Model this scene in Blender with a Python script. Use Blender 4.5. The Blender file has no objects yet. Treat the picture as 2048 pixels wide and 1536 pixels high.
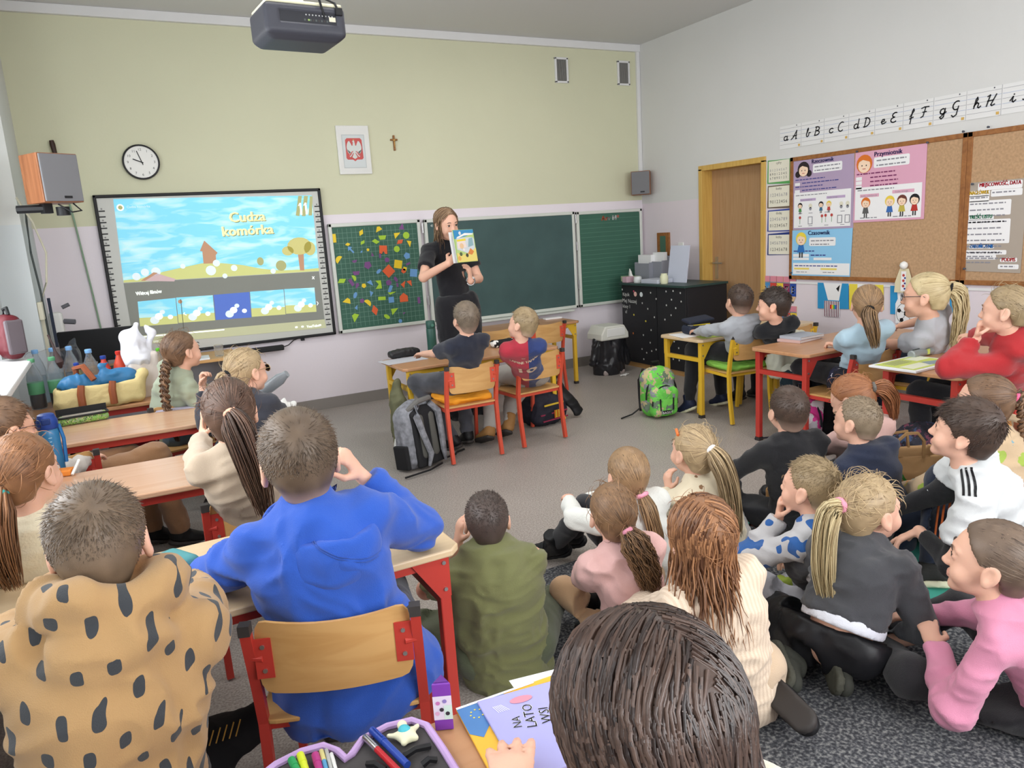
import bpy, bmesh, math, random
import numpy as np
from mathutils import Vector, Matrix
from mathutils.bvhtree import BVHTree

random.seed(7); np.random.seed(7)
C = bpy.context.scene.collection
PI = math.pi
f32 = np.float32

# ------------------------------------------------------------------ camera, world, lights, exposure
FPX = 1495.42
CAM_H = 1.5
CAM_R = np.array([[0.87770386, 0.15003745, -0.45510954],
     [-0.47506672, 0.14791455, -0.8674289],
     [-0.0628295, 0.97755309, 0.20110297]])
cam = bpy.data.cameras.new('camera')
cam.sensor_width = 36.0
cam.lens = FPX / 2048 * 36
cam.clip_start = 0.05
cam_ob = bpy.data.objects.new('camera', cam); C.objects.link(cam_ob)
M4 = Matrix([list(CAM_R[0]) + [0], list(CAM_R[1]) + [0], list(CAM_R[2]) + [CAM_H], [0, 0, 0, 1]])
cam_ob.matrix_world = M4
sc = bpy.context.scene
sc.camera = cam_ob
sc.view_settings.view_transform = 'Standard'
sc.view_settings.look = 'None'
sc.view_settings.gamma = 1.0
sc.view_settings.use_curve_mapping = False
sc.view_settings.exposure = -0.02
sc.cycles.use_denoising = True
sc.cycles.max_bounces = 8
sc.cycles.diffuse_bounces = 4
sc.cycles.glossy_bounces = 3
sc.cycles.transmission_bounces = 6
sc.cycles.transparent_max_bounces = 8
sc.cycles.sample_clamp_indirect = 6.0
world = bpy.data.worlds.new('world'); sc.world = world
world.use_nodes = True
world.node_tree.nodes['Background'].inputs['Color'].default_value = (0.86, 0.93, 1.0, 1)
world.node_tree.nodes['Background'].inputs['Strength'].default_value = 1.2

def area(name, loc, rot, sx, sy, power, col):
 l = bpy.data.lights.new(name, 'AREA'); l.shape = 'RECTANGLE'; l.size = sx; l.size_y = sy
 l.energy = power; l.color = col
 o = bpy.data.objects.new(name, l); o.location = loc; o.rotation_euler = rot; C.objects.link(o)
 return o
# daylight entering the three windows of the left wall (just outside each pane, facing in)
WIN = [(-0.75, 0.95), (1.55, 3.25), (3.85, 5.35)]
for (a, b), pw in zip(WIN, (30, 75, 50)):
 area('window_daylight', (-0.83, (a + b) / 2, 1.75), (0, -PI / 2 + 0.12, 0), 1.7, b - a, pw, (0.95, 0.98, 1.0))
# and the two windows added in the unseen back wall to light the children's backs
ADDED_BWIN = [(0.5, 2.2), (2.8, 4.5)]
for a, b in ADDED_BWIN: area('window_daylight', ((a + b) / 2, -1.83, 1.75), (PI / 2 - 0.06, 0, 0), b - a, 1.7, 120, (0.97, 0.985, 1.0))
# unseen fluorescent ceiling lamps; front row added to brighten the front of the room
LAMPS = [(0.9, -0.6, 8), (3.1, -0.6, 10), (0.9, 1.3, 8), (3.1, 1.3, 11), (0.9, 3.2, 10), (3.1, 3.2, 14), (0.9, 4.9, 4), (3.1, 4.9, 14)]
for x, y, pw in LAMPS:
 area('unseen_lamp_light', (x, y, 3.20), (0, 0, 0), 1.2, 0.26, pw, (1.0, 0.985, 0.96))

# ------------------------------------------------------------------ small helpers
def ray(px, py):
 return CAM_R @ np.array([px - 1024.0, -(py - 768.0), -FPX])
def onz(px, py, z):
 d = ray(px, py); t = (z - CAM_H) / d[2]; return np.array([0, 0, CAM_H]) + d * t
def ony(px, py, y):
 d = ray(px, py); t = y / d[1]; return np.array([0, 0, CAM_H]) + d * t
def onx(px, py, x):
 d = ray(px, py); t = x / d[0]; return np.array([0, 0, CAM_H]) + d * t

def lin(c):
 if isinstance(c, str):
  c = c.lstrip('#'); c = [int(c[i:i + 2], 16) / 255 for i in (0, 2, 4)]
 return tuple((v / 12.92 if v <= 0.04045 else ((v + 0.055) / 1.055) ** 2.4) for v in c[:3]) + (1,)

MATS = {}
def mat(name, col='#808080', rough=0.6, metal=0.0, bump=0.0, bscale=80.0, var=0.0, vscale=8.0, spec=0.35,
  trans=0.0, emit=0.0, alpha=1.0, stretch=None, sheen=0.0, ior=1.45):
 if name in MATS: return MATS[name]
 m = bpy.data.materials.new(name); MATS[name] = m; m.use_nodes = True
 nt = m.node_tree; b = nt.nodes['Principled BSDF']
 b.inputs['Base Color'].default_value = lin(col)
 b.inputs['Roughness'].default_value = rough; b.inputs['Metallic'].default_value = metal
 b.inputs['Specular IOR Level'].default_value = spec
 b.inputs['IOR'].default_value = ior
 b.inputs['Transmission Weight'].default_value = trans
 b.inputs['Alpha'].default_value = alpha
 if sheen: b.inputs['Sheen Weight'].default_value = sheen; b.inputs['Sheen Roughness'].default_value = 0.6
 if emit:
  b.inputs['Emission Color'].default_value = lin(col); b.inputs['Emission Strength'].default_value = emit
 if bump or var:
  tc = nt.nodes.new('ShaderNodeTexCoord'); mp = nt.nodes.new('ShaderNodeMapping')
  if stretch: mp.inputs['Scale'].default_value = stretch
  nt.links.new(tc.outputs['Object'], mp.inputs['Vector'])
  if bump:
   n = nt.nodes.new('ShaderNodeTexNoise'); n.inputs['Scale'].default_value = bscale; n.inputs['Detail'].default_value = 3
   nt.links.new(mp.outputs[0], n.inputs['Vector'])
   bp = nt.nodes.new('ShaderNodeBump'); bp.inputs['Strength'].default_value = min(1, bump); bp.inputs['Distance'].default_value = 0.004
   nt.links.new(n.outputs['Fac'], bp.inputs['Height']); nt.links.new(bp.outputs[0], b.inputs['Normal'])
  if var:
   n2 = nt.nodes.new('ShaderNodeTexNoise'); n2.inputs['Scale'].default_value = vscale; n2.inputs['Detail'].default_value = 4
   nt.links.new(mp.outputs[0], n2.inputs['Vector'])
   hsv = nt.nodes.new('ShaderNodeMixRGB'); hsv.blend_type = 'MULTIPLY'; hsv.inputs['Fac'].default_value = 1
   hsv.inputs['Color1'].default_value = lin(col)
   rp = nt.nodes.new('ShaderNodeMapRange'); rp.inputs['From Min'].default_value = 0.3; rp.inputs['From Max'].default_value = 0.7
   rp.inputs['To Min'].default_value = 1 - var; rp.inputs['To Max'].default_value = 1 + var
   nt.links.new(n2.outputs['Fac'], rp.inputs['Value'])
   nt.links.new(rp.outputs[0], hsv.inputs['Color2'])
   nt.links.new(hsv.outputs[0], b.inputs['Base Color'])
 return m

def nodes_of(m): return m.node_tree.nodes, m.node_tree.links, m.node_tree.nodes['Principled BSDF']

def pattern_mat(name, base, build, rough=0.85, bump=0.25, bscale=260):
 """cloth with a printed pattern; build(N, L, coord_socket) returns list of (mask_socket, colour)"""
 if name in MATS: return MATS[name]
 m = mat(name, base, rough, bump=bump, bscale=bscale, sheen=0.15)
 N, L, b = nodes_of(m)
 tc = N.new('ShaderNodeTexCoord')
 cur = None
 for mask, col in build(N, L, tc.outputs['Object']):
  mx = N.new('ShaderNodeMixRGB')
  if cur is None: mx.inputs['Color1'].default_value = lin(base)
  else: L.new(cur, mx.inputs['Color1'])
  if isinstance(col, str): mx.inputs['Color2'].default_value = lin(col)
  else: L.new(col, mx.inputs['Color2'])
  L.new(mask, mx.inputs['Fac']); cur = mx.outputs[0]
 L.new(cur, b.inputs['Base Color'])
 return m
def math_n(N, L, op, a, b_=None):
 n = N.new('ShaderNodeMath'); n.operation = op
 for i, v in enumerate((a, b_)):
  if v is None: continue
  if isinstance(v, (int, float)): n.inputs[i].default_value = v
  else: L.new(v, n.inputs[i])
 return n.outputs[0]

def put(o, parent=None):
 C.objects.link(o)
 if parent is not None: o.parent = parent
 return o
def tag(o, label, cat, group=None):
 o['label'] = label; o['category'] = cat
 if group: o['group'] = group
 return o
def struct(o): o['kind'] = 'structure'; return o
def empty(name, label, cat, loc=(0, 0, 0), yaw=0.0, group=None):
 o = bpy.data.objects.new(name, None); C.objects.link(o)
 o.location = loc; o.rotation_euler = (0, 0, yaw); o.empty_display_size = 0.05
 return tag(o, label, cat, group)

class MB:
 """collects polygons and links them as one mesh object"""
 def __init__(s): s.v = []; s.f = []; s.m = []; s.mats = []
 def mi(s, m):
  if m not in s.mats: s.mats.append(m)
  return s.mats.index(m)
 def add(s, vs, fs, m=None):
  k = len(s.v); s.v += [tuple(map(float, p)) for p in vs]
  i = 0 if m is None else s.mi(m)
  for f in fs: s.f.append([k + j for j in f]); s.m.append(i)
  return s
 def box(s, c, d, m=None, rot=None):
  x, y, z = [q / 2 for q in d]
  vs = np.array([(-x, -y, -z), (x, -y, -z), (x, y, -z), (-x, y, -z), (-x, -y, z), (x, -y, z), (x, y, z), (-x, y, z)])
  if rot is not None: vs = vs @ np.array(rot).T
  vs = vs + np.array(c)
  return s.add(vs, [(3, 2, 1, 0), (4, 5, 6, 7), (0, 1, 5, 4), (1, 2, 6, 5), (2, 3, 7, 6), (3, 0, 4, 7)], m)
 def tube(s, pts, r, m=None, n=8, cap=True, square=False, up=None):
  pts = [np.array(p, float) for p in pts]; rs = r if hasattr(r, '__len__') else [r] * len(pts)
  vs = []; fs = []
  ref = np.array(up if up is not None else (0, 0, 1.0))
  for i, p in enumerate(pts):
   t = (pts[min(i + 1, len(pts) - 1)] - pts[max(i - 1, 0)]); t = t / (np.linalg.norm(t) + 1e-9)
   rr = ref if abs(t @ ref) < 0.95 else np.array((1.0, 0.03, 0))
   a = np.cross(rr, t); a /= np.linalg.norm(a); b = np.cross(t, a)
   for k in range(n):
    an = 2 * PI * (k + 0.5) / n
    q = (1.35 if square else 1.0) * rs[i]
    vs.append(p + q * (math.cos(an) * a + math.sin(an) * b))
  for i in range(len(pts) - 1):
   for k in range(n):
    fs.append((i * n + k, i * n + (k + 1) % n, (i + 1) * n + (k + 1) % n, (i + 1) * n + k))
  if cap:
   fs.append(tuple(reversed(range(n)))); fs.append(tuple((len(pts) - 1) * n + k for k in range(n)))
  return s.add(vs, fs, m)
 def lathe(s, prof, c, m=None, n=20, axis=None):
  vs = []; fs = []
  for r, z in prof:
   for k in range(n):
    a = 2 * PI * k / n; vs.append((r * math.cos(a), r * math.sin(a), z))
  for i in range(len(prof) - 1):
   for k in range(n): fs.append((i * n + k, i * n + (k + 1) % n, (i + 1) * n + (k + 1) % n, (i + 1) * n + k))
  fs.append(tuple(reversed(range(n)))); fs.append(tuple((len(prof) - 1) * n + k for k in range(n)))
  vs = np.array(vs)
  if axis is not None: vs = vs @ np.array(axis).T
  return s.add(vs + np.array(c), fs, m)
 def prism(s, outline, fn, t, m=None):
  """outline: 2-D points (counter-clockwise), fn(u, v, w) -> 3-D; extruded w = 0..t"""
  n = len(outline)
  vs = [fn(u, v, 0) for u, v in outline] + [fn(u, v, t) for u, v in outline]
  fs = [tuple(reversed(range(n))), tuple(range(n, 2 * n))] + [(i, (i + 1) % n, n + (i + 1) % n, n + i) for i in range(n)]
  return s.add(vs, fs, m)
 def build(s, name, m=None, parent=None, smooth=False, bevel=0.0, segs=2, angle=0.7):
  me = bpy.data.meshes.new(name); me.from_pydata(s.v, [], s.f)
  for q in (s.mats or ([m] if m else [])): me.materials.append(q)
  if s.mats and len(s.mats) > 1: me.polygons.foreach_set('material_index', s.m)
  if smooth:
   me.shade_smooth()
   try: me.set_sharp_from_angle(angle=angle)
   except Exception: pass
  me.update()
  o = bpy.data.objects.new(name, me); put(o, parent)
  if bevel:
   b = o.modifiers.new('bevel', 'BEVEL'); b.width = bevel; b.segments = segs; b.limit_method = 'ANGLE'; b.angle_limit = 0.6
  return o

def rrect(x0, y0, x1, y1, r, n=5):
 out = []
 for cx, cy, a in ((x1 - r, y1 - r, 0), (x0 + r, y1 - r, PI / 2), (x0 + r, y0 + r, PI), (x1 - r, y0 + r, 1.5 * PI)):
  for k in range(n + 1): out.append((cx + r * math.cos(a + PI / 2 * k / n), cy + r * math.sin(a + PI / 2 * k / n)))
 return out
def ngon(cx, cy, r, n, a0=0.0, ry=None):
 return [(cx + r * math.cos(a0 + 2 * PI * k / n), cy + (ry or r) * math.sin(a0 + 2 * PI * k / n)) for k in range(n)]

_txt = {}
def text_polys(s, size, bold=False):
 """flat lettering as polygons, origin left baseline"""
 key = s
 if key not in _txt:
  cu = bpy.data.curves.new('t', 'FONT'); cu.body = s; cu.size = 1.0; cu.resolution_u = 2; cu.fill_mode = 'FRONT'
  o = bpy.data.objects.new('t', cu)
  me = o.to_mesh()
  vs = np.array([v.co[:] for v in me.vertices]) if len(me.vertices) else np.zeros((0, 3)); fs = [tuple(p.vertices) for p in me.polygons]
  o.to_mesh_clear(); bpy.data.objects.remove(o); bpy.data.curves.remove(cu)
  _txt[key] = (vs, fs)
 vs, fs = _txt[key]
 return vs * size, fs

class Canvas(MB):
 """flat print on a surface: origin, u axis, v axis and outward normal in world space; each layer lifts 0.4 mm"""
 def __init__(s, o, u, v, nrm, lift=0.0012):
  super().__init__(); s.o = np.array(o, float); s.u = np.array(u, float); s.w = np.array(v, float); s.n = np.array(nrm, float); s.l = lift
 def P(s, x, y, k=0): return s.o + s.u * x + s.w * y + s.n * (s.l + 0.0004 * k)
 def poly(s, pts, m, k=0): s.add([s.P(x, y, k) for x, y in pts], [tuple(range(len(pts)))], m); return s
 def rect(s, x0, y0, x1, y1, m, k=0): return s.poly([(x0, y0), (x1, y0), (x1, y1), (x0, y1)], m, k)
 def rr(s, x0, y0, x1, y1, r, m, k=0): return s.poly(rrect(x0, y0, x1, y1, r, 3), m, k)
 def circ(s, x, y, r, m, k=0, ry=None, n=16): return s.poly(ngon(x, y, r, n, 0, ry), m, k)
 def line(s, pts, w, m, k=0):
  pts = [np.array(p, float) for p in pts]
  for a, b in zip(pts[:-1], pts[1:]):
   d = b - a; L = np.linalg.norm(d)
   if L < 1e-6: continue
   d = d / L; q = np.array((-d[1], d[0])) * w / 2; e = d * w * 0.35
   s.poly([a - e - q, b + e - q, b + e + q, a - e + q], m, k)
  return s
 def text(s, t, x, y, size, m, k=0, center=False, width=None, rot=0.0, bold=0.0):
  vs, fs = text_polys(t, size)
  if not len(vs): return s
  w0 = vs[:, 0].max()
  sx = (width / w0) if width else 1.0
  X = vs[:, 0] * sx - (w0 * sx / 2 if center else 0); Y = vs[:, 1]
  c, q = math.cos(rot), math.sin(rot)
  for db in ((0,) if not bold else (-bold, 0, bold)):
   s.add([s.P(x + db + a * c - b * q, y + a * q + b * c, k) for a, b in zip(X, Y)], fs, m)
  return s
# ------------------------------------------------------------------ sculpting: distance fields turned into one smooth mesh
def smin(a, b, k):
 h = np.maximum(k - np.abs(a - b), 0) / k
 return np.minimum(a, b) - h * h * k * 0.25
def unit(v): v = np.array(v, float); return v / (np.linalg.norm(v) + 1e-12)

class Field:
 def __init__(s, lo, hi, res):
  s.res = res; s.lo = np.array(lo, float) - 3 * res
  s.n = np.maximum(4, np.ceil((np.array(hi, float) + 3 * res - s.lo) / res).astype(int) + 1)
  s.a = np.full(tuple(s.n), 1.0, f32)
  s.ax = [(s.lo[i] + res * np.arange(s.n[i])).astype(f32) for i in range(3)]
 def win(s, lo, hi):
  i0 = np.clip(np.floor((np.array(lo) - s.lo) / s.res).astype(int), 0, s.n - 1)
  i1 = np.clip(np.ceil((np.array(hi) - s.lo) / s.res).astype(int) + 1, 1, s.n)
  if np.any(i1 <= i0): return None
  sl = tuple(slice(a, b) for a, b in zip(i0, i1))
  X = s.ax[0][sl[0]][:, None, None]; Y = s.ax[1][sl[1]][None, :, None]; Z = s.ax[2][sl[2]][None, None, :]
  return sl, X, Y, Z
 def put(s, sl, d, k, op):
  d = d.astype(f32)
  if op == 'u': s.a[sl] = smin(s.a[sl], d, k) if k else np.minimum(s.a[sl], d)
  elif op == 's': s.a[sl] = -smin(-s.a[sl], d, k) if k else np.maximum(s.a[sl], -d)
  elif op == 'i': s.a[sl] = np.maximum(s.a[sl], d)
 def cone(s, a, b, ra, rb, k=0.015, op='u', flat=None):
  """tapered rod; flat = (axis, factor) squashes it along an axis"""
  a = np.array(a, float); b = np.array(b, float); m = max(ra, rb) + k + 2.5 * s.res
  w = s.win(np.minimum(a, b) - m, np.maximum(a, b) + m)
  if w is None: return s
  sl, X, Y, Z = w
  px, py, pz = X - a[0], Y - a[1], Z - a[2]
  ba = b - a
  if flat is not None:
   ax = unit(flat[0]); g = 1.0 / flat[1] - 1.0
   t = (px * ax[0] + py * ax[1] + pz * ax[2]) * g
   px = px + t * ax[0]; py = py + t * ax[1]; pz = pz + t * ax[2]
   tb = (ba @ ax) * g; ba = ba + tb * ax
  L2 = float(ba @ ba) + 1e-12
  h = np.clip((px * ba[0] + py * ba[1] + pz * ba[2]) / L2, 0, 1)
  d = np.sqrt((px - h * ba[0]) ** 2 + (py - h * ba[1]) ** 2 + (pz - h * ba[2]) ** 2) - (ra + (rb - ra) * h)
  s.put(sl, d, k, op); return s
 def ell(s, c, r, k=0.01, op='u', R=None):
  c = np.array(c, float); r = np.array(r, float); m = r.max() + k + 2.5 * s.res
  w = s.win(c - m, c + m)
  if w is None: return s
  sl, X, Y, Z = w
  p = [X - c[0], Y - c[1], Z - c[2]]
  if R is not None: p = [R[0][i] * p[0] + R[1][i] * p[1] + R[2][i] * p[2] for i in range(3)]
  k0 = np.sqrt((p[0] / r[0]) ** 2 + (p[1] / r[1]) ** 2 + (p[2] / r[2]) ** 2)
  k1 = np.sqrt((p[0] / r[0] ** 2) ** 2 + (p[1] / r[1] ** 2) ** 2 + (p[2] / r[2] ** 2) ** 2) + 1e-6
  s.put(sl, k0 * (k0 - 1) / k1, k, op); return s
 def box(s, c, hd, rad=0.01, k=0.005, op='u', R=None):
  c = np.array(c, float); hd = np.array(hd, float); m = np.linalg.norm(hd) + k + 2.5 * s.res
  w = s.win(c - m, c + m)
  if w is None: return s
  sl, X, Y, Z = w
  p = [X - c[0], Y - c[1], Z - c[2]]
  if R is not None: p = [R[0][i] * p[0] + R[1][i] * p[1] + R[2][i] * p[2] for i in range(3)]
  q = [np.abs(p[i]) - (hd[i] - rad) for i in range(3)]
  d = np.sqrt(np.maximum(q[0], 0) ** 2 + np.maximum(q[1], 0) ** 2 + np.maximum(q[2], 0) ** 2) + np.minimum(np.maximum(q[0], np.maximum(q[1], q[2])), 0) - rad
  s.put(sl, d, k, op); return s
 def cut(s, p, n, r=None, k=0.0):
  """remove what lies beyond the plane (p, n), inside radius r of p"""
  p = np.array(p, float); n = unit(n)
  w = s.win(p - r, p + r) if r else s.win(s.lo, s.lo + s.res * s.n)
  if w is None: return s
  sl, X, Y, Z = w
  d = (X - p[0]) * n[0] + (Y - p[1]) * n[1] + (Z - p[2]) * n[2]
  if r:
   rr = np.sqrt((X - p[0]) ** 2 + (Y - p[1]) ** 2 + (Z - p[2]) ** 2)
   d = np.where(rr < r, d, -1.0)
  s.a[sl] = np.maximum(s.a[sl], d.astype(f32)); return s
 def mesh(s):
  a = s.a
  for i in range(3):
   a[tuple([slice(None)] * i + [0])] = np.maximum(a[tuple([slice(None)] * i + [0])], 0.5 * s.res)
   a[tuple([slice(None)] * i + [-1])] = np.maximum(a[tuple([slice(None)] * i + [-1])], 0.5 * s.res)
  ins = a < 0
  # cells whose 8 corners differ
  c = ins[:-1, :-1, :-1].astype(np.int8)
  tot = np.zeros(c.shape, np.int8)
  for dx in (0, 1):
   for dy in (0, 1):
    for dz in (0, 1):
     tot += ins[dx:dx + c.shape[0], dy:dy + c.shape[1], dz:dz + c.shape[2]]
  act = np.argwhere((tot > 0) & (tot < 8))
  if not len(act): return np.zeros((0, 3)), np.zeros((0, 4), int)
  idx = np.full(c.shape, -1, np.int32); idx[act[:, 0], act[:, 1], act[:, 2]] = np.arange(len(act))
  pos = np.zeros((len(act), 3)); cnt = np.zeros(len(act))
  corner = {}
  for dx in (0, 1):
   for dy in (0, 1):
    for dz in (0, 1): corner[dx, dy, dz] = a[act[:, 0] + dx, act[:, 1] + dy, act[:, 2] + dz].astype(float)
  for ax in range(3):
   o1, o2 = [i for i in range(3) if i != ax]
   for u in (0, 1):
    for v in (0, 1):
     k0 = [0, 0, 0]; k0[o1] = u; k0[o2] = v; k1 = list(k0); k1[ax] = 1
     va, vb = corner[tuple(k0)], corner[tuple(k1)]
     m = (va < 0) != (vb < 0); t = va[m] / (va[m] - vb[m])
     p = np.tile(np.array(k0, float), (m.sum(), 1)); p[:, ax] = t
     pos[m] += p; cnt[m] += 1
  pos = (pos / cnt[:, None] + act) * s.res + s.lo
  faces = []
  for ax in range(3):
   o1, o2 = [(1, 2), (2, 0), (0, 1)][ax]
   sl0 = [slice(None)] * 3; sl1 = [slice(None)] * 3; sl0[ax] = slice(0, -1); sl1[ax] = slice(1, None)
   A = ins[tuple(sl0)]; B = ins[tuple(sl1)]
   for flip, mm in ((False, A & ~B), (True, ~A & B)):
    e = np.argwhere(mm)
    e = e[(e[:, o1] > 0) & (e[:, o2] > 0) & (e[:, o1] < s.n[o1] - 1) & (e[:, o2] < s.n[o2] - 1)]
    if not len(e): continue
    def g(d1, d2):
     q = e.copy(); q[:, o1] -= d1; q[:, o2] -= d2
     return idx[q[:, 0], q[:, 1], q[:, 2]]
    q = np.stack([g(1, 1), g(0, 1), g(0, 0), g(1, 0)], 1)
    if flip: q = q[:, ::-1]
    faces.append(q)
  F_ = np.concatenate(faces)
  return pos, F_[(F_ >= 0).all(1)]

def hash3(ix, iy, iz, seed):
 h = (ix * 374761393 + iy * 668265263 + iz * 2147483647 + seed * 1274126177) & 0xFFFFFFFF
 h = ((h ^ (h >> 13)) * 1274126177) & 0xFFFFFFFF
 return ((h ^ (h >> 16)) & 0xFFFF) / 32768.0 - 1.0
def vnoise(p, seed=0):
 p = np.asarray(p, float); i = np.floor(p).astype(np.int64); f = p - i; f = f * f * (3 - 2 * f)
 r = 0
 for dx in (0, 1):
  for dy in (0, 1):
   for dz in (0, 1):
    w = (f[:, 0] if dx else 1 - f[:, 0]) * (f[:, 1] if dy else 1 - f[:, 1]) * (f[:, 2] if dz else 1 - f[:, 2])
    r = r + w * hash3(i[:, 0] + dx, i[:, 1] + dy, i[:, 2] + dz, seed)
 return r
def vnormals(v, f):
 n = np.cross(v[f[:, 2]] - v[f[:, 0]], v[f[:, 3 if f.shape[1] > 3 else 2]] - v[f[:, 1]])
 out = np.zeros_like(v)
 for k in range(f.shape[1]): np.add.at(out, f[:, k], n)
 return out / (np.linalg.norm(out, axis=1, keepdims=True) + 1e-12)
def wrinkle(v, f, amp, freq=(7, 7, 14), seed=0):
 """cloth folds: ridged noise pushed along the normals"""
 if amp <= 0: return v
 n = vnormals(v, f)
 w = v * np.array(freq) + 0.9 * np.stack([vnoise(v * 5, seed + 1), vnoise(v * 5 + 9, seed + 2), vnoise(v * 5 + 17, seed + 3)], 1)
 r = 1 - 2 * np.abs(vnoise(w, seed)) + 0.5 * (1 - 2 * np.abs(vnoise(w * 2.1 + 5, seed + 5)))
 return v + n * (amp * (r - 0.6))[:, None]
def relax(v, f, it=1, lam=0.5):
 for _ in range(it):
  s = np.zeros_like(v); c = np.zeros(len(v))
  for k in range(f.shape[1]):
   a = f[:, k]; b = f[:, (k + 1) % f.shape[1]]
   np.add.at(s, a, v[b]); np.add.at(c, a, 1)
  v = v + lam * (s / np.maximum(c, 1)[:, None] - v)
 return v

def mesh_obj(name, v, f, mats, parent=None, smooth=True, mi=None, attrs=None):
 me = bpy.data.meshes.new(name)
 v = np.asarray(v, f32); f = np.asarray(f, np.int32); k = f.shape[1]
 me.vertices.add(len(v)); me.vertices.foreach_set('co', v.ravel())
 me.loops.add(f.size); me.loops.foreach_set('vertex_index', f.ravel())
 me.polygons.add(len(f)); me.polygons.foreach_set('loop_start', np.arange(0, f.size, k, dtype=np.int32))
 me.polygons.foreach_set('loop_total', np.full(len(f), k, np.int32))
 for m in (mats if isinstance(mats, (list, tuple)) else [mats]): me.materials.append(m)
 if mi is not None: me.polygons.foreach_set('material_index', np.asarray(mi, np.int32))
 me.update(calc_edges=True)
 if smooth: me.shade_smooth()
 if attrs:
  for an, val in attrs.items():
   at = me.attributes.new(an, 'FLOAT', 'POINT'); at.data.foreach_set('value', np.asarray(val, f32))
 o = bpy.data.objects.new(name, me); put(o, parent)
 return o
def sculpt(name, fld, m, parent=None, amp=0.0, freq=(7, 7, 14), seed=0, smooth_it=0):
 v, f = fld.mesh()
 if smooth_it: v = relax(v, f, smooth_it)
 v = wrinkle(v, f, amp, freq, seed)
 return mesh_obj(name, v, f, m, parent)

def strands(paths, r0, n=3, tones=None, taper=True, tip=0.12):
 """paths (N, M, 3) -> verts, quads, tone; r0 scalar or (N,)"""
 N_, M_, _ = paths.shape
 t = np.gradient(paths, axis=1); t /= np.linalg.norm(t, axis=2, keepdims=True) + 1e-9
 ref = np.tile(np.array([0.31, 0.87, 0.38]), (N_, M_, 1))
 a = np.cross(ref, t); a /= np.linalg.norm(a, axis=2, keepdims=True) + 1e-9
 b = np.cross(t, a)
 r = np.broadcast_to(np.asarray(r0, float).reshape(-1, 1), (N_, M_)).copy()
 u = np.linspace(0, 1, M_)
 r *= ((1 - (1 - tip) * u ** 2.2) if taper else np.ones(M_))[None]
 vs = []
 for k in range(n):
  an = 2 * PI * k / n
  vs.append(paths + r[..., None] * (math.cos(an) * a + math.sin(an) * b))
 V = np.stack(vs, 2).reshape(-1, 3)
 base = (np.arange(N_)[:, None, None] * M_ + np.arange(M_ - 1)[None, :, None]) * n
 k = np.arange(n)[None, None, :]; k2 = (k + 1) % n
 F_ = np.stack([base + k, base + k2, base + n + k2, base + n + k], -1).reshape(-1, 4)
 T = np.repeat(np.asarray(tones if tones is not None else np.random.rand(N_)), M_ * n)
 return V, F_, T
# ------------------------------------------------------------------ the room
FY = 6.76; RX = 5.306; LX = -0.62; BY = -1.6; CZ = 3.325
def two_tone(name, top, bottom, zc, bump=0.12):
 m = mat(name, top, 0.85, bump=bump, bscale=60, spec=0.2)
 N, L, b = nodes_of(m)
 g = N.new('ShaderNodeNewGeometry'); sp = N.new('ShaderNodeSeparateXYZ'); L.new(g.outputs['Position'], sp.inputs[0])
 st = math_n(N, L, 'GREATER_THAN', sp.outputs['Z'], zc)
 mx = N.new('ShaderNodeMixRGB'); mx.inputs['Color1'].default_value = lin(bottom); mx.inputs['Color2'].default_value = lin(top)
 L.new(st, mx.inputs['Fac'])
 nz = N.new('ShaderNodeTexNoise'); nz.inputs['Scale'].default_value = 1.3; nz.inputs['Detail'].default_value = 5
 tc = N.new('ShaderNodeTexCoord'); L.new(tc.outputs['Object'], nz.inputs['Vector'])
 rp = N.new('ShaderNodeMapRange'); rp.inputs['To Min'].default_value = 0.95; rp.inputs['To Max'].default_value = 1.04
 L.new(nz.outputs['Fac'], rp.inputs['Value'])
 ml = N.new('ShaderNodeMixRGB'); ml.blend_type = 'MULTIPLY'; ml.inputs['Fac'].default_value = 1
 L.new(mx.outputs[0], ml.inputs['Color1']); L.new(rp.outputs[0], ml.inputs['Color2']); L.new(ml.outputs[0], b.inputs['Base Color'])
 return m
M_front = two_tone('wall_green_lilac', '#d2d2b6', '#e8e0e6', 1.735)
M_right = two_tone('wall_white_lilac', '#d2d2d0', '#dcd2d8', 1.69)
M_left = two_tone('wall_left_paint', '#d4d6d2', '#cdd3d4', 1.735)
M_ceil = mat('ceiling_paint', '#d0d0cf', 0.9, bump=0.1, bscale=40)
M_trim = mat('white_trim', '#dedede', 0.5)
M_white = mat('white_plastic', '#e6e6e2', 0.45)
M_black = mat('black_plastic', '#1b1b1d', 0.45)

# speckled vinyl floor
M_floor = mat('vinyl_floor', '#8d857e', 0.42, bump=0.02, bscale=300, spec=0.4)
N, L, b = nodes_of(M_floor)
tc = N.new('ShaderNodeTexCoord')
n1 = N.new('ShaderNodeTexNoise'); n1.inputs['Scale'].default_value = 130; n1.inputs['Detail'].default_value = 2
n2 = N.new('ShaderNodeTexNoise'); n2.inputs['Scale'].default_value = 2.2; n2.inputs['Detail'].default_value = 5
L.new(tc.outputs['Object'], n1.inputs['Vector']); L.new(tc.outputs['Object'], n2.inputs['Vector'])
cr = N.new('ShaderNodeValToRGB'); cr.color_ramp.elements[0].position = 0.36; cr.color_ramp.elements[0].color = lin('#8f8781')
cr.color_ramp.elements[1].position = 0.64; cr.color_ramp.elements[1].color = lin('#b5aea7')
e = cr.color_ramp.elements.new(0.5); e.color = lin('#a39b94')
L.new(n1.outputs['Fac'], cr.inputs['Fac'])
rp = N.new('ShaderNodeMapRange'); rp.inputs['To Min'].default_value = 0.84; rp.inputs['To Max'].default_value = 1.12; L.new(n2.outputs['Fac'], rp.inputs['Value'])
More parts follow.
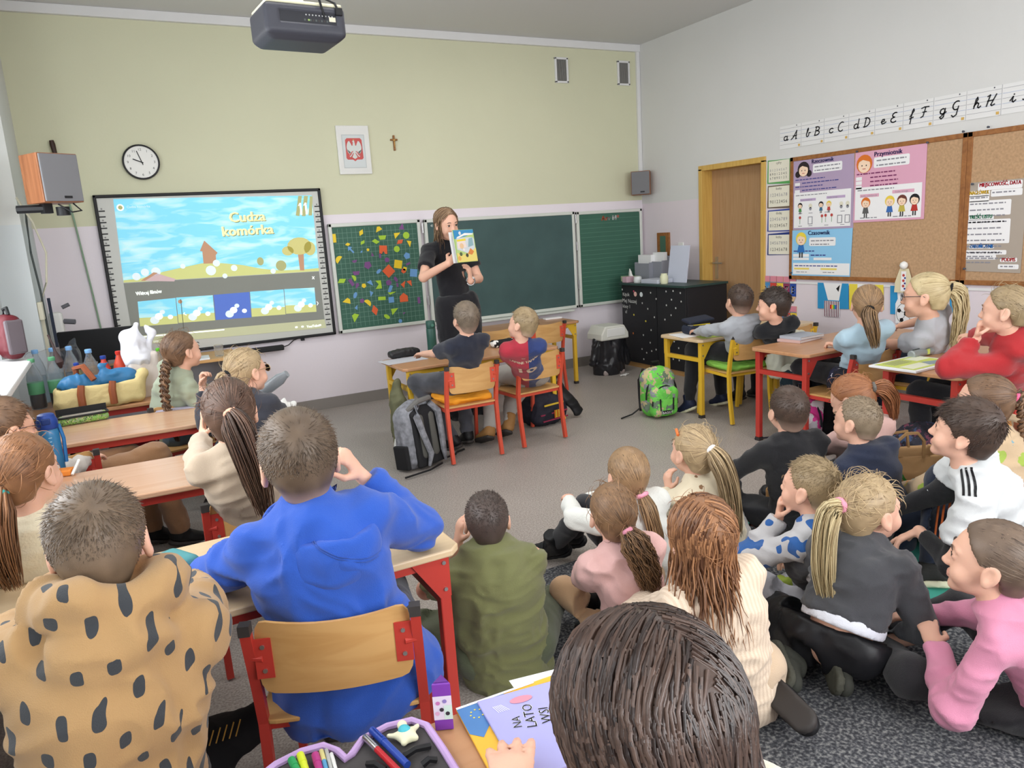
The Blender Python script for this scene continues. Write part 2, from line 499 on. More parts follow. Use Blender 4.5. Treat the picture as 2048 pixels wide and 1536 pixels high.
ml = N.new('ShaderNodeMixRGB'); ml.blend_type = 'MULTIPLY'; ml.inputs['Fac'].default_value = 1
L.new(cr.outputs[0], ml.inputs['Color1']); L.new(rp.outputs[0], ml.inputs['Color2']); L.new(ml.outputs[0], b.inputs['Base Color'])

struct(MB().box(((LX + RX) / 2, (FY + BY) / 2, -0.05), (RX - LX + 0.6, FY - BY + 0.6, 0.1)).build('floor', M_floor))
struct(MB().box(((LX + RX) / 2, (FY + BY) / 2, CZ + 0.05), (RX - LX + 0.6, FY - BY + 0.6, 0.1)).build('ceiling', M_ceil))
struct(MB().box(((LX + RX) / 2, FY + 0.1, CZ / 2), (RX - LX + 0.6, 0.2, CZ)).build('wall_front', M_front))
w = MB(); WZ0, WZ1 = 0.92, 2.65
xs = [LX - .3] + [q for a in ADDED_BWIN for q in a] + [RX + .3]
for i in range(0, len(xs), 2): w.box(((xs[i] + xs[i + 1]) / 2, BY - 0.1, CZ / 2), (xs[i + 1] - xs[i], 0.2, CZ))
for a, b_ in ADDED_BWIN:
 w.box(((a + b_) / 2, BY - 0.1, WZ0 / 2), (b_ - a, 0.2, WZ0)); w.box(((a + b_) / 2, BY - 0.1, (WZ1 + CZ) / 2), (b_ - a, 0.2, CZ - WZ1))
struct(w.build('wall_back', M_right))
# right wall with the door opening
DY0, DY1, DZ = 4.985, 5.845, 2.0
w = MB(); T = 0.24
w.box((RX + T / 2, (DY1 + FY) / 2, CZ / 2), (T, FY - DY1, CZ)); w.box((RX + T / 2, (BY + DY0) / 2, CZ / 2), (T, DY0 - BY, CZ))
w.box((RX + T / 2, (DY0 + DY1) / 2, (CZ + DZ) / 2), (T, DY1 - DY0, CZ - DZ))
struct(w.build('wall_right', M_right))
# left wall with three windows
w = MB(); T = 0.2; WZ0, WZ1 = 0.92, 2.65
ys = [BY] + [q for a in WIN for q in a] + [FY]
for i in range(0, len(ys), 2): w.box((LX - T / 2, (ys[i] + ys[i + 1]) / 2, CZ / 2), (T, ys[i + 1] - ys[i], CZ))
for a, b_ in WIN:
 w.box((LX - T / 2, (a + b_) / 2, WZ0 / 2), (T, b_ - a, WZ0)); w.box((LX - T / 2, (a + b_) / 2, (WZ1 + CZ) / 2), (T, b_ - a, CZ - WZ1))
struct(w.build('wall_left', M_left))
struct(MB().box((LX + 0.095, 6.3, CZ / 2), (0.19, 0.92, CZ)).build('wall_pillar', M_left))
M_glass = mat('window_glass', '#eef4f6', 0.03, alpha=0.10)
for i, (a, b_) in enumerate(WIN + ADDED_BWIN):  # the back-wall pair is added for its light
 t = bpy.data.objects.new('window_%d' % (i + 1), None); C.objects.link(t); t.location = (LX - 0.1, (a + b_) / 2, WZ0); struct(t)
 if i >= len(WIN): t.location = ((a + b_) / 2, BY - 0.1, WZ0); t.rotation_euler = (0, 0, PI / 2)
 f = MB(); W = b_ - a; Hh = WZ1 - WZ0
 for y in (-W / 2 + 0.035, 0, W / 2 - 0.035): f.box((0, y, Hh / 2), (0.06, 0.07, Hh))
 for z in (0.035, Hh - 0.035): f.box((0, 0, z), (0.06, W, 0.07))
 f.build('window_frame', M_trim, t, bevel=0.006)
 MB().box((0, 0, Hh / 2), (0.008, W - 0.1, Hh - 0.1)).build('pane', M_glass, t)
 MB().box((0.14, 0, -0.005), (0.24, W + 0.06, 0.035)).build('window_sill', M_trim, t, bevel=0.008)
# daylight backdrop is the bare sky; ceiling conduit, corner conduit and skirting
struct(MB().box(((LX + RX) / 2, FY - 0.02, CZ - 0.035), (RX - LX, 0.04, 0.07)).build('trim_1', M_trim, bevel=0.004))
struct(MB().box((RX - 0.022, FY - 0.015, 2.6), (0.04, 0.03, 1.36)).build('trim_2', M_trim, bevel=0.004))
M_skirt = mat('vinyl_skirting', '#8b8580', 0.5)
struct(MB().box((2.35, FY - 0.009, 0.05), (RX - LX - 0.0, 0.018, 0.10)).build('baseboard_front', M_skirt))
struct(MB().box((RX - 0.009, (DY1 + FY) / 2, 0.05), (0.018, FY - DY1 - 0.02, 0.10)).build('baseboard_right', M_skirt))
struct(MB().box((RX - 0.009, (BY + DY0) / 2, 0.05), (0.018, DY0 - BY, 0.10)).build('baseboard_right', M_skirt))

# wood materials
def wood(name, c1, c2, scale=(1, 14, 14), rough=0.38, spec=0.4, dist=1.5):
 if name in MATS: return MATS[name]
 m = mat(name, c1, rough, spec=spec); N, L, b = nodes_of(m)
 tc = N.new('ShaderNodeTexCoord'); mp = N.new('ShaderNodeMapping'); mp.inputs['Scale'].default_value = scale
 L.new(tc.outputs['Object'], mp.inputs['Vector'])
 n = N.new('ShaderNodeTexNoise'); n.inputs['Scale'].default_value = 2.2; n.inputs['Detail'].default_value = 6; n.inputs['Distortion'].default_value = dist
 L.new(mp.outputs[0], n.inputs['Vector'])
 r = N.new('ShaderNodeValToRGB'); r.color_ramp.elements[0].position = 0.33; r.color_ramp.elements[0].color = lin(c2)
 r.color_ramp.elements[1].position = 0.62; r.color_ramp.elements[1].color = lin(c1)
 L.new(n.outputs['Fac'], r.inputs['Fac']); L.new(r.outputs[0], b.inputs['Base Color'])
 return m
M_beech = wood('beech_plywood', '#cfa268', '#c4955b', (1.5, 1.5, 9))
M_orange = wood('orange_laminate', '#c0906a', '#b8875f', (.7, 7, 7), 0.32)
M_pale = wood('pale_laminate', '#d6bd9a', '#d0b590', (.7, 7, 7), 0.3)
M_pink = wood('pinkish_laminate', '#cba486', '#c59b7b', (.7, 7, 7), 0.22, 0.6)
M_door = wood('door_laminate', '#b08c66', '#a68059', (14, 14, 0.8), 0.45, 0.3)
M_frame_oak = wood('ochre_door_frame', '#cfa95c', '#c39b4e', (14, 14, 0.8), 0.5)
M_red = mat('red_enamel', '#b93a30', 0.4, spec=0.5)
M_yellow = mat('yellow_enamel', '#e2b535', 0.4, spec=0.5)
M_orangered = mat('orange_red_enamel', '#cc4f38', 0.4, spec=0.5)
M_steel = mat('steel', '#b9b9b9', 0.3, metal=0.9)
M_cap = mat('grey_black_cap', '#3a3634', 0.6)

# the door
d = bpy.data.objects.new('door_1', None); C.objects.link(d); d.location = (RX + 0.14, (DY0 + DY1) / 2, 0); struct(d)
W = DY1 - DY0
MB().box((0, 0, 0.985), (0.045, W - 0.09, 1.95)).build('door_leaf', M_door, d)
f = MB(); f.box((-0.06, W / 2 - 0.025, 0.985), (0.19, 0.05, 1.97)); f.box((-0.06, -W / 2 + 0.025, 0.985), (0.19, 0.05, 1.97)); f.box((-0.06, 0, 1.975), (0.19, W, 0.05))
f.build('door_frame', M_frame_oak, d, bevel=0.004)
h = MB(); yh = W / 2 - 0.11
h.box((-0.026, yh, 1.0), (0.008, 0.035, 0.22), M_steel); h.tube([(-0.03, yh, 1.05), (-0.075, yh, 1.05)], 0.009, M_steel); h.tube([(-0.073, yh + 0.006, 1.05), (-0.075, yh - 0.12, 1.05)], 0.009, M_steel)
h.build('door_handle', M_steel, d, smooth=True)

# ceiling lamps (out of the photograph's view)
for i, (x, y, pw) in enumerate(LAMPS):
 t = empty('unseen_lamp', 'long white fluorescent lamp on the ceiling, row %s from the front, %s side' % (('four', 'three', 'two', 'one')[i // 2], ('window', 'door')[i % 2]), 'lamp', (x, y, CZ - 0.11), group='fluorescent ceiling lamps')
 MB().box((0, 0, 0.075), (1.3, 0.32, 0.07)).build('housing', M_trim, t, bevel=0.01)

# ------------------------------------------------------------------ front wall: whiteboard, chalkboards, wall pieces
XU, ZU = (1, 0, 0), (0, 0, 1)
FN = (0, -1, 0)
def zoomer(x0, y0, s, plane):
 def g(a, b_):
  p = plane(x0 + a / s, y0 + b_ / s); return p
 return g
wb = empty('whiteboard', 'large interactive whiteboard with black frame and a projected cartoon film menu', 'whiteboard', (0.88, FY, 1.32))
wx0, wx1, wz0, wz1 = -0.88, 0.88, -0.645, 0.645
M_wb = mat('whiteboard_surface', '#c9cac4', 0.35)
f = MB()
f.box((0, -0.02, wz1 - 0.012), (1.76, 0.045, 0.024)); f.box((0, -0.02, wz0 + 0.012), (1.76, 0.045, 0.024))
f.box((wx0 + 0.012, -0.02, 0), (0.024, 0.045, 1.29)); f.box((wx1 - 0.012, -0.02, 0), (0.024, 0.045, 1.29))
f.build('frame', M_black, wb, bevel=0.006)
MB().box((0, -0.014, 0), (1.73, 0.026, 1.26)).build('board_surface', M_wb, wb)
YS = FY - 0.027
c = Canvas((-0.88, -0.027, -1.32), XU, ZU, FN)      # u, v are world x, z, seen from the thing's own origin
W8 = zoomer(180, 370, 4.096, lambda x, y: ony(x, y, YS))
def w8(a, b_): p = W8(a, b_); return (p[0], p[2])
def wp(pts): return [w8(a, b_) for a, b_ in pts]
M_mark = mat('dark_print', '#3a3a3a', 0.6)
for k in range(24):                                  # the icon strips on both sides
 t = k / 23
 for xa, xb, ya, yb in ((96, 246, 215, 1293), (1858, 1955, 175, 1143)):
  x, y = w8(xa + (xb - xa) * t, ya + (yb - ya) * t)
  c.rect(x - 0.022, y - 0.005, x + 0.022, y + 0.005, M_mark, 1)
  if k % 3 != 1: c.circ(x, y + 0.017, 0.007, mat('grey_print', '#8d8d8b'), 1, n=8)
c.build('icon_strip', None, wb)['kind'] = 'stuff'
def scr(name, col, e=0.36): return mat('screen_' + name, col, 0.5, emit=e, spec=0.1)
c = Canvas((-0.88, -0.0275, -1.32), XU, ZU, FN)
S_sky = scr('sky', '#7fd3ee'); N, L, b = nodes_of(S_sky)
tc = N.new('ShaderNodeTexCoord'); mp = N.new('ShaderNodeMapping'); mp.inputs['Scale'].default_value = (2.2, 1, 9.0); mp.inputs['Rotation'].default_value = (0, 0.22, 0)
L.new(tc.outputs['Object'], mp.inputs['Vector']); n = N.new('ShaderNodeTexNoise'); n.inputs['Scale'].default_value = 1.6; n.inputs['Detail'].default_value = 3; n.inputs['Distortion'].default_value = 0.6
L.new(mp.outputs[0], n.inputs['Vector']); r = N.new('ShaderNodeValToRGB'); r.color_ramp.elements[0].position = 0.46; r.color_ramp.elements[0].color = lin('#86d6ee')
r.color_ramp.elements[1].position = 0.66; r.color_ramp.elements[1].color = lin('#c4ecee'); L.new(n.outputs['Fac'], r.inputs['Fac'])
L.new(r.outputs[0], b.inputs['Emission Color']); L.new(r.outputs[0], b.inputs['Base Color'])
S_bar = scr('grey_bar', '#8b8d86', 0.12); S_hill = scr('hill', '#c9cc86'); S_tree = scr('tree', '#c6c07e'); S_brown = scr('brown', '#b98f72')
S_white = scr('white', '#f4f8f4', 0.5); S_pale = scr('pale', '#d9e6ea', 0.42); S_title = scr('title', '#efe9c8', 0.4); S_olive = scr('olive', '#a9aa78'); S_dark = scr('dark', '#5d5f55', 0.2)
S_blue = scr('night', '#5d78c8', 0.3); S_ctrl = scr('control', '#c9cba6', 0.15)
c.poly(wp([(190, 115), (1815, 85), (1875, 705), (275, 800)]), S_sky, 0)
c.poly(wp([(275, 800), (275, 780), (420, 765), (600, 710), (780, 670), (920, 640), (1080, 640), (1250, 655), (1400, 685), (1560, 700), (1760, 690), (1875, 680), (1875, 705)]), S_hill, 1)
c.poly(wp([(900, 540), (935, 455), (1045, 555), (1030, 575), (1035, 640), (930, 645), (920, 545)]), S_brown, 2)
c.poly(wp([(1690, 470), (1720, 700), (1755, 700), (1750, 560)]), S_brown, 2)
for x, y, rx, ry in ((1715, 500, .105, .075), (1620, 540, .05, .04), (1800, 520, .05, .06)): q = w8(x, y); c.circ(q[0], q[1], rx, S_tree, 3, ry)
for x, y, rx, ry in ((1395, 625, .028, .035), (1565, 660, .045, .045)): q = w8(x, y); c.circ(q[0], q[1], rx, S_olive, 3, ry)
for x, y, r_ in ((380, 750, .03), (450, 715, .03), (540, 710, .035), (990, 700, .04), (1035, 640, .028), (1180, 680, .026), (1105, 745, .02), (1500, 705, .022), (760, 665, .02)):
 q = w8(x, y); c.circ(q[0], q[1], r_, S_pale, 3)
c.poly(wp([(415, 785), (520, 715), (700, 770), (690, 790)]), scr('roof', '#bfa6a8', 0.5), 3); c.poly(wp([(415, 785), (520, 715), (555, 720), (450, 785)]), S_brown, 4)
c.poly(wp([(275, 805), (1875, 708), (1920, 1100), (350, 1240)]), S_bar, 2)
c.poly(wp([(350, 1240), (1920, 1100), (1935, 1170), (360, 1310)]), S_ctrl, 2)
c.poly(wp([(345, 1258), (1100, 1190), (1100, 1180), (345, 1246)]), S_white, 4); c.poly(wp([(345, 1260), (430, 1252), (430, 1240), (345, 1248)]), scr('red', '#d89a80'), 5)
th = [[(390, 955), (700, 925), (720, 1135), (410, 1158)], [(705, 922), (1005, 902), (1025, 1108), (725, 1130)], [(1012, 900), (1305, 876), (1322, 1085), (1030, 1106)], [(1310, 874), (1585, 855), (1602, 1060), (1325, 1080)], [(1590, 853), (1838, 840), (1855, 1038), (1606, 1055)]]
for i, q in enumerate(th):
 c.poly(wp(q), S_blue if i == 2 else S_sky, 4)
 a = np.array(q, float)
 if i != 2: c.poly(wp([a[3] + (a[0] - a[3]) * .34, a[2] + (a[1] - a[2]) * .3, a[2], a[3]]), S_hill, 5)
 for u, v, r_, m_ in ((.62, .5, .02, S_pale), (.52, .66, .03, S_white), (.40, .80, .034, S_pale), (.82, .72, .02, S_white)):
  p = a[0] * (1 - u) * (1 - v) + a[1] * u * (1 - v) + a[2] * u * v + a[3] * (1 - u) * v; p = w8(*p); c.circ(p[0], p[1], r_, m_, 6, r_ * .9)
c.poly(wp([(740, 935), (765, 1180), (770, 1180), (745, 935)]), S_dark, 7); q = w8(738, 955); c.circ(q[0], q[1], .016, S_brown, 7)
c.poly(wp([(1685, 250), (1705, 90), (1735, 90), (1715, 255)]), S_olive, 5); c.poly(wp([(1735, 255), (1752, 90), (1785, 90), (1765, 255)]), S_olive, 5); c.poly(wp([(1790, 250), (1800, 90), (1822, 95), (1818, 250)]), S_olive, 5)
q = w8(1725, 215)
for dx in (0, .045):
 c.rect(q[0] - .004 + dx, q[1] - .03, q[0] + .012 + dx, q[1] + .07, S_white, 6); c.poly([(q[0] - .02 + dx, q[1] + .045), (q[0] + dx, q[1] + .07), (q[0] + dx, q[1] + .05)], S_white, 6)
q = w8(248, 185); c.circ(q[0], q[1], .026, S_white, 5); c.circ(q[0], q[1], .016, S_olive, 6)
q = w8(300, 190); c.text('Cudza komórka', q[0], q[1], .026, S_pale, 5)
for s_, x, y, h_ in (('Cudza', 1290, 298, .115), ('komórka', 1295, 408, .115)):
 q = w8(x, y); c.text(s_, q[0] + .006, q[1] - .005, h_, S_olive, 6, center=True, bold=.004); c.text(s_, q[0], q[1], h_, S_title, 8, center=True, bold=.004)
q = w8(378, 905); c.text('Więcej filmów', q[0], q[1], .042, S_white, 6, width=.19 * 1, rot=.02, bold=.001)
q = w8(1775, 1170); c.text('YouTube', q[0], q[1], .03, S_white, 6, bold=.001)
for x, y in ((1690, 1165), (1740, 1160), (1883, 1148)): q = w8(x, y); c.rr(q[0] - .011, q[1] - .008, q[0] + .011, q[1] + .008, .004, S_white, 6)
q = w8(410, 1295); c.poly([(q[0] - .008, q[1] - .013), (q[0] + .014, q[1]), (q[0] - .008, q[1] + .013)], S_white, 6)
q = w8(480, 1287); c.poly([(q[0] - .012, q[1] - .005), (q[0] + .004, q[1] - .013), (q[0] + .004, q[1] + .013), (q[0] - .012, q[1] + .005)], S_white, 6)
q = w8(520, 1290); c.text('0:00', q[0], q[1], .022, S_white, 6)
for a_, b_ in (((1820, 750), (1836, 770)), ((1836, 750), (1820, 770)), ((1858, 955), (1868, 968)), ((1868, 968), (1860, 984)), ((775, 1045), (768, 1055)), ((768, 1055), (790, 1065))): c.line([w8(*a_), w8(*b_)], .006, S_white, 8)
c.build('projected_image', None, wb)

sb = empty('soundbar', 'slim black soundbar with cable under the whiteboard', 'soundbar', (1.02, FY, 0.62))
MB().box((0, -0.045, 0), (0.52, 0.06, 0.045)).build('body', M_black, sb, bevel=0.008)
MB().tube([(0.26, -0.04, 0.0), (0.31, -0.02, 0.01), (0.36, -0.012, 0.045), (0.42, -0.01, 0.06)], 0.004, M_black).build('cable', None, sb)
MB().box((0.44, -0.012, 0.05), (0.03, 0.02, 0.035)).build('cable_clip', M_black, sb)

# chalkboard triptych
M_slate = mat('green_slate', '#425a59', 0.55, var=0.10, vscale=4)
M_slate2 = mat('green_slate_wing', '#3d6555', 0.55, var=0.06, vscale=4)
M_alu = mat('pale_aluminium_frame', '#cfd3cb', 0.35, spec=0.5)
M_chalkline = mat('grid_line', '#7a9c8e', 0.7); M_chalkline2 = mat('staff_line', '#5f8877', 0.7)
z0, z1 = 0.675, 1.655
def chalkboard(x0, x1, za, zb, y, label, m, lines):
 t = empty('chalkboard', label, 'chalkboard', ((x0 + x1) / 2, y, (za + zb) / 2))
 w2, h2 = (x1 - x0) / 2, (zb - za) / 2
 out = rrect(-w2 + .03, -h2 + .03, w2 - .03, h2 - .03, .03)
 MB().prism(out[::-1], lambda u, v, k: (u, -0.012 - k, v), 0.008, None).build('slate', m, t)
 f = MB()
 for zz in (-1, 1): f.box((0, -.012, zz * (h2 - .016)), (2 * w2, .034, .032))
 for xx in (-1, 1): f.box((xx * (w2 - .016), -.012, 0), (.032, .034, 2 * h2))
 f.build('frame', M_alu, t, bevel=.006)
 g = Canvas((0, -.020, 0), XU, ZU, FN)
 if lines == 'grid':
  nx = 19; nz = 20
  for i in range(1, nx): u = -w2 + .04 + (2 * w2 - .08) * i / nx; g.rect(u - .0013, -h2 + .045, u + .0013, h2 - .045, M_chalkline)
  for i in range(1, nz): v = -h2 + .04 + (2 * h2 - .08) * i / nz; g.rect(-w2 + .045, v - .0013, w2 - .045, v + .0013, M_chalkline)
 elif lines == 'staff':
  for i in range(1, 20): v = -h2 + .04 + (2 * h2 - .08) * i / 20; g.rect(-w2 + .045, v - .0015, w2 - .045, v + .0015, M_chalkline2)
  for s_, u, col in (('A', -.11, '#d96a4a'), ('r', -.055, '#c96a5a'), ('r', -.02, '#a0a0a0'), ('N', .03, '#e0e4e0'), ('*', .09, '#c97a6a')): g.text(s_, u, h2 - .105, .07, mat('chalk' + col, col), 2, bold=.004)
 if lines: g.build('ruled_lines', None, t)
 if lines == 'plain': pass
 return t
cb_l = chalkboard(1.79, 2.66, z0, z1, FY - .02, 'green gridded chalkboard wing covered with coloured magnet shapes', M_slate2, 'grid')
cb_c = chalkboard(2.70, 4.385, z0 - .03, z1 - .005, FY - .02, 'wide plain dark green chalkboard in the middle, behind the woman', M_slate, '')
cb_r = chalkboard(4.41, 5.265, z0 - .03, z1 - .01, FY - .02, 'green chalkboard wing with ruled writing lines, above the waste bin', M_slate2, 'staff')
MB().box((0, -.045, -.515), (1.5, .10, .02)).build('chalk_tray', M_alu, cb_c, bevel=.004)
f = MB()
for zz in (-.3, 0.1, .38): f.tube([(-.86, -.03, zz), (-.86, -.03, zz + .09)], .008, M_steel); f.tube([(.856, -.03, zz), (.856, -.03, zz + .09)], .008, M_steel)
f.build('hinges', M_steel, cb_c)['kind'] = 'stuff'
g = Canvas((0, -.0245, 0), XU, ZU, FN); g.text('4/1 1', -.78, .43, .035, mat('chalk#e0e4e0', '#e0e4e0'), 0); g.build('chalk_writing', None, cb_c)

MAGC = dict(y=('yellow', '#efcf33'), g=('green', '#a8cf3e'), b=('blue', '#6d9ed0'), o=('orange', '#e2653b'), p=('purple', '#7d4f86'))
MAGS = [  # zoom x, zoom y, colour, shape, size, tilt, label detail
 (155, 420, 'y', 'bar', 9, 90, 'upright yellow rectangle magnet at the upper left edge of the gridded chalkboard'),
 (452, 358, 'y', 'rhomb', 8, 60, 'yellow rhombus magnet high on the gridded board, left of the yellow trapezium'),
 (640, 318, 'y', 'trap', 8, 20, 'topmost yellow trapezium magnet on the gridded chalkboard'),
 (895, 295, 'p', 'kite', 8, 20, 'dark purple magnet in the top right corner above the large green circle'),
 (845, 378, 'y', 'tri', 9, 30, 'yellow triangle magnet left of the large green circle'),
 (946, 388, 'g', 'circ', 7.5, 0, 'upper and larger green circle magnet on the gridded chalkboard'),
 (685, 412, 'g', 'trap2', 9, 0, 'green trapezium magnet below the topmost yellow trapezium'),
 (612, 455, 'g', 'para', 8, -35, 'slanted green parallelogram magnet above the orange notched shape'),
 (468, 466, 'g', 'para', 6, 20, 'small green parallelogram magnet left of the slanted green one'),
 (305, 487, 'y', 'rhomb', 6, 5, 'small yellow rhombus magnet just above the blue arrow'),
 (878, 458, 'o', 'para', 8, 5, 'orange parallelogram magnet between the two green circles'),
 (982, 478, 'y', 'tri', 8, -80, 'yellow triangle magnet under the large green circle at the right'),
 (338, 545, 'b', 'arrow', 9, 130, 'blue arrow magnet in the upper left of the gridded board'),
 (456, 568, 'b', 'rhomb', 3.5, 45, 'tiny blue magnet between the blue arrow and the small yellow one'),
 (527, 546, 'y', 'pent', 3.5, 10, 'tiny yellow magnet left of the orange notched shape'),
 (695, 545, 'o', 'notch', 9, -5, 'orange notched square magnet in the upper middle of the board'),
 (843, 538, 'g', 'circ', 6.8, 0, 'lower green circle magnet on the gridded chalkboard'),
 (955, 612, 'b', 'pent', 8, 15, 'blue pentagon magnet on the right above the yellow square'),
 (203, 650, 'y', 'half', 9, 50, 'yellow half circle magnet at the left edge of the board'),
 (575, 598, 'p', 'tri', 5, 100, 'small purple triangle magnet below the tiny yellow one'),
 (660, 612, 'p', 'bar', 5, 90, 'small upright purple magnet under the orange notched shape'),
 (735, 657, 'p', 'pent', 6, 0, 'purple pentagon magnet left of the yellow square'),
 (380, 672, 'p', 'half', 5.5, 190, 'purple crescent magnet in the left middle of the board'),
 (524, 715, 'p', 'pent', 9, 40, 'big purple pentagon magnet in the middle of the gridded board'),
 (858, 705, 'y', 'sq', 9, -12, 'large yellow square magnet on the gridded chalkboard'),
 (968, 700, 'p', 'bar', 5, 20, 'thin purple magnet right of the yellow square'),
 (932, 755, 'y', 'sq', 4, -20, 'small yellow square magnet touching the small orange pentagon'),
 (918, 778, 'o', 'pent', 6, 170, 'small orange pentagon magnet below the yellow square'),
 (755, 780, 'o', 'sq', 10.5, 40, 'large orange square magnet turned on its corner'),
 (645, 783, 'b', 'oval', 6.5, 40, 'blue oval magnet left of the large orange square'),
 (1028, 800, 'b', 'sq', 8.5, -8, 'blue square magnet at the right edge of the board'),
 (398, 803, 'p', 'trap2', 8, 0, 'purple trapezium magnet above the green leaf shape'),
 (375, 855, 'g', 'half', 7, -65, 'green half circle magnet below the purple trapezium'),
 (240, 888, 'g', 'para', 9, -5, 'flat green parallelogram magnet at the left edge'),
 (345, 905, 'p', 'bar', 8, -60, 'long purple magnet beside the flat green parallelogram'),
 (405, 940, 'p', 'drop', 7, 60, 'purple drop magnet left of the small yellow cup shape'),
 (482, 940, 'y', 'pent', 5.5, 180, 'small yellow cup shaped magnet in the lower middle'),
 (557, 912, 'b', 'tri', 8, -45, 'blue triangle magnet left of the green chevron'),
 (650, 928, 'g', 'chev', 9, 0, 'green chevron magnet in the middle of the board'),
 (755, 908, 'p', 'pent', 7, 60, 'purple pentagon magnet right of the green chevron'),
 (833, 870, 'p', 'oval', 6.5, -60, 'purple oval magnet below the small orange pentagon'),
 (850, 932, 'p', 'bar', 4.5, 95, 'small purple stick magnet below the purple oval'),
 (918, 920, 'o', 'tri', 8, 60, 'orange triangle magnet pointing up at the right'),
 (990, 912, 'o', 'tri', 8, -60, 'orange triangle magnet pointing down at the right'),
 (772, 975, 'b', 'bar', 8, 65, 'thin slanted blue stick magnet above the flat green triangle'),
 (792, 1022, 'g', 'flat', 10, 0, 'flat green triangle magnet under the blue stick'),
 (387, 1045, 'b', 'oval', 7, 65, 'blue oval magnet in the lower left of the board'),
 (563, 1030, 'b', 'tri', 6.5, -100, 'blue triangle magnet above the green bar'),
 (680, 1080, 'g', 'bar', 8.5, -3, 'green rectangle magnet left of the lower blue square'),
 (783, 1095, 'b', 'sq', 6.3, 0, 'lower blue square magnet left of the orange house shape'),
 (920, 1070, 'o', 'house', 9.5, 0, 'orange house shaped magnet at the lower right'),
 (298, 1105, 'y', 'trap', 9, -20, 'yellow quadrilateral magnet at the lower left'),
 (462, 1107, 'p', 'pent', 5.5, 200, 'small purple magnet left of the yellow cut shape'),
 (528, 1125, 'y', 'half', 9, -45, 'yellow cut half magnet above the orange rhombus'),
 (402, 1177, 'b', 'tri', 5.5, 70, 'small blue triangle magnet above the lowest green quadrilateral'),
 (603, 1210, 'o', 'rhomb2', 12, 100, 'tall orange rhombus magnet in the lower middle'),
 (818, 1210, 'g', 'tri', 10, 30, 'green triangle magnet above the green oval'),
 (382, 1285, 'g', 'trap', 10, 50, 'lowest green quadrilateral magnet at the bottom left'),
 (735, 1280, 'g', 'oval', 7.5, -35, 'green oval magnet at the bottom of the board'),
 (925, 1240, 'p', 'tri', 3.5, 20, 'tiny purple magnet right of the lower green triangle'),
 (882, 1328, 'b', 'circ', 4.3, 0, 'small blue circle magnet at the bottom right'),
 (1086, 1100, 'p', 'bar', 7, 90, 'upright purple rectangle magnet at the lower right edge'),
]
SH = dict(sq=[(-1, -1), (1, -1), (1, 1), (-1, 1)], bar=[(-1, -.45), (1, -.45), (1, .45), (-1, .45)], circ=ngon(0, 0, 1, 20), oval=ngon(0, 0, 1, 18, 0, .55),
   pent=ngon(0, 0, 1, 5, PI / 2), tri=[(-1, -.6), (1, -.1), (-.5, .7)], rhomb=[(-1, 0), (0, -.6), (1, 0), (0, .6)], rhomb2=[(-1, 0), (0, -.62), (1, 0), (0, .62)],
   para=[(-1, -.5), (.5, -.5), (1, .5), (-.5, .5)], trap=[(-1, -.6), (1, -.5), (.6, .5), (-.1, .7)], trap2=[(-.65, -.5), (.65, -.5), (1, .5), (-1, .5)],
   half=[(math.cos(PI * k / 10), math.sin(PI * k / 10) - .4) for k in range(11)], kite=[(-1, -.2), (.4, -1), (.7, .9)], arrow=[(-1, -.2), (.2, -.2), (.2, -.7), (1, 0), (.2, .7), (.2, .2), (-1, .2)],
   notch=[(-1, -1), (-.4, -1), (0, -.3), (.5, -1), (1, -1), (.9, 1), (-1, 1)], chev=[(-1, -1), (.6, -1), (.5, 1), (-.9, 1), (-.1, .1)], drop=[(-1, -.1), (.4, -.7), (1, 0), (.4, .6)],
   flat=[(-1, .25), (-.5, -.35), (1, .25)], house=[(-1, -1), (1, -1), (1, .3), (0, 1.1), (-1, .3)])
Z4 = zoomer(640, 400, 5.4875, lambda x, y: ony(x, y, FY - .043))
for x, y, cc, shp, sz, tilt, lab in MAGS:
 p = Z4(x, y); r_ = sz * 5.4875 / 5.4875 * 0.0042; a = math.radians(tilt); ca, sa = math.cos(a), math.sin(a)
 pts = [(r_ * (u * ca - v * sa), r_ * (u * sa + v * ca)) for u, v in SH[shp]]
 o = MB().prism(pts[::-1], lambda u, v, k: (u, -k, v), 0.003).build('magnet_shape', mat('magnet_' + MAGC[cc][0], MAGC[cc][1], 0.5))
 o.location = (p[0], FY - .0405, p[2]); tag(o, lab, 'magnet', 'magnet shapes on the gridded chalkboard')

# clock
ck = empty('wall_clock', 'round wall clock with black rim above the whiteboard', 'clock', (0.378, FY, 2.206))
R90 = [[1, 0, 0], [0, 0, -1], [0, 1, 0]]
MB().lathe([(.10, .0), (.132, .0), (.135, .02), (.132, .036), (.122, .038), (.120, .026), (.02, .024)], (0, 0, 0), None, 40, R90).build('rim', M_black, ck, smooth=True)
c = Canvas((0, -.0265, 0), XU, ZU, FN); c.circ(0, 0, .121, mat('clock_face', '#e9e9e4', .4), 0, n=36)
for k in range(12):
 a = PI / 2 - k * PI / 6; s_ = str(k or 12); c.text(s_, .095 * math.cos(a), .095 * math.sin(a) - .009, .026, M_mark, 2, center=True)
c.build('clock_face', None, ck)
c = Canvas((0, -.030, 0), XU, ZU, FN); c.line([(.01, -.02), (-.022, .082)], .006, M_black, 3); c.line([(.012, -.006), (-.055, .022)], .008, M_black, 3); c.circ(0, 0, .006, M_black, 4); c.build('clock_hands', None, ck)

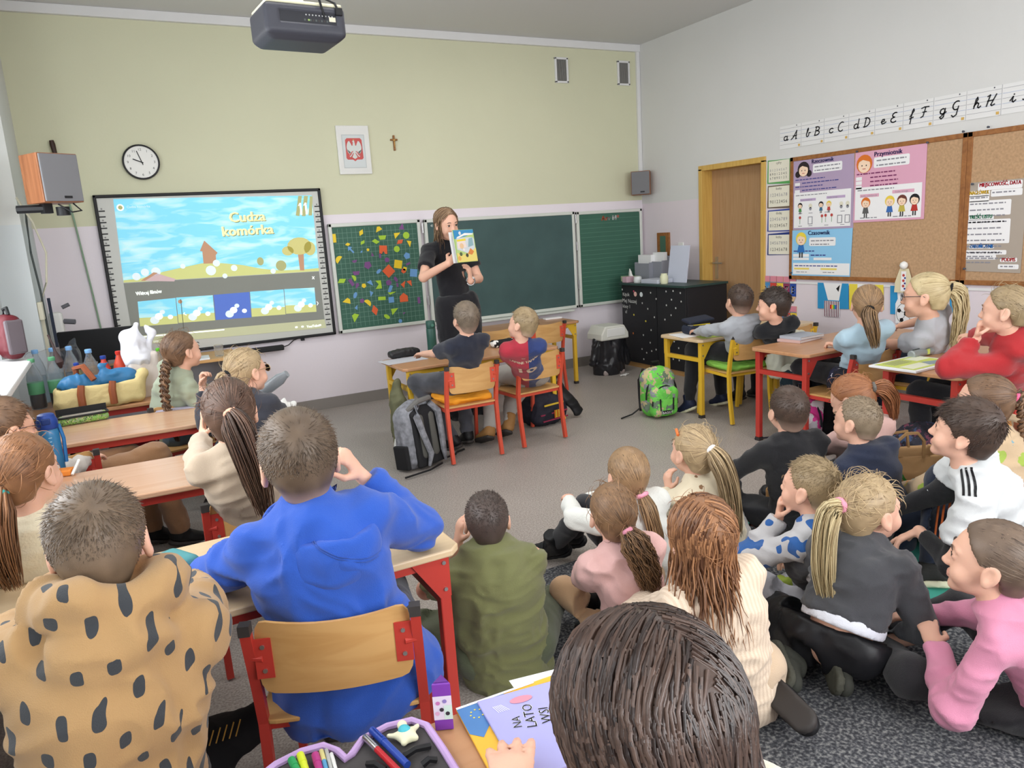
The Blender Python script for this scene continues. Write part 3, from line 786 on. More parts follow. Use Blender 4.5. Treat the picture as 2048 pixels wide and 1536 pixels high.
# emblem picture
em = empty('emblem_picture', 'white framed picture of a white eagle on a red shield', 'picture', (2.105, FY, 2.285))
MB().box((0, -.012, 0), (.295, .024, .415)).build('frame', M_white, em, bevel=.004)
c = Canvas((0, -.0245, 0), XU, ZU, FN)
M_eag = mat('eagle_white', '#d6dad6', .4); M_shield = mat('shield_red', '#c4524e', .4)
c.rect(-.105, -.155, .10, .13, mat('mount_grey', '#b7bdbd', .4), 0); c.rect(-.10, -.15, .095, .125, mat('mount_white', '#d2d8d8', .3), 1)
c.poly([(-.075, .085), (-.06, .1), (.06, .1), (.075, .085), (.078, -.07), (.065, -.083), (.02, -.083), (0, -.097), (-.02, -.083), (-.065, -.083), (-.078, -.07)], M_shield, 2)
for s_ in (-1, 1):
 c.poly([(s_ * q, v) for q, v in [(.004, .04), (.02, .035), (.028, .055), (.04, .077), (.052, .07), (.062, .05), (.068, .025), (.066, .0), (.06, -.02), (.048, -.034), (.036, -.03), (.024, -.012), (.01, -.01)]][::s_], M_eag, 3)
 for k in range(4): c.poly([(s_ * q, v) for q, v in [(.036 + k * .008, -.018 + k * .006), (.044 + k * .008, -.012 + k * .006), (.047 + k * .006, -.045 + k * .012)]][::-s_], M_eag, 3)
 c.poly([(s_ * q, v) for q, v in [(.006, -.018), (.016, -.015), (.036, -.048), (.05, -.052), (.04, -.062), (.03, -.052)]][::-s_], M_eag, 3)
c.poly([(-.011, .05), (-.012, .0), (-.008, -.03), (.008, -.03), (.012, 0), (.011, .05)], M_eag, 4)
c.poly([(-.011, .045), (-.006, .07), (-.016, .066), (-.006, .08), (.006, .078), (.009, .06), (.011, .045)], M_eag, 5)
c.poly([(-.006, .08), (-.008, .092), (0, .086), (.007, .092), (.006, .08)], mat('crown_gold', '#c9b46a'), 5)
c.poly([(-.006, -.028), (-.024, -.062), (-.012, -.07), (0, -.078), (.012, -.07), (.024, -.062), (.006, -.028)], M_eag, 4)
c.build('emblem_print', None, em)
MB().box((0, -.029, 0), (.28, .003, .40)).build('picture_glass', mat('picture_glass', '#ffffff', .03, trans=1, ior=1.05, alpha=.25), em)
# crucifix
cx = empty('crucifix', 'small brown crucifix right of the eagle picture', 'crucifix', (2.49, FY, 2.345))
MB().box((0, -.008, 0), (.018, .014, .135)).box((0, -.008, .028), (.068, .014, .016)).build('cross', wood('cross_wood', '#9a6a3a', '#7e5228'), cx, bevel=.003)
fg = Field((-.035, -.03, -.05), (.035, -.01, .06), .002)
fg.cone((0, -.02, .02), (0, -.02, -.035), .006, .004).cone((0, -.02, .022), (-.026, -.018, .03), .003, .002).cone((0, -.02, .022), (.026, -.018, .03), .003, .002).ell((0, -.022, .034), (.005, .005, .006))
sculpt('figure', fg, mat('bronze', '#b58a52', .4, metal=.6), cx)
# vents
M_grille = mat('vent_grille', '#8b8a86', .6)
for x, lab in ((4.33, 'left of two grey ventilation grilles under the ceiling'), (5.10, 'right of two grey ventilation grilles, next to the room corner')):
 v = empty('air_vent', lab, 'vent', (x, FY, 3.04)); f = MB()
 for s_ in (-1, 1): f.box((s_ * .068, -.01, 0), (.02, .02, .24)); f.box((0, -.01, s_ * .112), (.156, .02, .02))
 f.build('vent_frame', M_trim, v, bevel=.003)
 MB().box((0, -.004, 0), (.12, .004, .21)).build('backing', mat('vent_dark', '#55544f'), v)
 f = MB()
 for k in range(9): f.box((-.052 + k * .013, -.010, 0), (.006, .008, .21))
 f.build('bars', M_grille, v)
# right loudspeaker in the corner, left loudspeaker on the pillar
M_spk = wood('speaker_veneer', '#94603f', '#7f4f32', (10, 10, 1)); M_cloth = mat('speaker_cloth', '#77777a', .9, bump=.3, bscale=600)
def speaker(loc, w_, dp, hh, yaw, lab):
 s_ = empty('loudspeaker', lab, 'loudspeaker', loc, yaw)
 MB().box((0, 0, 0), (w_, dp, hh)).build('cabinet', M_spk, s_, bevel=.004)
 MB().box((0, -dp / 2 - .008, 0), (w_ - .012, .014, hh - .012)).build('grille', M_cloth, s_, bevel=.005)
 MB().box((0.02, -dp / 2 - .017, -hh / 2 + .03), (.045, .004, .014)).build('badge', M_black, s_)
 return s_
s_ = speaker((5.19, 6.62, 1.905), .20, .17, .245, math.radians(-42), 'small wooden loudspeaker with grey front in the right corner')
MB().box((0, .12, 0), (.05, .08, .05)).build('wall_bracket', M_black, s_)
s_ = speaker((-.20, 5.42, 1.975), .235, .20, .285, math.radians(30), 'wooden loudspeaker with grey front on the left wall')
f = MB(); f.box((-.05, .02, -.17), (.05, .05, .06), M_black); f.tube([(-.05, .02, -.17), (-.17, .12, -.17)], .025, M_black); f.tube([(.02, -.03, -.165), (.02, -.03, -.215)], .038, M_black, 14); f.tube([(-.02, -.06, -.15), (.04, -.09, -.2), (.11, -.07, -.19), (.07, -.06, -.145)], .005, M_black)
f.build('wall_bracket', M_black, s_, smooth=True)
# cables and conduits on the pillar
M_greycable = mat('grey_cable', '#4b5150', .6); M_ivory = mat('ivory_plastic', '#cfcbb6', .5)
t = MB(); t.tube([(-.41, 6.15, 1.85), (-.405, 5.95, 1.75), (-.41, 5.9, 1.55), (-.4, 5.95, 1.3), (-.4, 6.0, .8)], .007); o = t.build('hanging_cable', M_greycable, smooth=True); tag(o, 'dark cable hanging down the left pillar below the loudspeaker', 'cable')
t = MB(); t.tube([(-.425, 5.8, 1.9), (-.37, 5.9, 1.75), (-.33, 6.0, 1.55), (-.36, 6.0, 1.35), (-.42, 5.95, 1.2)], .007); o = t.build('hanging_cable', M_ivory, smooth=True); tag(o, 'cream cable looping away from the left pillar', 'cable')
o = MB().box((-.415, 5.9, 1.17), (.03, .09, .12)).build('socket_box', M_ivory, bevel=.006); tag(o, 'cream junction box on the left pillar', 'socket')
o = MB().box((-.42, 5.97, .6), (.022, .03, 1.2)).build('cable_duct', M_ivory, bevel=.003); tag(o, 'cream vertical cable duct on the left pillar', 'duct')
# window pole resting on the wall
wp_ = empty('window_pole', 'long thin green window pole with dark handle on the front wall', 'pole', (-.13, FY - .02, .9))
MB().tube([(-.055, 0, 1.30), (-.02, 0, .9), (.02, 0, .3), (.04, 0, -.1)], .007).build('shaft', mat('pole_green', '#7f9a80', .4), wp_, smooth=True)
MB().tube([(-.075, -.005, 1.47), (-.072, -.005, 1.44), (-.06, -.005, 1.30)], [.016, .02, .012]).build('handle', mat('dark_wood', '#3b2620', .4), wp_, smooth=True)
MB().box((-.03, .01, 1.06), (.05, .02, .012)).build('clip', mat('pole_green', ''), wp_)
f = MB(); f.tube([(0.03, 0, 0.0), (.055, 0, -.36)], .009, square=True); f.tube([(-.25, 0, -.10), (-.05, 0, -.08), (.04, 0, -.06)], .007)
o = f.build('cable_conduit', mat('grey_conduit', '#b0acac', .5)); o.location = (-.14, FY - .012, .9); tag(o, 'thin grey cable conduit running down beside the whiteboard', 'conduit')
# projector
pj = empty('projector', 'dark grey ceiling projector with cables hanging above the class', 'projector', (.885, 3.45, 2.40), math.radians(4))
M_pj = mat('projector_grey', '#3c3d45', .45); M_pj2 = mat('projector_dark', '#26272d', .5)
fg = Field((-.2, -.15, -.08), (.2, .15, .09), .006); fg.box((0, 0, .01), (.172, .125, .062), .022); fg.box((0, 0.01, -.035), (.15, .11, .03), .02, .02); fg.box((0.01, -.125, .02), (.125, .006, .024), .003, .002, 's')
sculpt('body', fg, M_pj, pj)
MB().box((0, 0, .077), (.32, .235, .014)).build('lid', mat('projector_lid', '#d8d4b8', .4), pj, bevel=.006)
c = Canvas((0.01, -.1185, .02), XU, ZU, FN); c.rect(-.12, -.022, .12, .022, M_pj2, 0)
for k in range(9): c.circ(-.01 + k * .014, .010, .003, M_steel, 2, n=8); c.rect(-.02 + k * .012, -.014, -.013 + k * .012, -.006, M_cap if k % 2 else M_greycable, 2)
c.rect(.088, -.01, .116, .008, M_ivory, 2); c.circ(.0, -.01, .004, mat('jack_green', '#8fae5a'), 3, n=8); c.build('connector_panel', None, pj)
MB().tube([(.02, .02, .08), (.02, .02, .92)], .022).build('ceiling_pole', M_white, pj, smooth=True)
MB().tube([(.08, -.12, .02), (.06, -.13, .09), (.03, -.05, .2), (.03, 0, .5)], .005).tube([(.14, -.13, .05), (.13, -.12, .085), (.05, -.03, .15), (.03, 0, .5)], .005).tube([(-.03, -.02, .085), (-.01, -.01, .2), (.0, 0, .5)], .009).build('cables', M_black, pj, smooth=True)
MB().box((.14, -.13, .05), (.03, .016, .03)).build('power_plug', M_black, pj, bevel=.003)

# ------------------------------------------------------------------ right wall
RN = (-1, 0, 0); RU = (0, -1, 0)
def rp_(px, py): p = onx(px, py, RX - .012); return (-p[1], p[2])
def zr(x0, y0, s): return lambda a, b_: rp_(x0 + a / s, y0 + b_ / s)
M_cork = mat('cork', '#b39270', .9, bump=.5, bscale=250, var=.14, vscale=60); M_corkframe = wood('cork_frame', '#9a6638', '#84542c', (8, 8, 8), .5)
def corkboard(y0, y1, za, zb, lab):
 t = empty('corkboard', lab, 'corkboard', (RX, (y0 + y1) / 2, (za + zb) / 2)); W, H_ = y1 - y0, zb - za
 MB().box((-.008, 0, 0), (.014, W - .03, H_ - .03)).build('cork_panel', M_cork, t)
 f = MB()
 for s_ in (-1, 1): f.box((-.011, 0, s_ * (H_ / 2 - .017)), (.022, W, .034)); f.box((-.011, s_ * (W / 2 - .017), 0), (.022, .034, H_))
 f.build('frame', M_corkframe, t, bevel=.003); return t
corkboard(3.185, 4.70, .925, 1.955, 'cork notice board with three grammar posters beside the door')
corkboard(1.68, 3.184, .925, 1.955, 'cork notice board with the handwritten letter sheet, at the right edge')
M_ink = mat('ink_grey', '#8a8a92', .7); M_navy_ink = mat('ink_navy', '#3b3f8a', .7); M_paper = mat('paper_white', '#e9e9ea', .6)
def sheet(name, corners, m, lab, cat='poster', lift=.016, group=None):
 """a thin paper sheet on the right wall; corners TL TR BR BL in (u, v)"""
 cu = sum(q[0] for q in corners) / 4; cv = sum(q[1] for q in corners) / 4
 t = empty(name, lab, cat, (RX - lift, -cu, cv), group=group)
 pts = [(u - cu, v - cv) for u, v in corners][::-1]
 MB().prism(pts, lambda u, v, k: (.001 - k, -u, v), .002).build('paper', m, t)
 cvs = Canvas((-.0012, cu, -cv), RU, ZU, RN, .0004)
 return t, cvs
def para_lines(c, x0, x1, y, n, dy, m, h=.006, k=3, rag=.25, seed=1):
 rr = random.Random(seed)
 for i in range(n):
  x = x0; xe = x1 - (x1 - x0) * rag * rr.random()
  while x < xe:
   w_ = rr.uniform(.012, .045); c.rect(x, y - i * dy, min(x + w_, xe), y - i * dy + h, m, k); x += w_ + .008
def face_print(c, x, y, r, hair, k=4, body=None, long=False):
 c.circ(x, y, r * 1.12, mat('print_hair_' + hair, hair, .7), k); c.circ(x, y - r * .22, r * .86, mat('print_skin', '#f0d3b8', .7), k + 1)
 if long:
  c.circ(x - r * 1.05, y - r * .7, r * .5, mat('print_hair_' + hair, hair, .7), k); c.circ(x + r * 1.05, y - r * .7, r * .5, mat('print_hair_' + hair, hair, .7), k)
 c.poly([(x - r * .8, y + r * .25), (x - r * .2, y + r * .5), (x + r * .8, y + r * .2), (x + r * .7, y + r * .8), (x, y + r * 1.1), (x - r * .7, y + r * .8)][::-1][::-1], mat('print_hair_' + hair, hair, .7), k + 2)
 for s_ in (-.3, .3): c.circ(x + s_ * r, y - r * .2, r * .09, M_mark, k + 3, n=8)
 c.line([(x - r * .2, y - r * .6), (x + r * .2, y - r * .6)], r * .08, mat('print_red', '#b5453f'), k + 3)
 if body: c.poly([(x - r * .8, y - r * 2.3), (x + r * .8, y - r * 2.3), (x + r * .5, y - r * 1.0), (x - r * .5, y - r * 1.0)], mat('print_' + body, body, .7), k); c.rect(x - r * .4, y - r * 3.2, x - r * .1, y - r * 2.3, M_mark, k); c.rect(x + r * .1, y - r * 3.2, x + r * .4, y - r * 2.3, M_mark, k)
ZB = zr(1560, 150, 4.197)
# purple noun poster
q = [ZB(118, 712), ZB(628, 650), ZB(618, 1283), ZB(112, 1300)]
t, c = sheet('grammar_poster', q, mat('poster_purple', '#ac99b4', .6), 'purple grammar poster headed Rzeczownik with a dark haired girl')
U0, V1 = q[0]; U1 = q[1][0]; V0 = q[3][1]; Wd, Hd = U1 - U0, V1 - V0
def uv(a, b_): return (U0 + Wd * a, V1 - Hd * b_)
c.text('Rzeczownik', *uv(.5, .085), .045, M_navy_ink, 3, center=True, bold=.0015)
c.rr(*uv(.34, .22), *uv(.82, .10), .012, M_paper, 2); para_lines(c, uv(.37, 0)[0], uv(.8, 0)[0], uv(0, .145)[1], 2, .03, M_ink, .009)
face_print(c, *uv(.18, .15), .055, '#2b2326', 4, long=True)
for k in range(4): para_lines(c, uv(.04, 0)[0] + (.07 if k % 2 else 0), uv(.8, 0)[0], uv(0, .30 + k * .05)[1], 1, .03, M_navy_ink, .007, 3, .4, k)
for k in (.35, .45): c.rect(*uv(.03, k + .025), *uv(.12, k - .015), M_paper, 2)
c.rect(*uv(.02, .975), *uv(.97, .475), M_paper, 2)
para_lines(c, uv(.05, 0)[0], uv(.6, 0)[0], uv(0, .52)[1], 1, .03, M_ink, .007)
M_tag = mat('tag_purple', '#b9a2c4', .6)
c.rect(*uv(.13, .60), *uv(.40, .565), M_tag, 3); c.rect(*uv(.58, .59), *uv(.88, .555), M_tag, 3); c.text('liczba pojedyncza', *uv(.14, .592), .017, M_ink, 4); c.text('liczba mnoga', *uv(.60, .582), .018, M_ink, 4)
for a, hr, bd in ((.13, '#2b2326', '#4a8a4a'), (.49, '#2b2326', '#3a6a8a'), (.62, '#e6c84a', '#b5453f')): face_print(c, *uv(a, .66), .022, hr, 4, bd)
for a in (.31, .82, .92): c.circ(*uv(a, .67), .018, mat('print_pale', '#d8d4c0'), 4); c.circ(*uv(a, .71), .014, M_ink, 4, n=8)
for a, b_ in ((.13, .83), (.51, .82), (.57, .815), (.67, .815)): c.circ(*uv(a, b_), .013, mat('print_red', '#b5453f'), 5, n=8); c.line([uv(a, b_ + .01), uv(a, b_ + .09)], .004, mat('print_#4a8a4a', '#4a8a4a'), 4)
for a in (.27, .76, .88): c.rect(*uv(a, .93), *uv(a + .08, .82), M_ink, 4); c.rect(*uv(a + .012, .92), *uv(a + .068, .83), M_paper, 5)
for a in (.13, .31, .58, .84): para_lines(c, uv(a - .03, 0)[0], uv(a + .05, 0)[0], uv(0, .775)[1], 1, .02, M_ink, .005); para_lines(c, uv(a - .03, 0)[0], uv(a + .05, 0)[0], uv(0, .955)[1], 1, .02, M_ink, .005)
c.build('poster_print', None, t)
# pink adjective poster
q = [ZB(640, 655), ZB(1243, 565), ZB(1213, 1208), ZB(618, 1240)]
t, c = sheet('grammar_poster', q, mat('poster_pink', '#d7a2b8', .6), 'pink grammar poster headed Przymiotnik with a red haired girl', lift=.019)
U0, V1 = q[0]; U1 = q[1][0]; V0 = q[3][1]; Wd, Hd = U1 - U0, V1 - V0
c.text('Przymiotnik', *uv(.48, .085), .048, M_navy_ink, 3, center=True, bold=.0015)
c.rr(*uv(.28, .245), *uv(.78, .10), .012, M_paper, 2); para_lines(c, uv(.32, 0)[0], uv(.75, 0)[0], uv(0, .155)[1], 2, .035, M_ink, .01)
face_print(c, *uv(.14, .17), .062, '#d5722a', 4)
for k in range(4): para_lines(c, uv(.03, 0)[0] + (.12 if k else 0), uv(.72, 0)[0], uv(0, .32 + k * .058)[1], 1, .03, mat('ink_wine', '#7a3060'), .009, 3, .4, k + 9)
for k in (.37, .43, .49): c.rect(*uv(.02, k + .03), *uv(.11, k - .02), M_paper, 2)
c.rect(*uv(.015, .965), *uv(.96, .50), M_paper, 2); para_lines(c, uv(.05, 0)[0], uv(.6, 0)[0], uv(0, .55)[1], 1, .03, M_ink, .008)
M_tagp = mat('tag_pink', '#d9a6bb', .6); c.rect(*uv(.09, .645), *uv(.37, .60), M_tagp, 3); c.rect(*uv(.56, .62), *uv(.86, .575), M_tagp, 3); c.text('liczba pojedyncza', *uv(.105, .635), .02, M_ink, 4); c.text('liczba mnoga', *uv(.60, .61), .02, M_ink, 4)
for a, hr, bd in ((.18, '#d5722a', '#5a5a5a'), (.53, '#e6c84a', '#3a6ab0'), (.70, '#6a3a30', '#c0b050'), (.87, '#1d1d20', '#b5352f')): face_print(c, *uv(a, .72), .036, hr, 4, bd)
for a in (.10, .58): para_lines(c, uv(a, 0)[0], uv(a + .26, 0)[0], uv(0, .945)[1], 1, .02, M_ink, .007)
c.build('poster_print', None, t)
# blue verb poster
ZC = zr(1380, 150, 3.066)
q = [ZC(633, 953), ZC(1003, 937), ZC(985, 1237), ZC(628, 1228)]
t, c = sheet('grammar_poster', q, mat('poster_blue', '#8cc3e6', .6), 'light blue grammar poster headed Czasownik with a blond boy', lift=.021)
U0, V1 = q[0]; U1 = q[1][0]; V0 = q[3][1]; Wd, Hd = U1 - U0, V1 - V0
c.text('Czasownik', *uv(.46, .11), .05, M_navy_ink, 3, center=True, bold=.0015); c.rr(*uv(.30, .35), *uv(.74, .17), .012, M_paper, 2); para_lines(c, uv(.33, 0)[0], uv(.72, 0)[0], uv(0, .25)[1], 2, .03, M_ink, .009)
face_print(c, *uv(.16, .19), .05, '#e6cf4a', 4, '#2f6fb5')
c.rect(*uv(.02, .585), *uv(.30, .52), M_paper, 2); c.rect(*uv(.02, .655), *uv(.30, .60), M_paper, 2); c.rect(*uv(.38, .655), *uv(.68, .60), M_paper, 2)
para_lines(c, uv(.03, 0)[0], uv(.4, 0)[0], uv(0, .47)[1], 1, .03, M_navy_ink, .009); para_lines(c, uv(.33, 0)[0], uv(.6, 0)[0], uv(0, .56)[1], 1, .03, M_navy_ink, .009)
c.rect(*uv(.02, .97), *uv(.97, .72), M_paper, 2); para_lines(c, uv(.05, 0)[0], uv(.8, 0)[0], uv(0, .79)[1], 1, .03, M_navy_ink, .008)
for a in (.04, .5): c.rr(*uv(a, .865), *uv(a + .27, .825), .008, mat('tag_yellow', '#ead46a', .6), 3); para_lines(c, uv(a + .04, 0)[0], uv(a + .24, 0)[0], uv(0, .925)[1], 1, .02, M_ink, .006)
c.build('poster_print', None, t)
# letter sheet
ZL = zr(1880, 340, 6.982)
q = [ZL(430, 180), ZL(1260, 105), ZL(1130, 1440), ZL(355, 1410)]
q[1] = (q[2][0] + .004, q[1][1]); q[0] = (q[3][0], q[0][1]); q[3] = (q[0][0], q[3][1])
t, c = sheet('letter_sheet', q, mat('kraft_sheet', '#a79c90', .8), 'brown sheet with pasted strips explaining how to write a letter', lift=.018)
def strip(x0, y0, x1, y1, k=2): a = ZL(x0, y0); b_ = ZL(x1, y1); c.rr(a[0], b_[1], b_[0], a[1], .008, M_paper, k)
def head(s_, x, y, w_, col):
 a = ZL(x, y); b_ = ZL(x + w_, y); c.text(s_, a[0], a[1], .036, mat('ink' + col, col, .7), 4, width=b_[0] - a[0], bold=.002)
strip(545, 185, 1160, 245); head('MIEJSCOWOŚĆ, DATA', 560, 238, 580, '#b5303c'); strip(410, 300, 705, 360); head('NAGŁÓWEK', 425, 350, 270, '#d4ab2a'); strip(725, 280, 1160, 345)
strip(415, 370, 695, 435); strip(415, 440, 995, 620); strip(410, 640, 760, 690); head('TREŚĆ LISTU', 420, 684, 315, '#1f7a55'); strip(390, 700, 975, 1020); strip(415, 1050, 765, 1095); head('ZAKOŃCZENIE', 425, 1090, 330, '#2a6ab0')
strip(360, 1120, 935, 1180); strip(360, 1180, 790, 1250); strip(850, 1222, 1085, 1285); head('PODPIS', 870, 1275, 190, '#c04a4a'); strip(820, 1315, 1105, 1385)
for x0, x1, y, n_ in ((435, 680, 405, 1), (430, 980, 490, 4), (400, 955, 745, 7), (390, 900, 1165, 1), (385, 740, 1215, 2), (850, 1070, 1355, 1), (740, 1130, 325, 1)):
 a = ZL(x0, y); b_ = ZL(x1, y); para_lines(c, a[0], b_[0], a[1], n_, .0385 * 1.05, M_ink, .009, 3, .15, x0 + y)
c.build('pasted_strips', None, t)
for (px, py), wh in zip(((1717, 303), (1858, 285), (1585, 545), (1948, 368), (1932, 537), (1930, 263), (1980, 254)), ('between the purple and pink posters', 'at the top right corner of the pink poster', 'at the lower left corner of the blue poster', 'at the top left corner of the letter sheet', 'at the bottom left corner of the letter sheet', 'in the top frame where the two cork boards meet', 'in the top frame above the letter sheet')):
 p = rp_(px, py); o = MB().lathe([(.004, 0), (.007, .004), (.005, .012), (.008, .016), (.004, .02)], (0, 0, 0), None, 10, [[0, 0, -1], [0, 1, 0], [1, 0, 0]]).build('push_pin', mat('pin', '#4a4d58', .4), smooth=True)
 o.location = (RX - .02, -p[0], p[1]); tag(o, 'small dark push pin ' + wh, 'pin', 'push pins on the cork boards')
# small number charts between door and corkboard
for i, (yt, yb, col, cn, hd_) in enumerate(((512, 665, '#5aa05a', 'green', 'cyfry'), (668, 815, '#6a5a4a', 'brown', 'liczby'), (818, 958, '#3a4a9a', 'navy', 'dodaj'), (962, 1102, '#2a3a7a', 'dark blue', 'liczby'))):
 q = [ZC(474, yt + 14), ZC(612, yt), ZC(612, yb), ZC(470, yb + 3)]
 t, c = sheet('number_chart', q, mat('border_' + cn.replace(' ', '_'), col, .6), 'cream number chart with %s border, number %s from the top beside the door' % (cn, ('one', 'two', 'three', 'four')[i]), 'chart', .004)
 U0, V1 = q[0]; U1 = q[1][0]; V0 = q[3][1]; Wd, Hd = U1 - U0, V1 - V0
 c.rect(*uv(.04, .96), *uv(.97, .05), mat('chart_cream', '#e0dccb', .6), 2); c.text(hd_, *uv(.5, .2), .03, M_mark, 3, center=True)
 for r_ in range(2 + (i == 0)):
  for k in range(8): c.text(str((k + r_ * 8 + i) % 10), *uv(.1 + k * .1, .5 + r_ * (.17 if i == 0 else .3)), .03 if i == 0 else .04, M_ink if r_ == 0 else M_mark, 3)
 c.build('chart_print', None, t)
# cursive alphabet cards
def arc(cx, cy, rx, ry, a0, a1, n=12): return [(cx + rx * math.cos(math.radians(a0 + (a1 - a0) * k / n)), cy + ry * math.sin(math.radians(a0 + (a1 - a0) * k / n))) for k in range(n + 1)]
LET = dict(
 a=[arc(.35, .5, .33, .5, 60, 380), [(.68, 1), (.66, .2), (.75, 0), (.95, .2)]], A=[[(0, 0), (.35, .5), (.75, 2), (.8, 0), (.95, .1)], [(.25, .75), (.85, .8)]],
 b=[[(.1, .6), (.4, 1.6), (.35, 2), (.2, 1.7), (.15, .3), (.35, 0), (.6, .3), (.6, .9), (.9, .9)]], B=[[(.2, 0), (.3, 1.9)], arc(.35, 1.5, .45, .45, 120, -90), arc(.35, .55, .55, .5, 90, -110)],
 c=[arc(.45, .5, .4, .5, 50, 320)], C=[arc(.5, 1, .45, 1, 60, 310)],
 d=[arc(.35, .5, .33, .5, 60, 380), [(.72, 2), (.68, .2), (.8, 0), (.95, .2)]], D=[[(.3, 1.9), (.25, 0), (.1, .1)], arc(.3, 1, .6, .95, 110, -95)],
 e=[[(.1, .4), (.6, .6), (.55, .95), (.3, .95), (.12, .5), (.3, .02), (.6, .08), (.9, .35)]], E=[arc(.5, 1.5, .35, .45, 60, 270), arc(.45, .5, .4, .5, 90, 320)],
 f=[[(.1, .5), (.6, 1.6), (.5, 2), (.35, 1.6), (.3, -.9)], [(.1, .1), (.65, .35)]], F=[[(.05, 1.8), (.4, 2), (.95, 1.95)], [(.55, 1.95), (.45, .2), (.2, 0)], [(.3, 1), (.75, 1.05)]],
 g=[arc(.35, .5, .33, .5, 60, 380), [(.68, 1), (.62, -.6), (.35, -.95), (.1, -.6), (.9, .3)]], G=[arc(.5, 1.2, .42, .8, 60, 300), [(.75, 1), (.7, -.6), (.4, -.95), (.15, -.6)]],
 h=[[(.1, .4), (.45, 1.6), (.35, 2), (.2, 1.6), (.12, 0)], [(.14, .5), (.45, 1), (.65, .8), (.62, .15), (.8, 0), (1, .25)]], H=[[(.05, 1.8), (.3, 2), (.15, 0)], [(.95, 2), (.6, .2), (.75, 0), (1, .2)], [(.15, .95), (.75, 1.0)]],
 i=[[(.1, .3), (.4, 1), (.38, .2), (.55, 0), (.8, .3)], [(.45, 1.35), (.47, 1.42)]], I=[[(.2, 1.9), (.6, 2), (.9, 1.95)], [(.65, 1.95), (.6, .3), (.3, 0), (.05, .2)]])
M_bl = mat('blue_rule', '#8a9cc4', .7); M_let = mat('letter_black', '#2a2a2e', .6); M_pg = mat('alphabet_paper', '#dddddc', .7)
for k, ch in enumerate('abcdefghi'):
 y0 = 4.83 - .2305 * k; u0, u1 = -y0, -y0 + .2305; va = 2.037; vb = 2.225
 t, c = sheet('alphabet_card', [(u0, vb), (u1, vb), (u1, va), (u0, va)], M_pg, 'white ruled alphabet card with handwritten letters %s %s' % (ch.upper(), ch), 'card', .003 + .0012 * (k % 2), 'alphabet cards above the cork boards')
 U0, V1 = u0, vb; Wd, Hd = u1 - u0, vb - va
 for j, v in enumerate((va + .035, va + .068, va + .10, va + .132, va + .163)): c.rect(u0 + .004, v - .001, u1 - .004, v + .001, M_bl if j in (1, 3) else M_ink, 1)
 base = va + .068; xh = .034
 for L_, ox, w_ in ((ch, .045, .05), (ch.upper(), .125, .06)):
  for st in LET[L_]: c.line([(u0 + ox + w_ * (x + .12 * y), base + xh * y) for x, y in st], .0085, M_let, 4)
 c.rect(u1 - .032, va + .006, u1 - .012, va + .024, mat('card_tag', '#cda75a'), 3); c.rect(u1 - .002, va, u1, vb, M_ink, 2); c.circ(u1 - .05, vb - .01, .005, mat('pin', '#4a4d58'), 4, n=8)
 c.build('letter_print', None, t)
# pencil-shaped letter banners, pupils' collages below the corkboard
ZP = zr(1520, 540, 3.879)
cols = ['#4a8ac0', '#c8453a', '#e8c63a', '#8a3a5a', '#2a4a9a']
for row, (word, yt, dx) in enumerate((('NASZE', 45, 0), ('PRACE', 272, 4))):
 for k, ch in enumerate(word):
  a = ZP(22 + k * 51 + dx, yt + 2 * k); b_ = ZP(74 + k * 51 + dx, yt + 2 * k); W_ = b_[0] - a[0]; top = a[1]; hh = .24 if row == 0 else .22
  q = [(a[0] + .003, top), (b_[0] - .003, top), (b_[0] - .003, top - hh * .72), (a[0] + .003, top - hh * .72)]
  col = cols[(k + row * 3) % 5]
  t, c = sheet('pencil_banner', q, mat('banner' + col, col, .6), 'paper pencil with the letter %s in the %s row of banners beside the door' % (ch, ('upper', 'lower')[row]), 'banner', .0035, 'pencil letter banners')
  um = (q[0][0] + q[1][0]) / 2; c.rect(q[0][0], top - .05, q[1][0], top + .0, mat('eraser_pink', '#d88a98', .6), 1); c.rect(q[0][0], top - .06, q[1][0], top - .05, M_ink, 1)
  c.poly([(q[3][0], top - hh * .72), (um, top - hh), (q[2][0], top - hh * .72)], mat('pencil_wood', '#d8b48a', .7), 1); c.poly([(um - .012, top - hh * .9), (um, top - hh), (um + .012, top - hh * .9)], M_mark, 2)
  c.text(ch, um, top - hh * .60, .085, M_paper, 3, center=True, bold=.003); c.build('banner_print', None, t)
o = MB().box((RX - .004, 3.6, .895), (.006, 2.2, .018)).build('picture_rail', M_trim); tag(o, 'narrow white hanging strip under the cork boards', 'rail')
M_kitblue = mat('kit_blue', '#2f8fc4', .7)
def collage(px0, px1, yt, yb, m, lab): q = [ZP(px0, yt), ZP(px1, yt + 8), ZP(px1, yb + 6), ZP(px0, yb)]; return sheet('collage', q, m, lab, 'artwork', .0075), q
(t, c), q = collage(445, 684, 98, 298, M_kitblue, 'blue card with a white shirt and striped maroon shorts cut from paper')
U0, V1 = q[0]; Wd = q[1][0] - q[0][0]; Hd = q[0][1] - q[3][1]
c.poly([uv(.2, 0), uv(.36, .65), uv(.72, .65), uv(.8, .0)], M_paper, 2)
c.rect(*uv(.24, 1.28), *uv(.74, .68), M_paper, 3)
for k in range(9): c.rect(*uv(.25 + k * .055, 1.28), *uv(.278 + k * .055, .68), mat('maroon', '#6a2a44', .7), 4)
for k, cc in enumerate(('#d83a3a', '#e8c63a', '#3aa05a', '#3a6ac0')): c.rect(*uv(.44 + k * .05, .98), *uv(.49 + k * .05, .82), mat('rainbow' + cc, cc), 5)
c.poly([uv(.62, .2), uv(.74, .05), uv(.7, .32)], M_black, 5); c.build('collage_print', None, t)
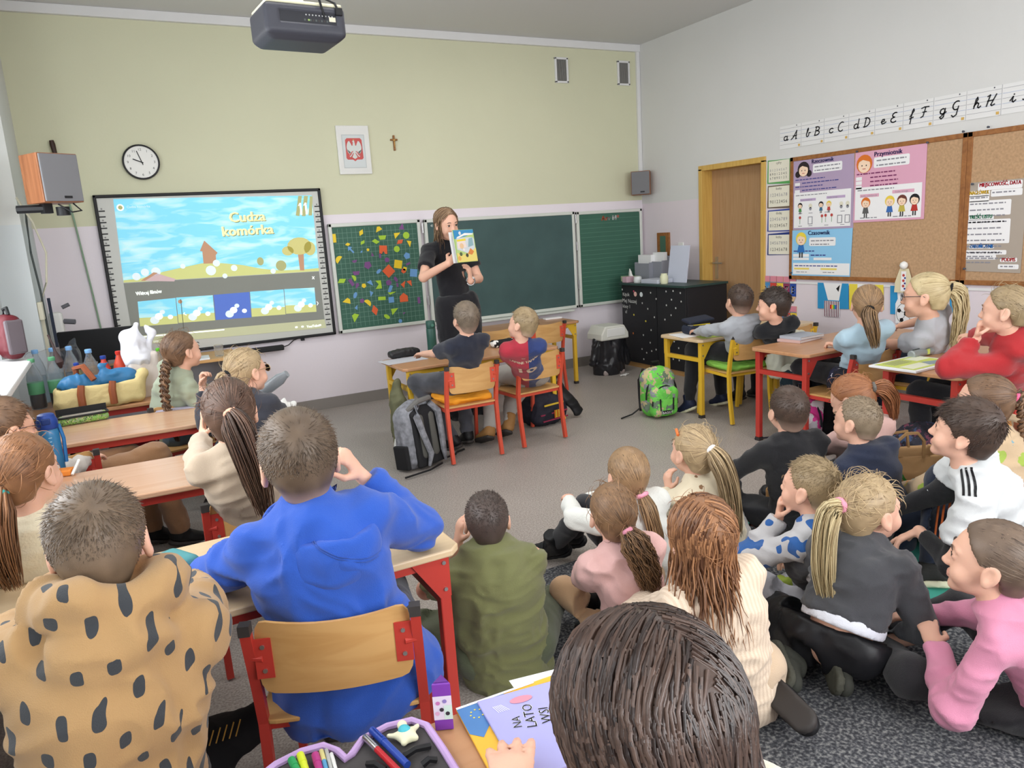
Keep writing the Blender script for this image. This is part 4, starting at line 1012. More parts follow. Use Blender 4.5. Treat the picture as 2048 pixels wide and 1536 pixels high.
(t, c), q = collage(690, 955, 108, 305, mat('yellow_card', '#e3d04a', .7), 'yellow card with white paper shirt behind the girl in light blue'); U0, V1 = q[0]; Wd = q[1][0] - q[0][0]; Hd = q[0][1] - q[3][1]
c.poly([uv(.25, 0), uv(.3, 1), uv(.7, 1), uv(.75, 0)], M_paper, 2); c.build('collage_print', None, t)
(t, c), q = collage(1008, 1225, 122, 342, M_kitblue, 'blue card with white paper kit and a football'); U0, V1 = q[0]; Wd = q[1][0] - q[0][0]; Hd = q[0][1] - q[3][1]
c.poly([uv(.25, .0), uv(.3, .45), uv(.22, .62), uv(.25, 1.3), uv(.85, 1.3), uv(.8, .6), uv(.75, .4), uv(.8, 0)], M_paper, 2)
p = ZP(1135, 338); c.circ(p[0], p[1], .082, M_paper, 3, n=24); c.circ(p[0], p[1], .024, M_black, 5, n=5)
for k in range(40): c.line([(p[0] + .083 * math.cos(k * PI / 20), p[1] + .083 * math.sin(k * PI / 20)), (p[0] + .083 * math.cos((k + 1) * PI / 20), p[1] + .083 * math.sin((k + 1) * PI / 20))], .003, M_black, 5)
for k in range(5):
 a = PI / 2 + k * 2 * PI / 5; c.line([(p[0] + .024 * math.cos(a), p[1] + .024 * math.sin(a)), (p[0] + .05 * math.cos(a), p[1] + .05 * math.sin(a))], .003, M_black, 5); c.circ(p[0] + .064 * math.cos(a), p[1] + .064 * math.sin(a), .018, M_black, 5, n=5)
a = ZP(1090, 160); c.text('Brazil', a[0], a[1], .03, mat('print_red', ''), 4); c.build('collage_print', None, t)
(t, c), q = collage(1470, 1610, 125, 330, M_kitblue, 'blue card with white paper sleeve behind the blond ponytail'); U0, V1 = q[0]; Wd = q[1][0] - q[0][0]; Hd = q[0][1] - q[3][1]
c.poly([uv(.1, .15), uv(.2, .5), uv(.55, .3), uv(.5, .1)], M_paper, 2); c.build('collage_print', None, t)
dl = empty('paper_doll', 'paper bobble-hat doll hanging in front of the cork board', 'decoration', (RX - .03, -ZP(1130, 60)[0], ZP(1130, 60)[1]))
MB().prism([(-.075, -.11), (.075, -.11), (.07, -.03), (.035, .07), (-.035, .07), (-.07, -.03)], lambda u, v, k: (-k, -u, v), .004).build('hat', mat('doll_cream', '#d9cfae', .8), dl)
MB().lathe([(.005, -.03), (.024, -.018), (.03, 0), (.024, .018), (.005, .03)], (-.01, 0, .095), None, 14).build('bobble', M_white, dl, smooth=True)
c = Canvas((-.006, 0, 0), RU, ZU, RN); c.rect(-.02, -.10, .02, .05, M_paper, 1)
for k in range(3): c.circ(0, .02 - k * .04, .011, mat('print_red', ''), 2, n=8); c.circ(.012, .0 - k * .04, .008, M_navy_ink, 2, n=8)
c.build('hat_print', None, dl)
# picture and light switch left of the door
fr = empty('small_picture', 'small wooden framed picture with green centre left of the door', 'picture', (RX, -rp_(1327, 488)[0], rp_(1327, 488)[1]))
MB().box((-.01, 0, 0), (.02, .20, .24)).build('frame', M_corkframe, fr, bevel=.004); MB().box((-.012, 0, 0), (.022, .09, .17)).build('picture_print', mat('print_green', '#4b6a58', .5), fr)
o = MB().box((RX - .006, -rp_(1361, 493)[0], rp_(1361, 493)[1]), (.012, .08, .08)).build('light_switch', M_white, bevel=.004); tag(o, 'white light switch beside the door', 'switch')
# ------------------------------------------------------------------ tables and chairs
def yaw_of(az): return -math.radians(az)
def table(x0, x1, y0, y1, z, frame, top, lab, az=0.0):
 cx, cy = (x0 + x1) / 2, (y0 + y1) / 2; W, D = x1 - x0, y1 - y0
 t = empty('school_table', lab, 'table', (cx, cy, 0), yaw_of(az), 'pupils\' two-seat tables')
 w2, d2 = W / 2, D / 2; ch = .03
 out = [(-w2 + ch, -d2), (w2 - ch, -d2), (w2, -d2 + ch), (w2, d2 - ch), (w2 - ch, d2), (-w2 + ch, d2), (-w2, d2 - ch), (-w2, -d2 + ch)]
 MB().prism(out, lambda u, v, k: (u, v, z - .022 + k), .022).build('table_top', top, t, bevel=.005)
 for sx in (-1, 1):
  for sy in (-1, 1):
   x, y = sx * (w2 - .05), sy * (d2 - .045)
   l = MB().box((x, y, (z - .022) / 2 + .012), (.034, .034, z - .046)).build('leg', frame, t, bevel=.004)
   MB().box((x, y, .012), (.037, .037, .024)).build('foot_cap', M_cap, l)
   g = MB(); yy = y + sy * .0185
   g.prism([(x - sx * -.017, z - .024), (x - sx * .10, z - .024), (x - sx * .017, z - .15), (x - sx * -.017, z - .15)][::sx], lambda u, v, k: (u, yy - sy * k, v), .004)
   for q in ((x, z - .045), (x, z - .125)):
    g.tube([(q[0], yy, q[1]), (q[0], yy + sy * .005, q[1])], .006, M_steel, 8)
   g.build('gusset', frame, t) if not g.mats else None
   if g.mats:
    o = g.build('gusset', None, t) if False else None
    g.mats = [frame, M_steel]; g.m = [0] * 6 + [1] * (len(g.f) - 6); g.build('gusset', None, t)
  MB().box((sx * (w2 - .05), 0, z - .16), (.028, D - .12, .03)).build('side_rail', frame, t)
 for sy in (-1, 1): MB().box((0, sy * (d2 - .045), z - .04), (W - .13, .022, .034)).build('long_rail', frame, t)
 hk = MB(); hk.tube([(w2 - .03, 0, z - .05), (w2 - .015, 0, z - .09), (w2 + .005, 0, z - .08)], .006); hk.build('bag_hook', M_cap, t)
 return t
table(-.53, .765, 1.822, 2.33, .64, M_red, M_pale, 'pale topped red table under the elbows of the boy in blue')
table(-.53, .72, 2.955, 3.44, .64, M_red, M_pink, 'glossy pinkish topped red table with the blue water bottle', 2)
table(-.56, .70, 4.03, 4.51, .64, M_red, M_pink, 'pinkish topped red table with the green pencil case', 2)
table(1.72, 3.0, 4.88, 5.40, .60, M_yellow, M_orange, 'yellow legged table with orange top at the front, before the two boys')
table(2.63, 3.92, 5.98, 6.45, .615, M_yellow, M_orange, 'yellow legged table below the chalkboard behind two empty chairs')
table(3.80, 5.05, 4.20, 4.68, .61, M_yellow, M_pale, 'yellow legged table with pale top by the door')
table(3.68, 4.93, 3.13, 3.60, .64, M_red, M_orange, 'red legged orange topped table of the girl in light blue')
table(3.66, 4.91, 2.18, 2.65, .64, M_red, M_orange, 'red legged orange topped table of the girl in the red hoodie')
desk = table(-.02, .70, .62, 1.15, .64, M_red, M_orange, 'orange topped table in the foreground with the open pencil case')
desk['group'] = 'pupils\' two-seat tables'

def backrest_mesh(w, h, t=.009, bow=.03, dip=.012):
 nx, nz = 16, 5; vs = []; fs = []
 for sd in (0, 1):
  for i in range(nx + 1):
   u = math.sin(PI / 2 * (-1 + 2 * i / nx)); e = max(0, abs(u) - .86) / .14; hh = h / 2 * (1 - .45 * (1 - math.sqrt(max(0, 1 - e * e))))
   for j in range(nz + 1):
    v = -1 + 2 * j / nz
    vs.append((u * w / 2, -bow * (1 - u * u) + (sd - .5) * t, v * hh - (dip * (1 - u * u) if v > .5 else 0)))
 k = (nx + 1) * (nz + 1); q = nz + 1
 for i in range(nx):
  for j in range(nz):
   a = i * q + j; fs.append((a, a + q, a + q + 1, a + 1)); fs.append((k + a, k + a + 1, k + a + q + 1, k + a + q))
 for i in range(nx):
  a = i * q; fs.append((a, k + a, k + a + q, a + q)); a += nz; fs.append((a, a + q, k + a + q, k + a))
 for j in range(nz):
  fs.append((j, j + 1, k + j + 1, k + j)); a = nx * q + j; fs.append((a, k + a, k + a + 1, a + 1))
 return vs, fs
_chair_cache = {}
def chair(x, y, az, col, lab, sh=.38, w=.36, dz=0.0):
 t = empty('school_chair', lab, 'chair', (x, y, 0), yaw_of(az), 'pupils\' chairs')
 h = w / 2; zt = sh + .265
 for s in (-1, 1):
  l = MB().tube([(s * h, -.215, .008), (s * h, -.185, sh * .55), (s * h, -.175, sh), (s * h, -.19, sh + .1), (s * h, -.225, zt)], .0125, n=4, square=True).build('leg', col, t)
  MB().box((s * h, -.2265, zt + .006), (.026, .028, .026)).build('end_cap', M_cap, l)
  MB().tube([(s * h, .20, .008), (s * h, .17, sh - .06), (s * h, .155, sh - .025), (s * h, .12, sh - .014), (s * h, -.17, sh - .018)], .0115, n=4, square=True).build('leg', col, t)
  b_ = MB(); b_.box((s * (h - .032), -.221, sh + .19), (.04, .004, .10), col)
  for dz_ in (-.03, .03): b_.tube([(s * (h - .032), -.222, sh + .19 + dz_), (s * (h - .032), -.2265, sh + .19 + dz_)], .0055, M_steel, 8)
  b_.tube([(s * h, -.213, sh + .19), (s * (h - .03), -.221, sh + .19)], .008, col)
  b_.build('bracket', None, t)
 MB().tube([(-h, .13, sh - .016), (h, .13, sh - .016)], .0105, n=4, square=True).build('cross_rail', col, t); MB().tube([(-h, -.16, sh - .018), (h, -.16, sh - .018)], .0105, n=4, square=True).build('cross_rail', col, t)
 vs, fs = backrest_mesh(w - .028, .185)
 b_ = MB().add([(a, c_ - .205, d_ + sh + .19) for a, c_, d_ in vs], fs).build('backrest', M_beech, t, smooth=True, angle=.9)
 out = rrect(-h - .01, -.19, h + .01, .19, .04, 4)
 MB().prism(out, lambda u, v, k: (u, v, sh - .004 + k - .06 * max(0, v - .12) + .06 * max(0, abs(u) - .1) * 0), .012).build('seat', M_beech, t, bevel=.003)
 return t
chair(2.02, 4.615, 1, M_orangered, 'orange-red chair with an orange cushion under the boy in navy')
chair(2.555, 4.665, -5, M_orangered, 'orange-red chair of the boy in the red and blue football shirt')
chair(2.93, 6.02, 0, M_orangered, 'left empty chair pushed under the table below the chalkboard', w=.37)
chair(3.42, 6.0, -3, M_orangered, 'right empty chair pushed under the table below the chalkboard', w=.37)
chair(.417, 1.823, 21, M_red, 'red framed chair with wide plywood back in the foreground, boy in blue', w=.385)
chair(.355, 2.84, 0, M_red, 'red framed chair behind the girl in the beige top')
chair(-.43, 2.70, 8, M_red, 'red framed chair of the girl in cream at the left edge')
chair(-.335, 3.95, 0, M_red, 'red framed chair with the boy in brown trousers sitting sideways')
chair(.56, 3.72, 10, M_red, 'red framed chair of the girl with sunglasses')
chair(.22, 4.78, -15, M_red, 'red framed chair of the girl in the green cardigan')
chair(-.12, 1.33, 0, M_red, 'red framed chair hidden under the boy in the spotted hoodie')
chair(4.07, 4.13, 7, M_yellow, 'yellow framed chair with green cushion, boy in grey')
chair(4.53, 4.15, 0, M_yellow, 'yellow framed chair of the boy in the black T-shirt')
chair(3.97, 3.09, 0, M_red, 'red framed chair of the girl in light blue', w=.42)
chair(4.43, 2.95, -12, M_yellow, 'yellow framed chair of the blond girl with glasses', sh=.40)
chair(4.09, 2.23, 0, M_red, 'red framed chair of the girl in the red hoodie')
chair(.47, .48, 0, M_red, 'chair of the dark haired girl at the foreground table')
def cushion(x, y, z, az, m, lab, r=.16):
 f = Field((-.2, -.18, -.03), (.2, .18, .04), .007); f.box((0, 0, 0), (r + .01, r - .01, .024), .022)
 for k in range(4): f.ell((0, 0, .004 + .001 * k), (r + .025, r + .002, .012), .01)
 o = sculpt('seat_cushion', f, m, None, .005, (9, 9, 30), 3); o.location = (x, y, z); o.rotation_euler = (0, 0, yaw_of(az)); tag(o, lab, 'cushion'); return o
cushion(2.02, 4.61, .411, 1, mat('orange_cushion', '#f2a02c', .8, bump=.2), 'flat orange seat cushion under the boy in navy')
cushion(4.07, 4.11, .411, 7, mat('green_cushion', '#93d05a', .8, bump=.2), 'light green seat cushion under the boy in grey')

# ------------------------------------------------------------------ rug and foam mat
M_rug = mat('dark_carpet', '#4c4c50', .95, bump=.5, bscale=220, spec=.1)
N, L, b = nodes_of(M_rug); tc = N.new('ShaderNodeTexCoord'); n1 = N.new('ShaderNodeTexNoise'); n1.inputs['Scale'].default_value = 95; n1.inputs['Detail'].default_value = 4; L.new(tc.outputs['Object'], n1.inputs['Vector'])
cr = N.new('ShaderNodeValToRGB'); cr.color_ramp.elements[0].position = .38; cr.color_ramp.elements[0].color = lin('#3c3d41'); cr.color_ramp.elements[1].position = .68; cr.color_ramp.elements[1].color = lin('#8c8c8a'); e = cr.color_ramp.elements.new(.5); e.color = lin('#55565a')
L.new(n1.outputs['Fac'], cr.inputs['Fac']); L.new(cr.outputs[0], b.inputs['Base Color'])
o = MB().box((2.25, 1.10, .006), (2.45, 3.2, .012)).build('rug', M_rug, bevel=.004); tag(o, 'large dark grey mottled rug under the sitting children', 'rug')
# edge tape of the rug
fm = empty('foam_mat', 'green foam puzzle mat with brown edge under the sitting children', 'mat', (2.59, 1.42, .012))
M_foam = mat('green_foam', '#48a392', .8, bump=.3, bscale=300); M_foamr = mat('brown_foam', '#9c5a45', .8)
def puzzle(x0, y0, w_, d_, n=5):
 pts = []
 def edge(a, b_, out):
  a = np.array(a); b_ = np.array(b_); dirv = (b_ - a); Lg = np.linalg.norm(dirv); dirv /= Lg; nrm = np.array((dirv[1], -dirv[0])); st = Lg / (2 * n)
  for k in range(n):
   p = a + dirv * st * (2 * k + .5); h_ = .022 * out
   for q in (p, p + nrm * h_ - dirv * .006, p + dirv * st + nrm * h_ + dirv * .006, p + dirv * st): pts.append(tuple(q))
 pts.append((x0, y0)); edge((x0, y0), (x0 + w_, y0), 1); pts.append((x0 + w_, y0)); edge((x0 + w_, y0), (x0 + w_, y0 + d_), -1)
 pts.append((x0 + w_, y0 + d_)); edge((x0 + w_, y0 + d_), (x0, y0 + d_), -1); pts.append((x0, y0 + d_)); edge((x0, y0 + d_), (x0, y0), 1)
 return pts
for i in range(2):
 for j in range(2):
  pts = puzzle(i * .6, j * .6, .595, .595)
  o = MB().prism(pts, lambda u, v, k: (u, v, k), .009).build('foam_base', M_foamr, fm);
  o = MB().prism([(u, v) for u, v in puzzle(i * .6 + .004, j * .6 + .004, .587, .587)], lambda u, v, k: (u, v, .009 + k), .007).build('foam_tile', M_foam, fm)

# ------------------------------------------------------------------ cabinet, bin and the front corner
M_cab = mat('black_cabinet', '#232326', .5)
cb = empty('cabinet', 'black two door cabinet with white star stickers in the front corner', 'cabinet', (4.77, 5.96, 0))
MB().box((.27, 0, .46), (.50, 1.0, .82)).build('body', M_cab, cb, bevel=.003)
MB().box((.27, 0, .025), (.48, .98, .05)).build('plinth', M_beech, cb)
for y0_, y1_ in ((-.50, -.075), (-.07, .50)): MB().box((.008, (y0_ + y1_) / 2, .465), (.02, y1_ - y0_ - .004, .815)).build('cabinet_door', M_cab, cb, bevel=.002)
MB().box((.25, 0, .875), (.55, 1.03, .022)).build('top_panel', mat('cabinet_top', '#2f4440', .4), cb, bevel=.003)
c = Canvas((-.0025, 0, 0), (0, -1, 0), ZU, (-1, 0, 0)); M_stk = mat('sticker_white', '#d8d8d4', .6)
ZK = zoomer(1120, 560, 5.689, lambda a, b_: onx(a, b_, 4.7675))
for a, b_ in ((710, 108), (1032, 145), (1095, 215), (937, 263), (1000, 328), (1075, 423), (1038, 570), (950, 626), (1028, 713), (935, 785), (1045, 808), (1095, 792), (988, 828), (955, 900), (1208, 130), (1288, 125), (1370, 148), (1270, 224), (1380, 245), (1212, 287), (1318, 320), (1265, 400), (1195, 450), (1300, 700), (1352, 775), (1225, 840), (1290, 900), (1358, 914)):
 p = ZK(a, b_); pts = []
 for k in range(10): r_ = .013 if k % 2 == 0 else .006; pts.append((-(p[1] - 5.96) + r_ * math.cos(PI / 2 + k * PI / 5), p[2] + r_ * math.sin(PI / 2 + k * PI / 5)))
 c.poly(pts, M_stk, 1)
for a, b_, col in ((842, 396, '#d8c84a'), (977, 468, '#d8c84a'), (835, 606, '#d87a3a'), (840, 128, '#c84a6a')): p = ZK(a, b_); c.circ(-(p[1] - 5.96), p[2], .011, mat('stk' + col, col), 1, n=10)
for a, b_, col in ((858, 160, '#e8bcb0'), (925, 165, '#dfe8e8')): p = ZK(a, b_); c.circ(-(p[1] - 5.96), p[2], .026, mat('stk' + col, col), 1, n=8)
for s_, a, b_, h_ in (('Kącik', 715, 178, .05), ('Mej Naszej', 712, 250, .055), ('klasy 1', 715, 312, .05), ('a!', 745, 375, .05)): p = ZK(a, b_); c.text(s_, -(p[1] - 5.96), p[2], h_, M_stk, 2)
c.build('stickers', None, cb)
ZT = zoomer(1220, 500, 10.972, lambda a, b_: onx(a, b_, 5.0)); M_mesh = mat('grey_tray', '#8d8f98', .4); M_pap2 = mat('paper_bluish', '#c9cddd', .6)
zt_ = .886
def onc(a, b_, x): return onx(1220 + a / 10.972, 500 + b_ / 10.972, x)
p = onc(450, 600, 4.92); tb = empty('tissue_box', 'tissue box with a white tissue peak on the black cabinet', 'box', (4.92, p[1], zt_))
MB().box((0, 0, .028), (.11, .2, .056)).build('carton', mat('tissue_carton', '#9db08a', .6), tb, bevel=.003)
fg = Field((-.06, -.08, 0), (.06, .08, .16), .006); fg.cone((0, 0, .05), (0, .01, .13), .045, .004, flat=((1, 0, 0), .4)); sculpt('tissue', fg, M_white, tb, .006, (12, 12, 8), 2)
for i, (a, w_, h_, x_, lab, m_) in enumerate(((790, .24, .23, 5.05, 'grey magazine file at the left on the black cabinet', M_mesh), (1090, .2, .25, 5.1, 'second grey magazine file on the black cabinet', M_mesh))):
 p = onc(a, 600, x_); t = empty('magazine_file', lab, 'file', (x_, p[1], zt_)); f = MB(); f.box((-.05, 0, h_ * .4), (.008, w_, h_ * .8)); f.box((.05, 0, h_ / 2), (.008, w_, h_)); f.box((0, -w_ / 2, h_ * .42), (.1, .006, h_ * .84)); f.box((0, w_ / 2, h_ * .42), (.1, .006, h_ * .84)); f.box((0, 0, .004), (.1, w_, .008)); f.build('tray', m_, t)
 MB().box((.01, 0, h_ * .62), (.05, w_ - .03, h_ * 1.1)).build('papers', M_paper, t)
p = onc(1440, 500, 5.0); o = MB().prism([(-.14, 0), (.14, 0), (.14, .36), (-.14, .36)], lambda u, v, k: (.30 * v * .5 - k, -u, v), .012).build('leaning_folder', M_pap2); o.location = (5.02, p[1], zt_); tag(o, 'tall pale blue folder leaning on the wall at the right of the cabinet', 'folder')
p = onc(1190, 700, 4.86); t = MB().lathe([(.035, 0), (.04, .02), (.04, .075), (.032, .085), (.032, .1)], (0, 0, 0), None, 16).build('cream_jar', mat('jar_cream', '#dfe0bd', .4), smooth=True); t.location = (4.86, p[1], zt_); tag(t, 'small cream jar at the front of the cabinet top', 'jar')
p = onc(940, 710, 4.85); o = MB().box((0, 0, .02), (.2, .26, .04)).build('notebook_stack', mat('notebook_grey', '#c5c9d6', .5), bevel=.004); o.location = (4.9, p[1], zt_); tag(o, 'low stack of grey notebooks beside the cream jar', 'notebooks')
p = onc(610, 700, 4.85); o = MB().lathe([(.04, 0), (.045, .02), (.04, .06), (.02, .065)], (0, 0, 0), None, 14).build('candle_jar', mat('jar_white', '#dfe3e2', .3), smooth=True); o.location = (4.85, p[1], zt_); tag(o, 'small white jar beside the tissue box', 'jar')
o = MB().box((0, 0, .03), (.10, .08, .06)).build('small_carton', mat('carton_pink', '#c9a9b4', .6), bevel=.004); o.location = (4.83, 6.42, zt_); tag(o, 'small pink carton at the left end of the cabinet top', 'box')
# waste bin
wbn = empty('waste_bin', 'waste bin with white swing lid and a black bag beside the cabinet', 'bin', (4.40, 6.22, 0))
fg = Field((-.24, -.2, 0), (.24, .2, .42), .009); fg.cone((0, 0, .06), (0, 0, .36), .17, .16, flat=((0, 1, 0), .8)); fg.cone((-.2, 0, .13), (-.13, 0, .34), .035, .05); fg.cone((.17, -.05, .12), (.15, 0, .34), .05, .05); fg.cut((0, 0, .37), (0, 0, 1))
sculpt('black_bag', fg, mat('bin_bag', '#26262a', .28, spec=.6), wbn, .014, (9, 9, 4), 4)
fg = Field((-.2, -.16, 0), (.2, .16, .1), .01); fg.box((0, 0, .03), (.13, .11, .035), .02); sculpt('bin_base', fg, mat('bin_base', '#b6a9a5', .5), wbn)
lid = MB().prism([(-.17, .36), (.17, .36), (.165, .42), (.115, .50), (-.115, .50), (-.165, .42)], lambda u, v, k: (u, -.13 + k, v), .26).build('lid', mat('lid_white', '#dcdcd2', .4), wbn, bevel=.012)
MB().box((0.01, -.128, .435), (.22, .012, .085), None, [[1, 0, 0], [0, 1, 0], [0, 0, 1]]).build('swing_flap', M_white, wbn, bevel=.006)
fg = Field((-.08, -.05, 0), (.08, .05, .03), .005); fg.cone((-.05, .0, .008), (.06, .02, .008), .008, .007); fg.cone((.0, -.01, .008), (.03, .01, .01), .01, .008); o = sculpt('crumpled_tissue', fg, M_white); o.location = (4.42, 5.98, .002); tag(o, 'crumpled white scrap on the floor by the bin', 'litter')

# ------------------------------------------------------------------ bags and backpacks (sculpted)
def camo_mat(name, cols, scale=9, base=None):
 if name in MATS: return MATS[name]
 m = mat(name, cols[0], .75, bump=.2, bscale=200); N, L, b = nodes_of(m); tc = N.new('ShaderNodeTexCoord')
 v = N.new('ShaderNodeTexVoronoi'); v.inputs['Scale'].default_value = scale; nz = N.new('ShaderNodeTexNoise'); nz.inputs['Scale'].default_value = scale * 1.2; ad = N.new('ShaderNodeMixRGB'); ad.inputs['Fac'].default_value = .12
 L.new(tc.outputs['Object'], nz.inputs['Vector']); L.new(tc.outputs['Object'], ad.inputs['Color1']); L.new(nz.outputs['Color'], ad.inputs['Color2']); L.new(ad.outputs[0], v.inputs['Vector'])
 sp = N.new('ShaderNodeSeparateColor'); L.new(v.outputs['Color'], sp.inputs[0]); cr = N.new('ShaderNodeValToRGB'); cr.color_ramp.interpolation = 'CONSTANT'
 for i, q in enumerate(cols):
  if i < 2: e = cr.color_ramp.elements[i]; e.position = i / len(cols)
  else: e = cr.color_ramp.elements.new(i / len(cols))
  e.color = lin(q)
 L.new(sp.outputs[0], cr.inputs['Fac']); L.new(cr.outputs[0], b.inputs['Base Color']); return m
def backpack(loc, az, lab, m, m2, mt, h=.42, w=.15, tilt=0.0, cut=None):
 """front pocket faces local -y"""
 t = empty('backpack', lab, 'backpack', loc, yaw_of(az)); t.rotation_euler[0] = math.radians(tilt)
 fg = Field((-w - .05, -.16, 0), (w + .05, .14, h + .05), .009); fg.box((0, .02, h * .47), (w, .085, h * .47), .075); fg.ell((0, .02, h * .80), (w * .95, .085, h * .22), .03); sculpt('main_body', fg, m, t, .006, (8, 8, 8), 1, 1)
 fg = Field((-w - .02, -.2, 0), (w + .02, .02, h), .009); fg.box((0, -.075, h * .33), (w * .84, .05, h * .29), .045); fg.ell((0, -.07, h * .50), (w * .82, .05, h * .18), .03); sculpt('front_pocket', fg, m, t, .005, (9, 9, 9), 2, 1)
 def loop(r, hh, y, zc): return [(r * math.cos(a), y, zc + hh * math.sin(a)) for a in np.linspace(PI * 1.02, -.02 * PI, 14)]
 zp = MB(); zp.tube(loop(w * .80, h * .36, -.098, h * .30), .006); zp.tube(loop(w * .99, h * .50, -.045, h * .42), .007); zp.tube([(-w * .4, -.127, h * .18), (-w * .42, -.128, h * .42)], .006).tube([(w * .4, -.127, h * .18), (w * .42, -.128, h * .42)], .006); zp.build('zips', m2, t, smooth=True)
 MB().box((0, -.128, h * .14), (w * .55, .008, .03)).build('label_patch', m2, t, bevel=.003)
 MB().tube([(-.035, .05, h * .98), (-.03, .05, h + .035), (.03, .05, h + .035), (.035, .05, h * .98)], .009).build('top_handle', m2, t, smooth=True)
 s_ = MB()
 for sx in (-1, 1): s_.tube([(sx * .07, .10, h * .92), (sx * .085, .135, h * .7), (sx * .09, .13, h * .4), (sx * .11, .10, h * .08)], [.022, .024, .02, .01], n=8)
 s_.tube([(-w, .07, .06), (-w - .06, .08, .02), (-w - .17, .05, .008)], .006)
 s_.build('shoulder_strap', m2, t, smooth=True)
 return t
t = backpack((3.66, 4.52, 0), 10, 'bright green patterned backpack standing on the floor by the yellow table', camo_mat('green_pack', ['#6fce52', '#7cd65c', '#8c8f94', '#67c24e', '#c8b98c', '#6b7f6a', '#77d257'], 22), M_black, None, .39, .135)
c = Canvas((0, -.134, 0), XU, ZU, FN); c.text('BAGGY', 0, .045, .026, M_paper, 1, center=True); c.build('patch_print', None, t)
backpack((3.84, 3.30, 0), 55, 'pink and white spotted backpack under the red table', camo_mat('pink_pack', ['#d83f94', '#e6e0e6', '#d83f94', '#c93886', '#b9b4bc'], 14), mat('navy_fabric', '#23242e', .8), None, .37, .13)
# grey school backpack leaning, straps towards the camera
t = empty('backpack', 'grey mottled backpack with black back panel leaning beside the boy in navy', 'backpack', (1.69, 4.50, 0), yaw_of(-25)); t.rotation_euler[0] = math.radians(-6)
M_gp = mat('grey_pack', '#83848a', .8, bump=.2, var=.35, vscale=30); M_gp2 = mat('grey_pack_pad', '#5a5954', .85)
fg = Field((-.2, -.1, 0), (.22, .2, .5), .009); fg.box((0, .05, .20), (.155, .085, .20), .07); fg.ell((0, .05, .35), (.15, .08, .11), .05); sculpt('main_body', fg, M_gp, t, .008, (8, 8, 8), 6)
fg = Field((-.2, -.08, 0), (.2, .08, .46), .008); fg.box((.01, -.035, .20), (.125, .018, .185), .016); fg.ell((.01, -.03, .36), (.11, .02, .06), .03); sculpt('back_panel', fg, mat('pack_black', '#232325', .85), t)
fg = Field((-.2, -.12, 0), (.2, .08, .46), .007)
for x_ in (-.045, .055): fg.cone((x_, -.05, .10), (x_ - .01, -.058, .34), .032, .026, .01, 'u', ((0, 1, 0), .4))
sculpt('back_padding', fg, M_gp2, t)
s_ = MB()
for sx, ex in ((-1, .0), (1, .02)):
 s_.tube([(sx * .06, -.05, .42), (sx * .10, -.075, .36), (sx * .085 + .01, -.085, .24), (sx * .05 + .02 + ex, -.085, .10), (sx * .08 + .03, -.07, .02)], [.02, .025, .022, .02, .01], n=8)
s_.build('shoulder_strap', M_gp, t, smooth=True)
MB().tube([(-.10, .0, .40), (-.05, -.05, .45), (.06, -.05, .455), (.11, 0, .41)], .018).build('top_handle', mat('pack_grey_handle', '#6d6b68', .8), t, smooth=True)
MB().tube([(.10, -.07, .03), (.2, -.08, .03), (.28, -.02, .02), (.40, .02, .008)], .007, n=4).tube([(.05, -.09, .012), (-.1, -.12, .01), (-.28, -.07, .008)], .007, n=4).build('loose_strap', M_black, t)
MB().box((-.165, .05, .1), (.03, .12, .16)).build('side_pocket', mat('pack_black', ''), t, bevel=.01)
# olive jacket hanging on the front table's rail
fg = Field((-.14, -.14, 0), (.14, .16, .48), .009); fg.cone((0, .0, .42), (0, 0, .30), .045, .075, .03, 'u', ((1, 0, 0), .6)); fg.cone((0, 0, .3), (-.01, -.02, .08), .08, .085, .04, 'u', ((1, 0, 0), .6)); fg.cone((.0, -.06, .30), (-.05, -.09, .07), .05, .035, .03)
o = sculpt('hanging_jacket', fg, mat('olive_jacket', '#6a6a50', .85, bump=.3), None, .014, (9, 9, 5), 5); o.scale = (1, 1, 1.1); o.location = (1.69, 4.98, .02); tag(o, 'olive jacket hanging from the yellow table rail above the grey backpack', 'jacket')
o = MB().lathe([(.025, 0), (.032, .02), (.03, .1), (.02, .14)], (0, 0, 0), None, 10).build('white_bottle', M_white, smooth=True); o.location = (1.60, 4.80, 0); tag(o, 'small white bottle standing on the floor behind the grey backpack', 'bottle')
# dark club bag with striped trims under the right front chair
t = empty('sports_bag', 'dark navy sports bag with red and yellow trims under the front table', 'bag', (2.86, 4.95, 0), yaw_of(-12))
fg = Field((-.22, -.16, 0), (.24, .18, .26), .009); fg.box((0, 0, .11), (.17, .12, .11), .07); fg.ell((0, 0, .13), (.17, .12, .11), .05); sculpt('main_body', fg, mat('bag_navy', '#23222e', .7, bump=.2), t, .012, (9, 9, 9), 8)
b_ = MB(); b_.box((0, -.125, .17), (.2, .008, .012), mat('trim_yellow', '#d9b63a')); b_.box((0, -.123, .10), (.28, .008, .01), mat('trim_wine', '#8f2f4a')); b_.box((0.01, -.127, .05), (.26, .008, .01), mat('trim_wine', ''))
for k in range(4): b_.box((.0 + k * .014, -.132, .09), (.008, .006, .06), mat('trim_orange', '#d9772a') if k % 2 == 0 else mat('trim_yellow', ''))
b_.tube([(.07, -.13, .11), (.09, -.15, .04), (.08, -.14, .01)], .007, mat('trim_yellow', '')); b_.build('trims', None, t)
fg = Field((-.1, -.2, 0), (.5, .2, .32), .009); fg.cone((.02, 0, .22), (.16, -.02, .26), .05, .05, .02, 'u', ((0, 1, 0), .6)); fg.cone((.16, -.02, .25), (.28, -.1, .06), .045, .05, .02, 'u', ((0, 1, 0), .4)); sculpt('strap_flap', fg, M_black, t, .006)
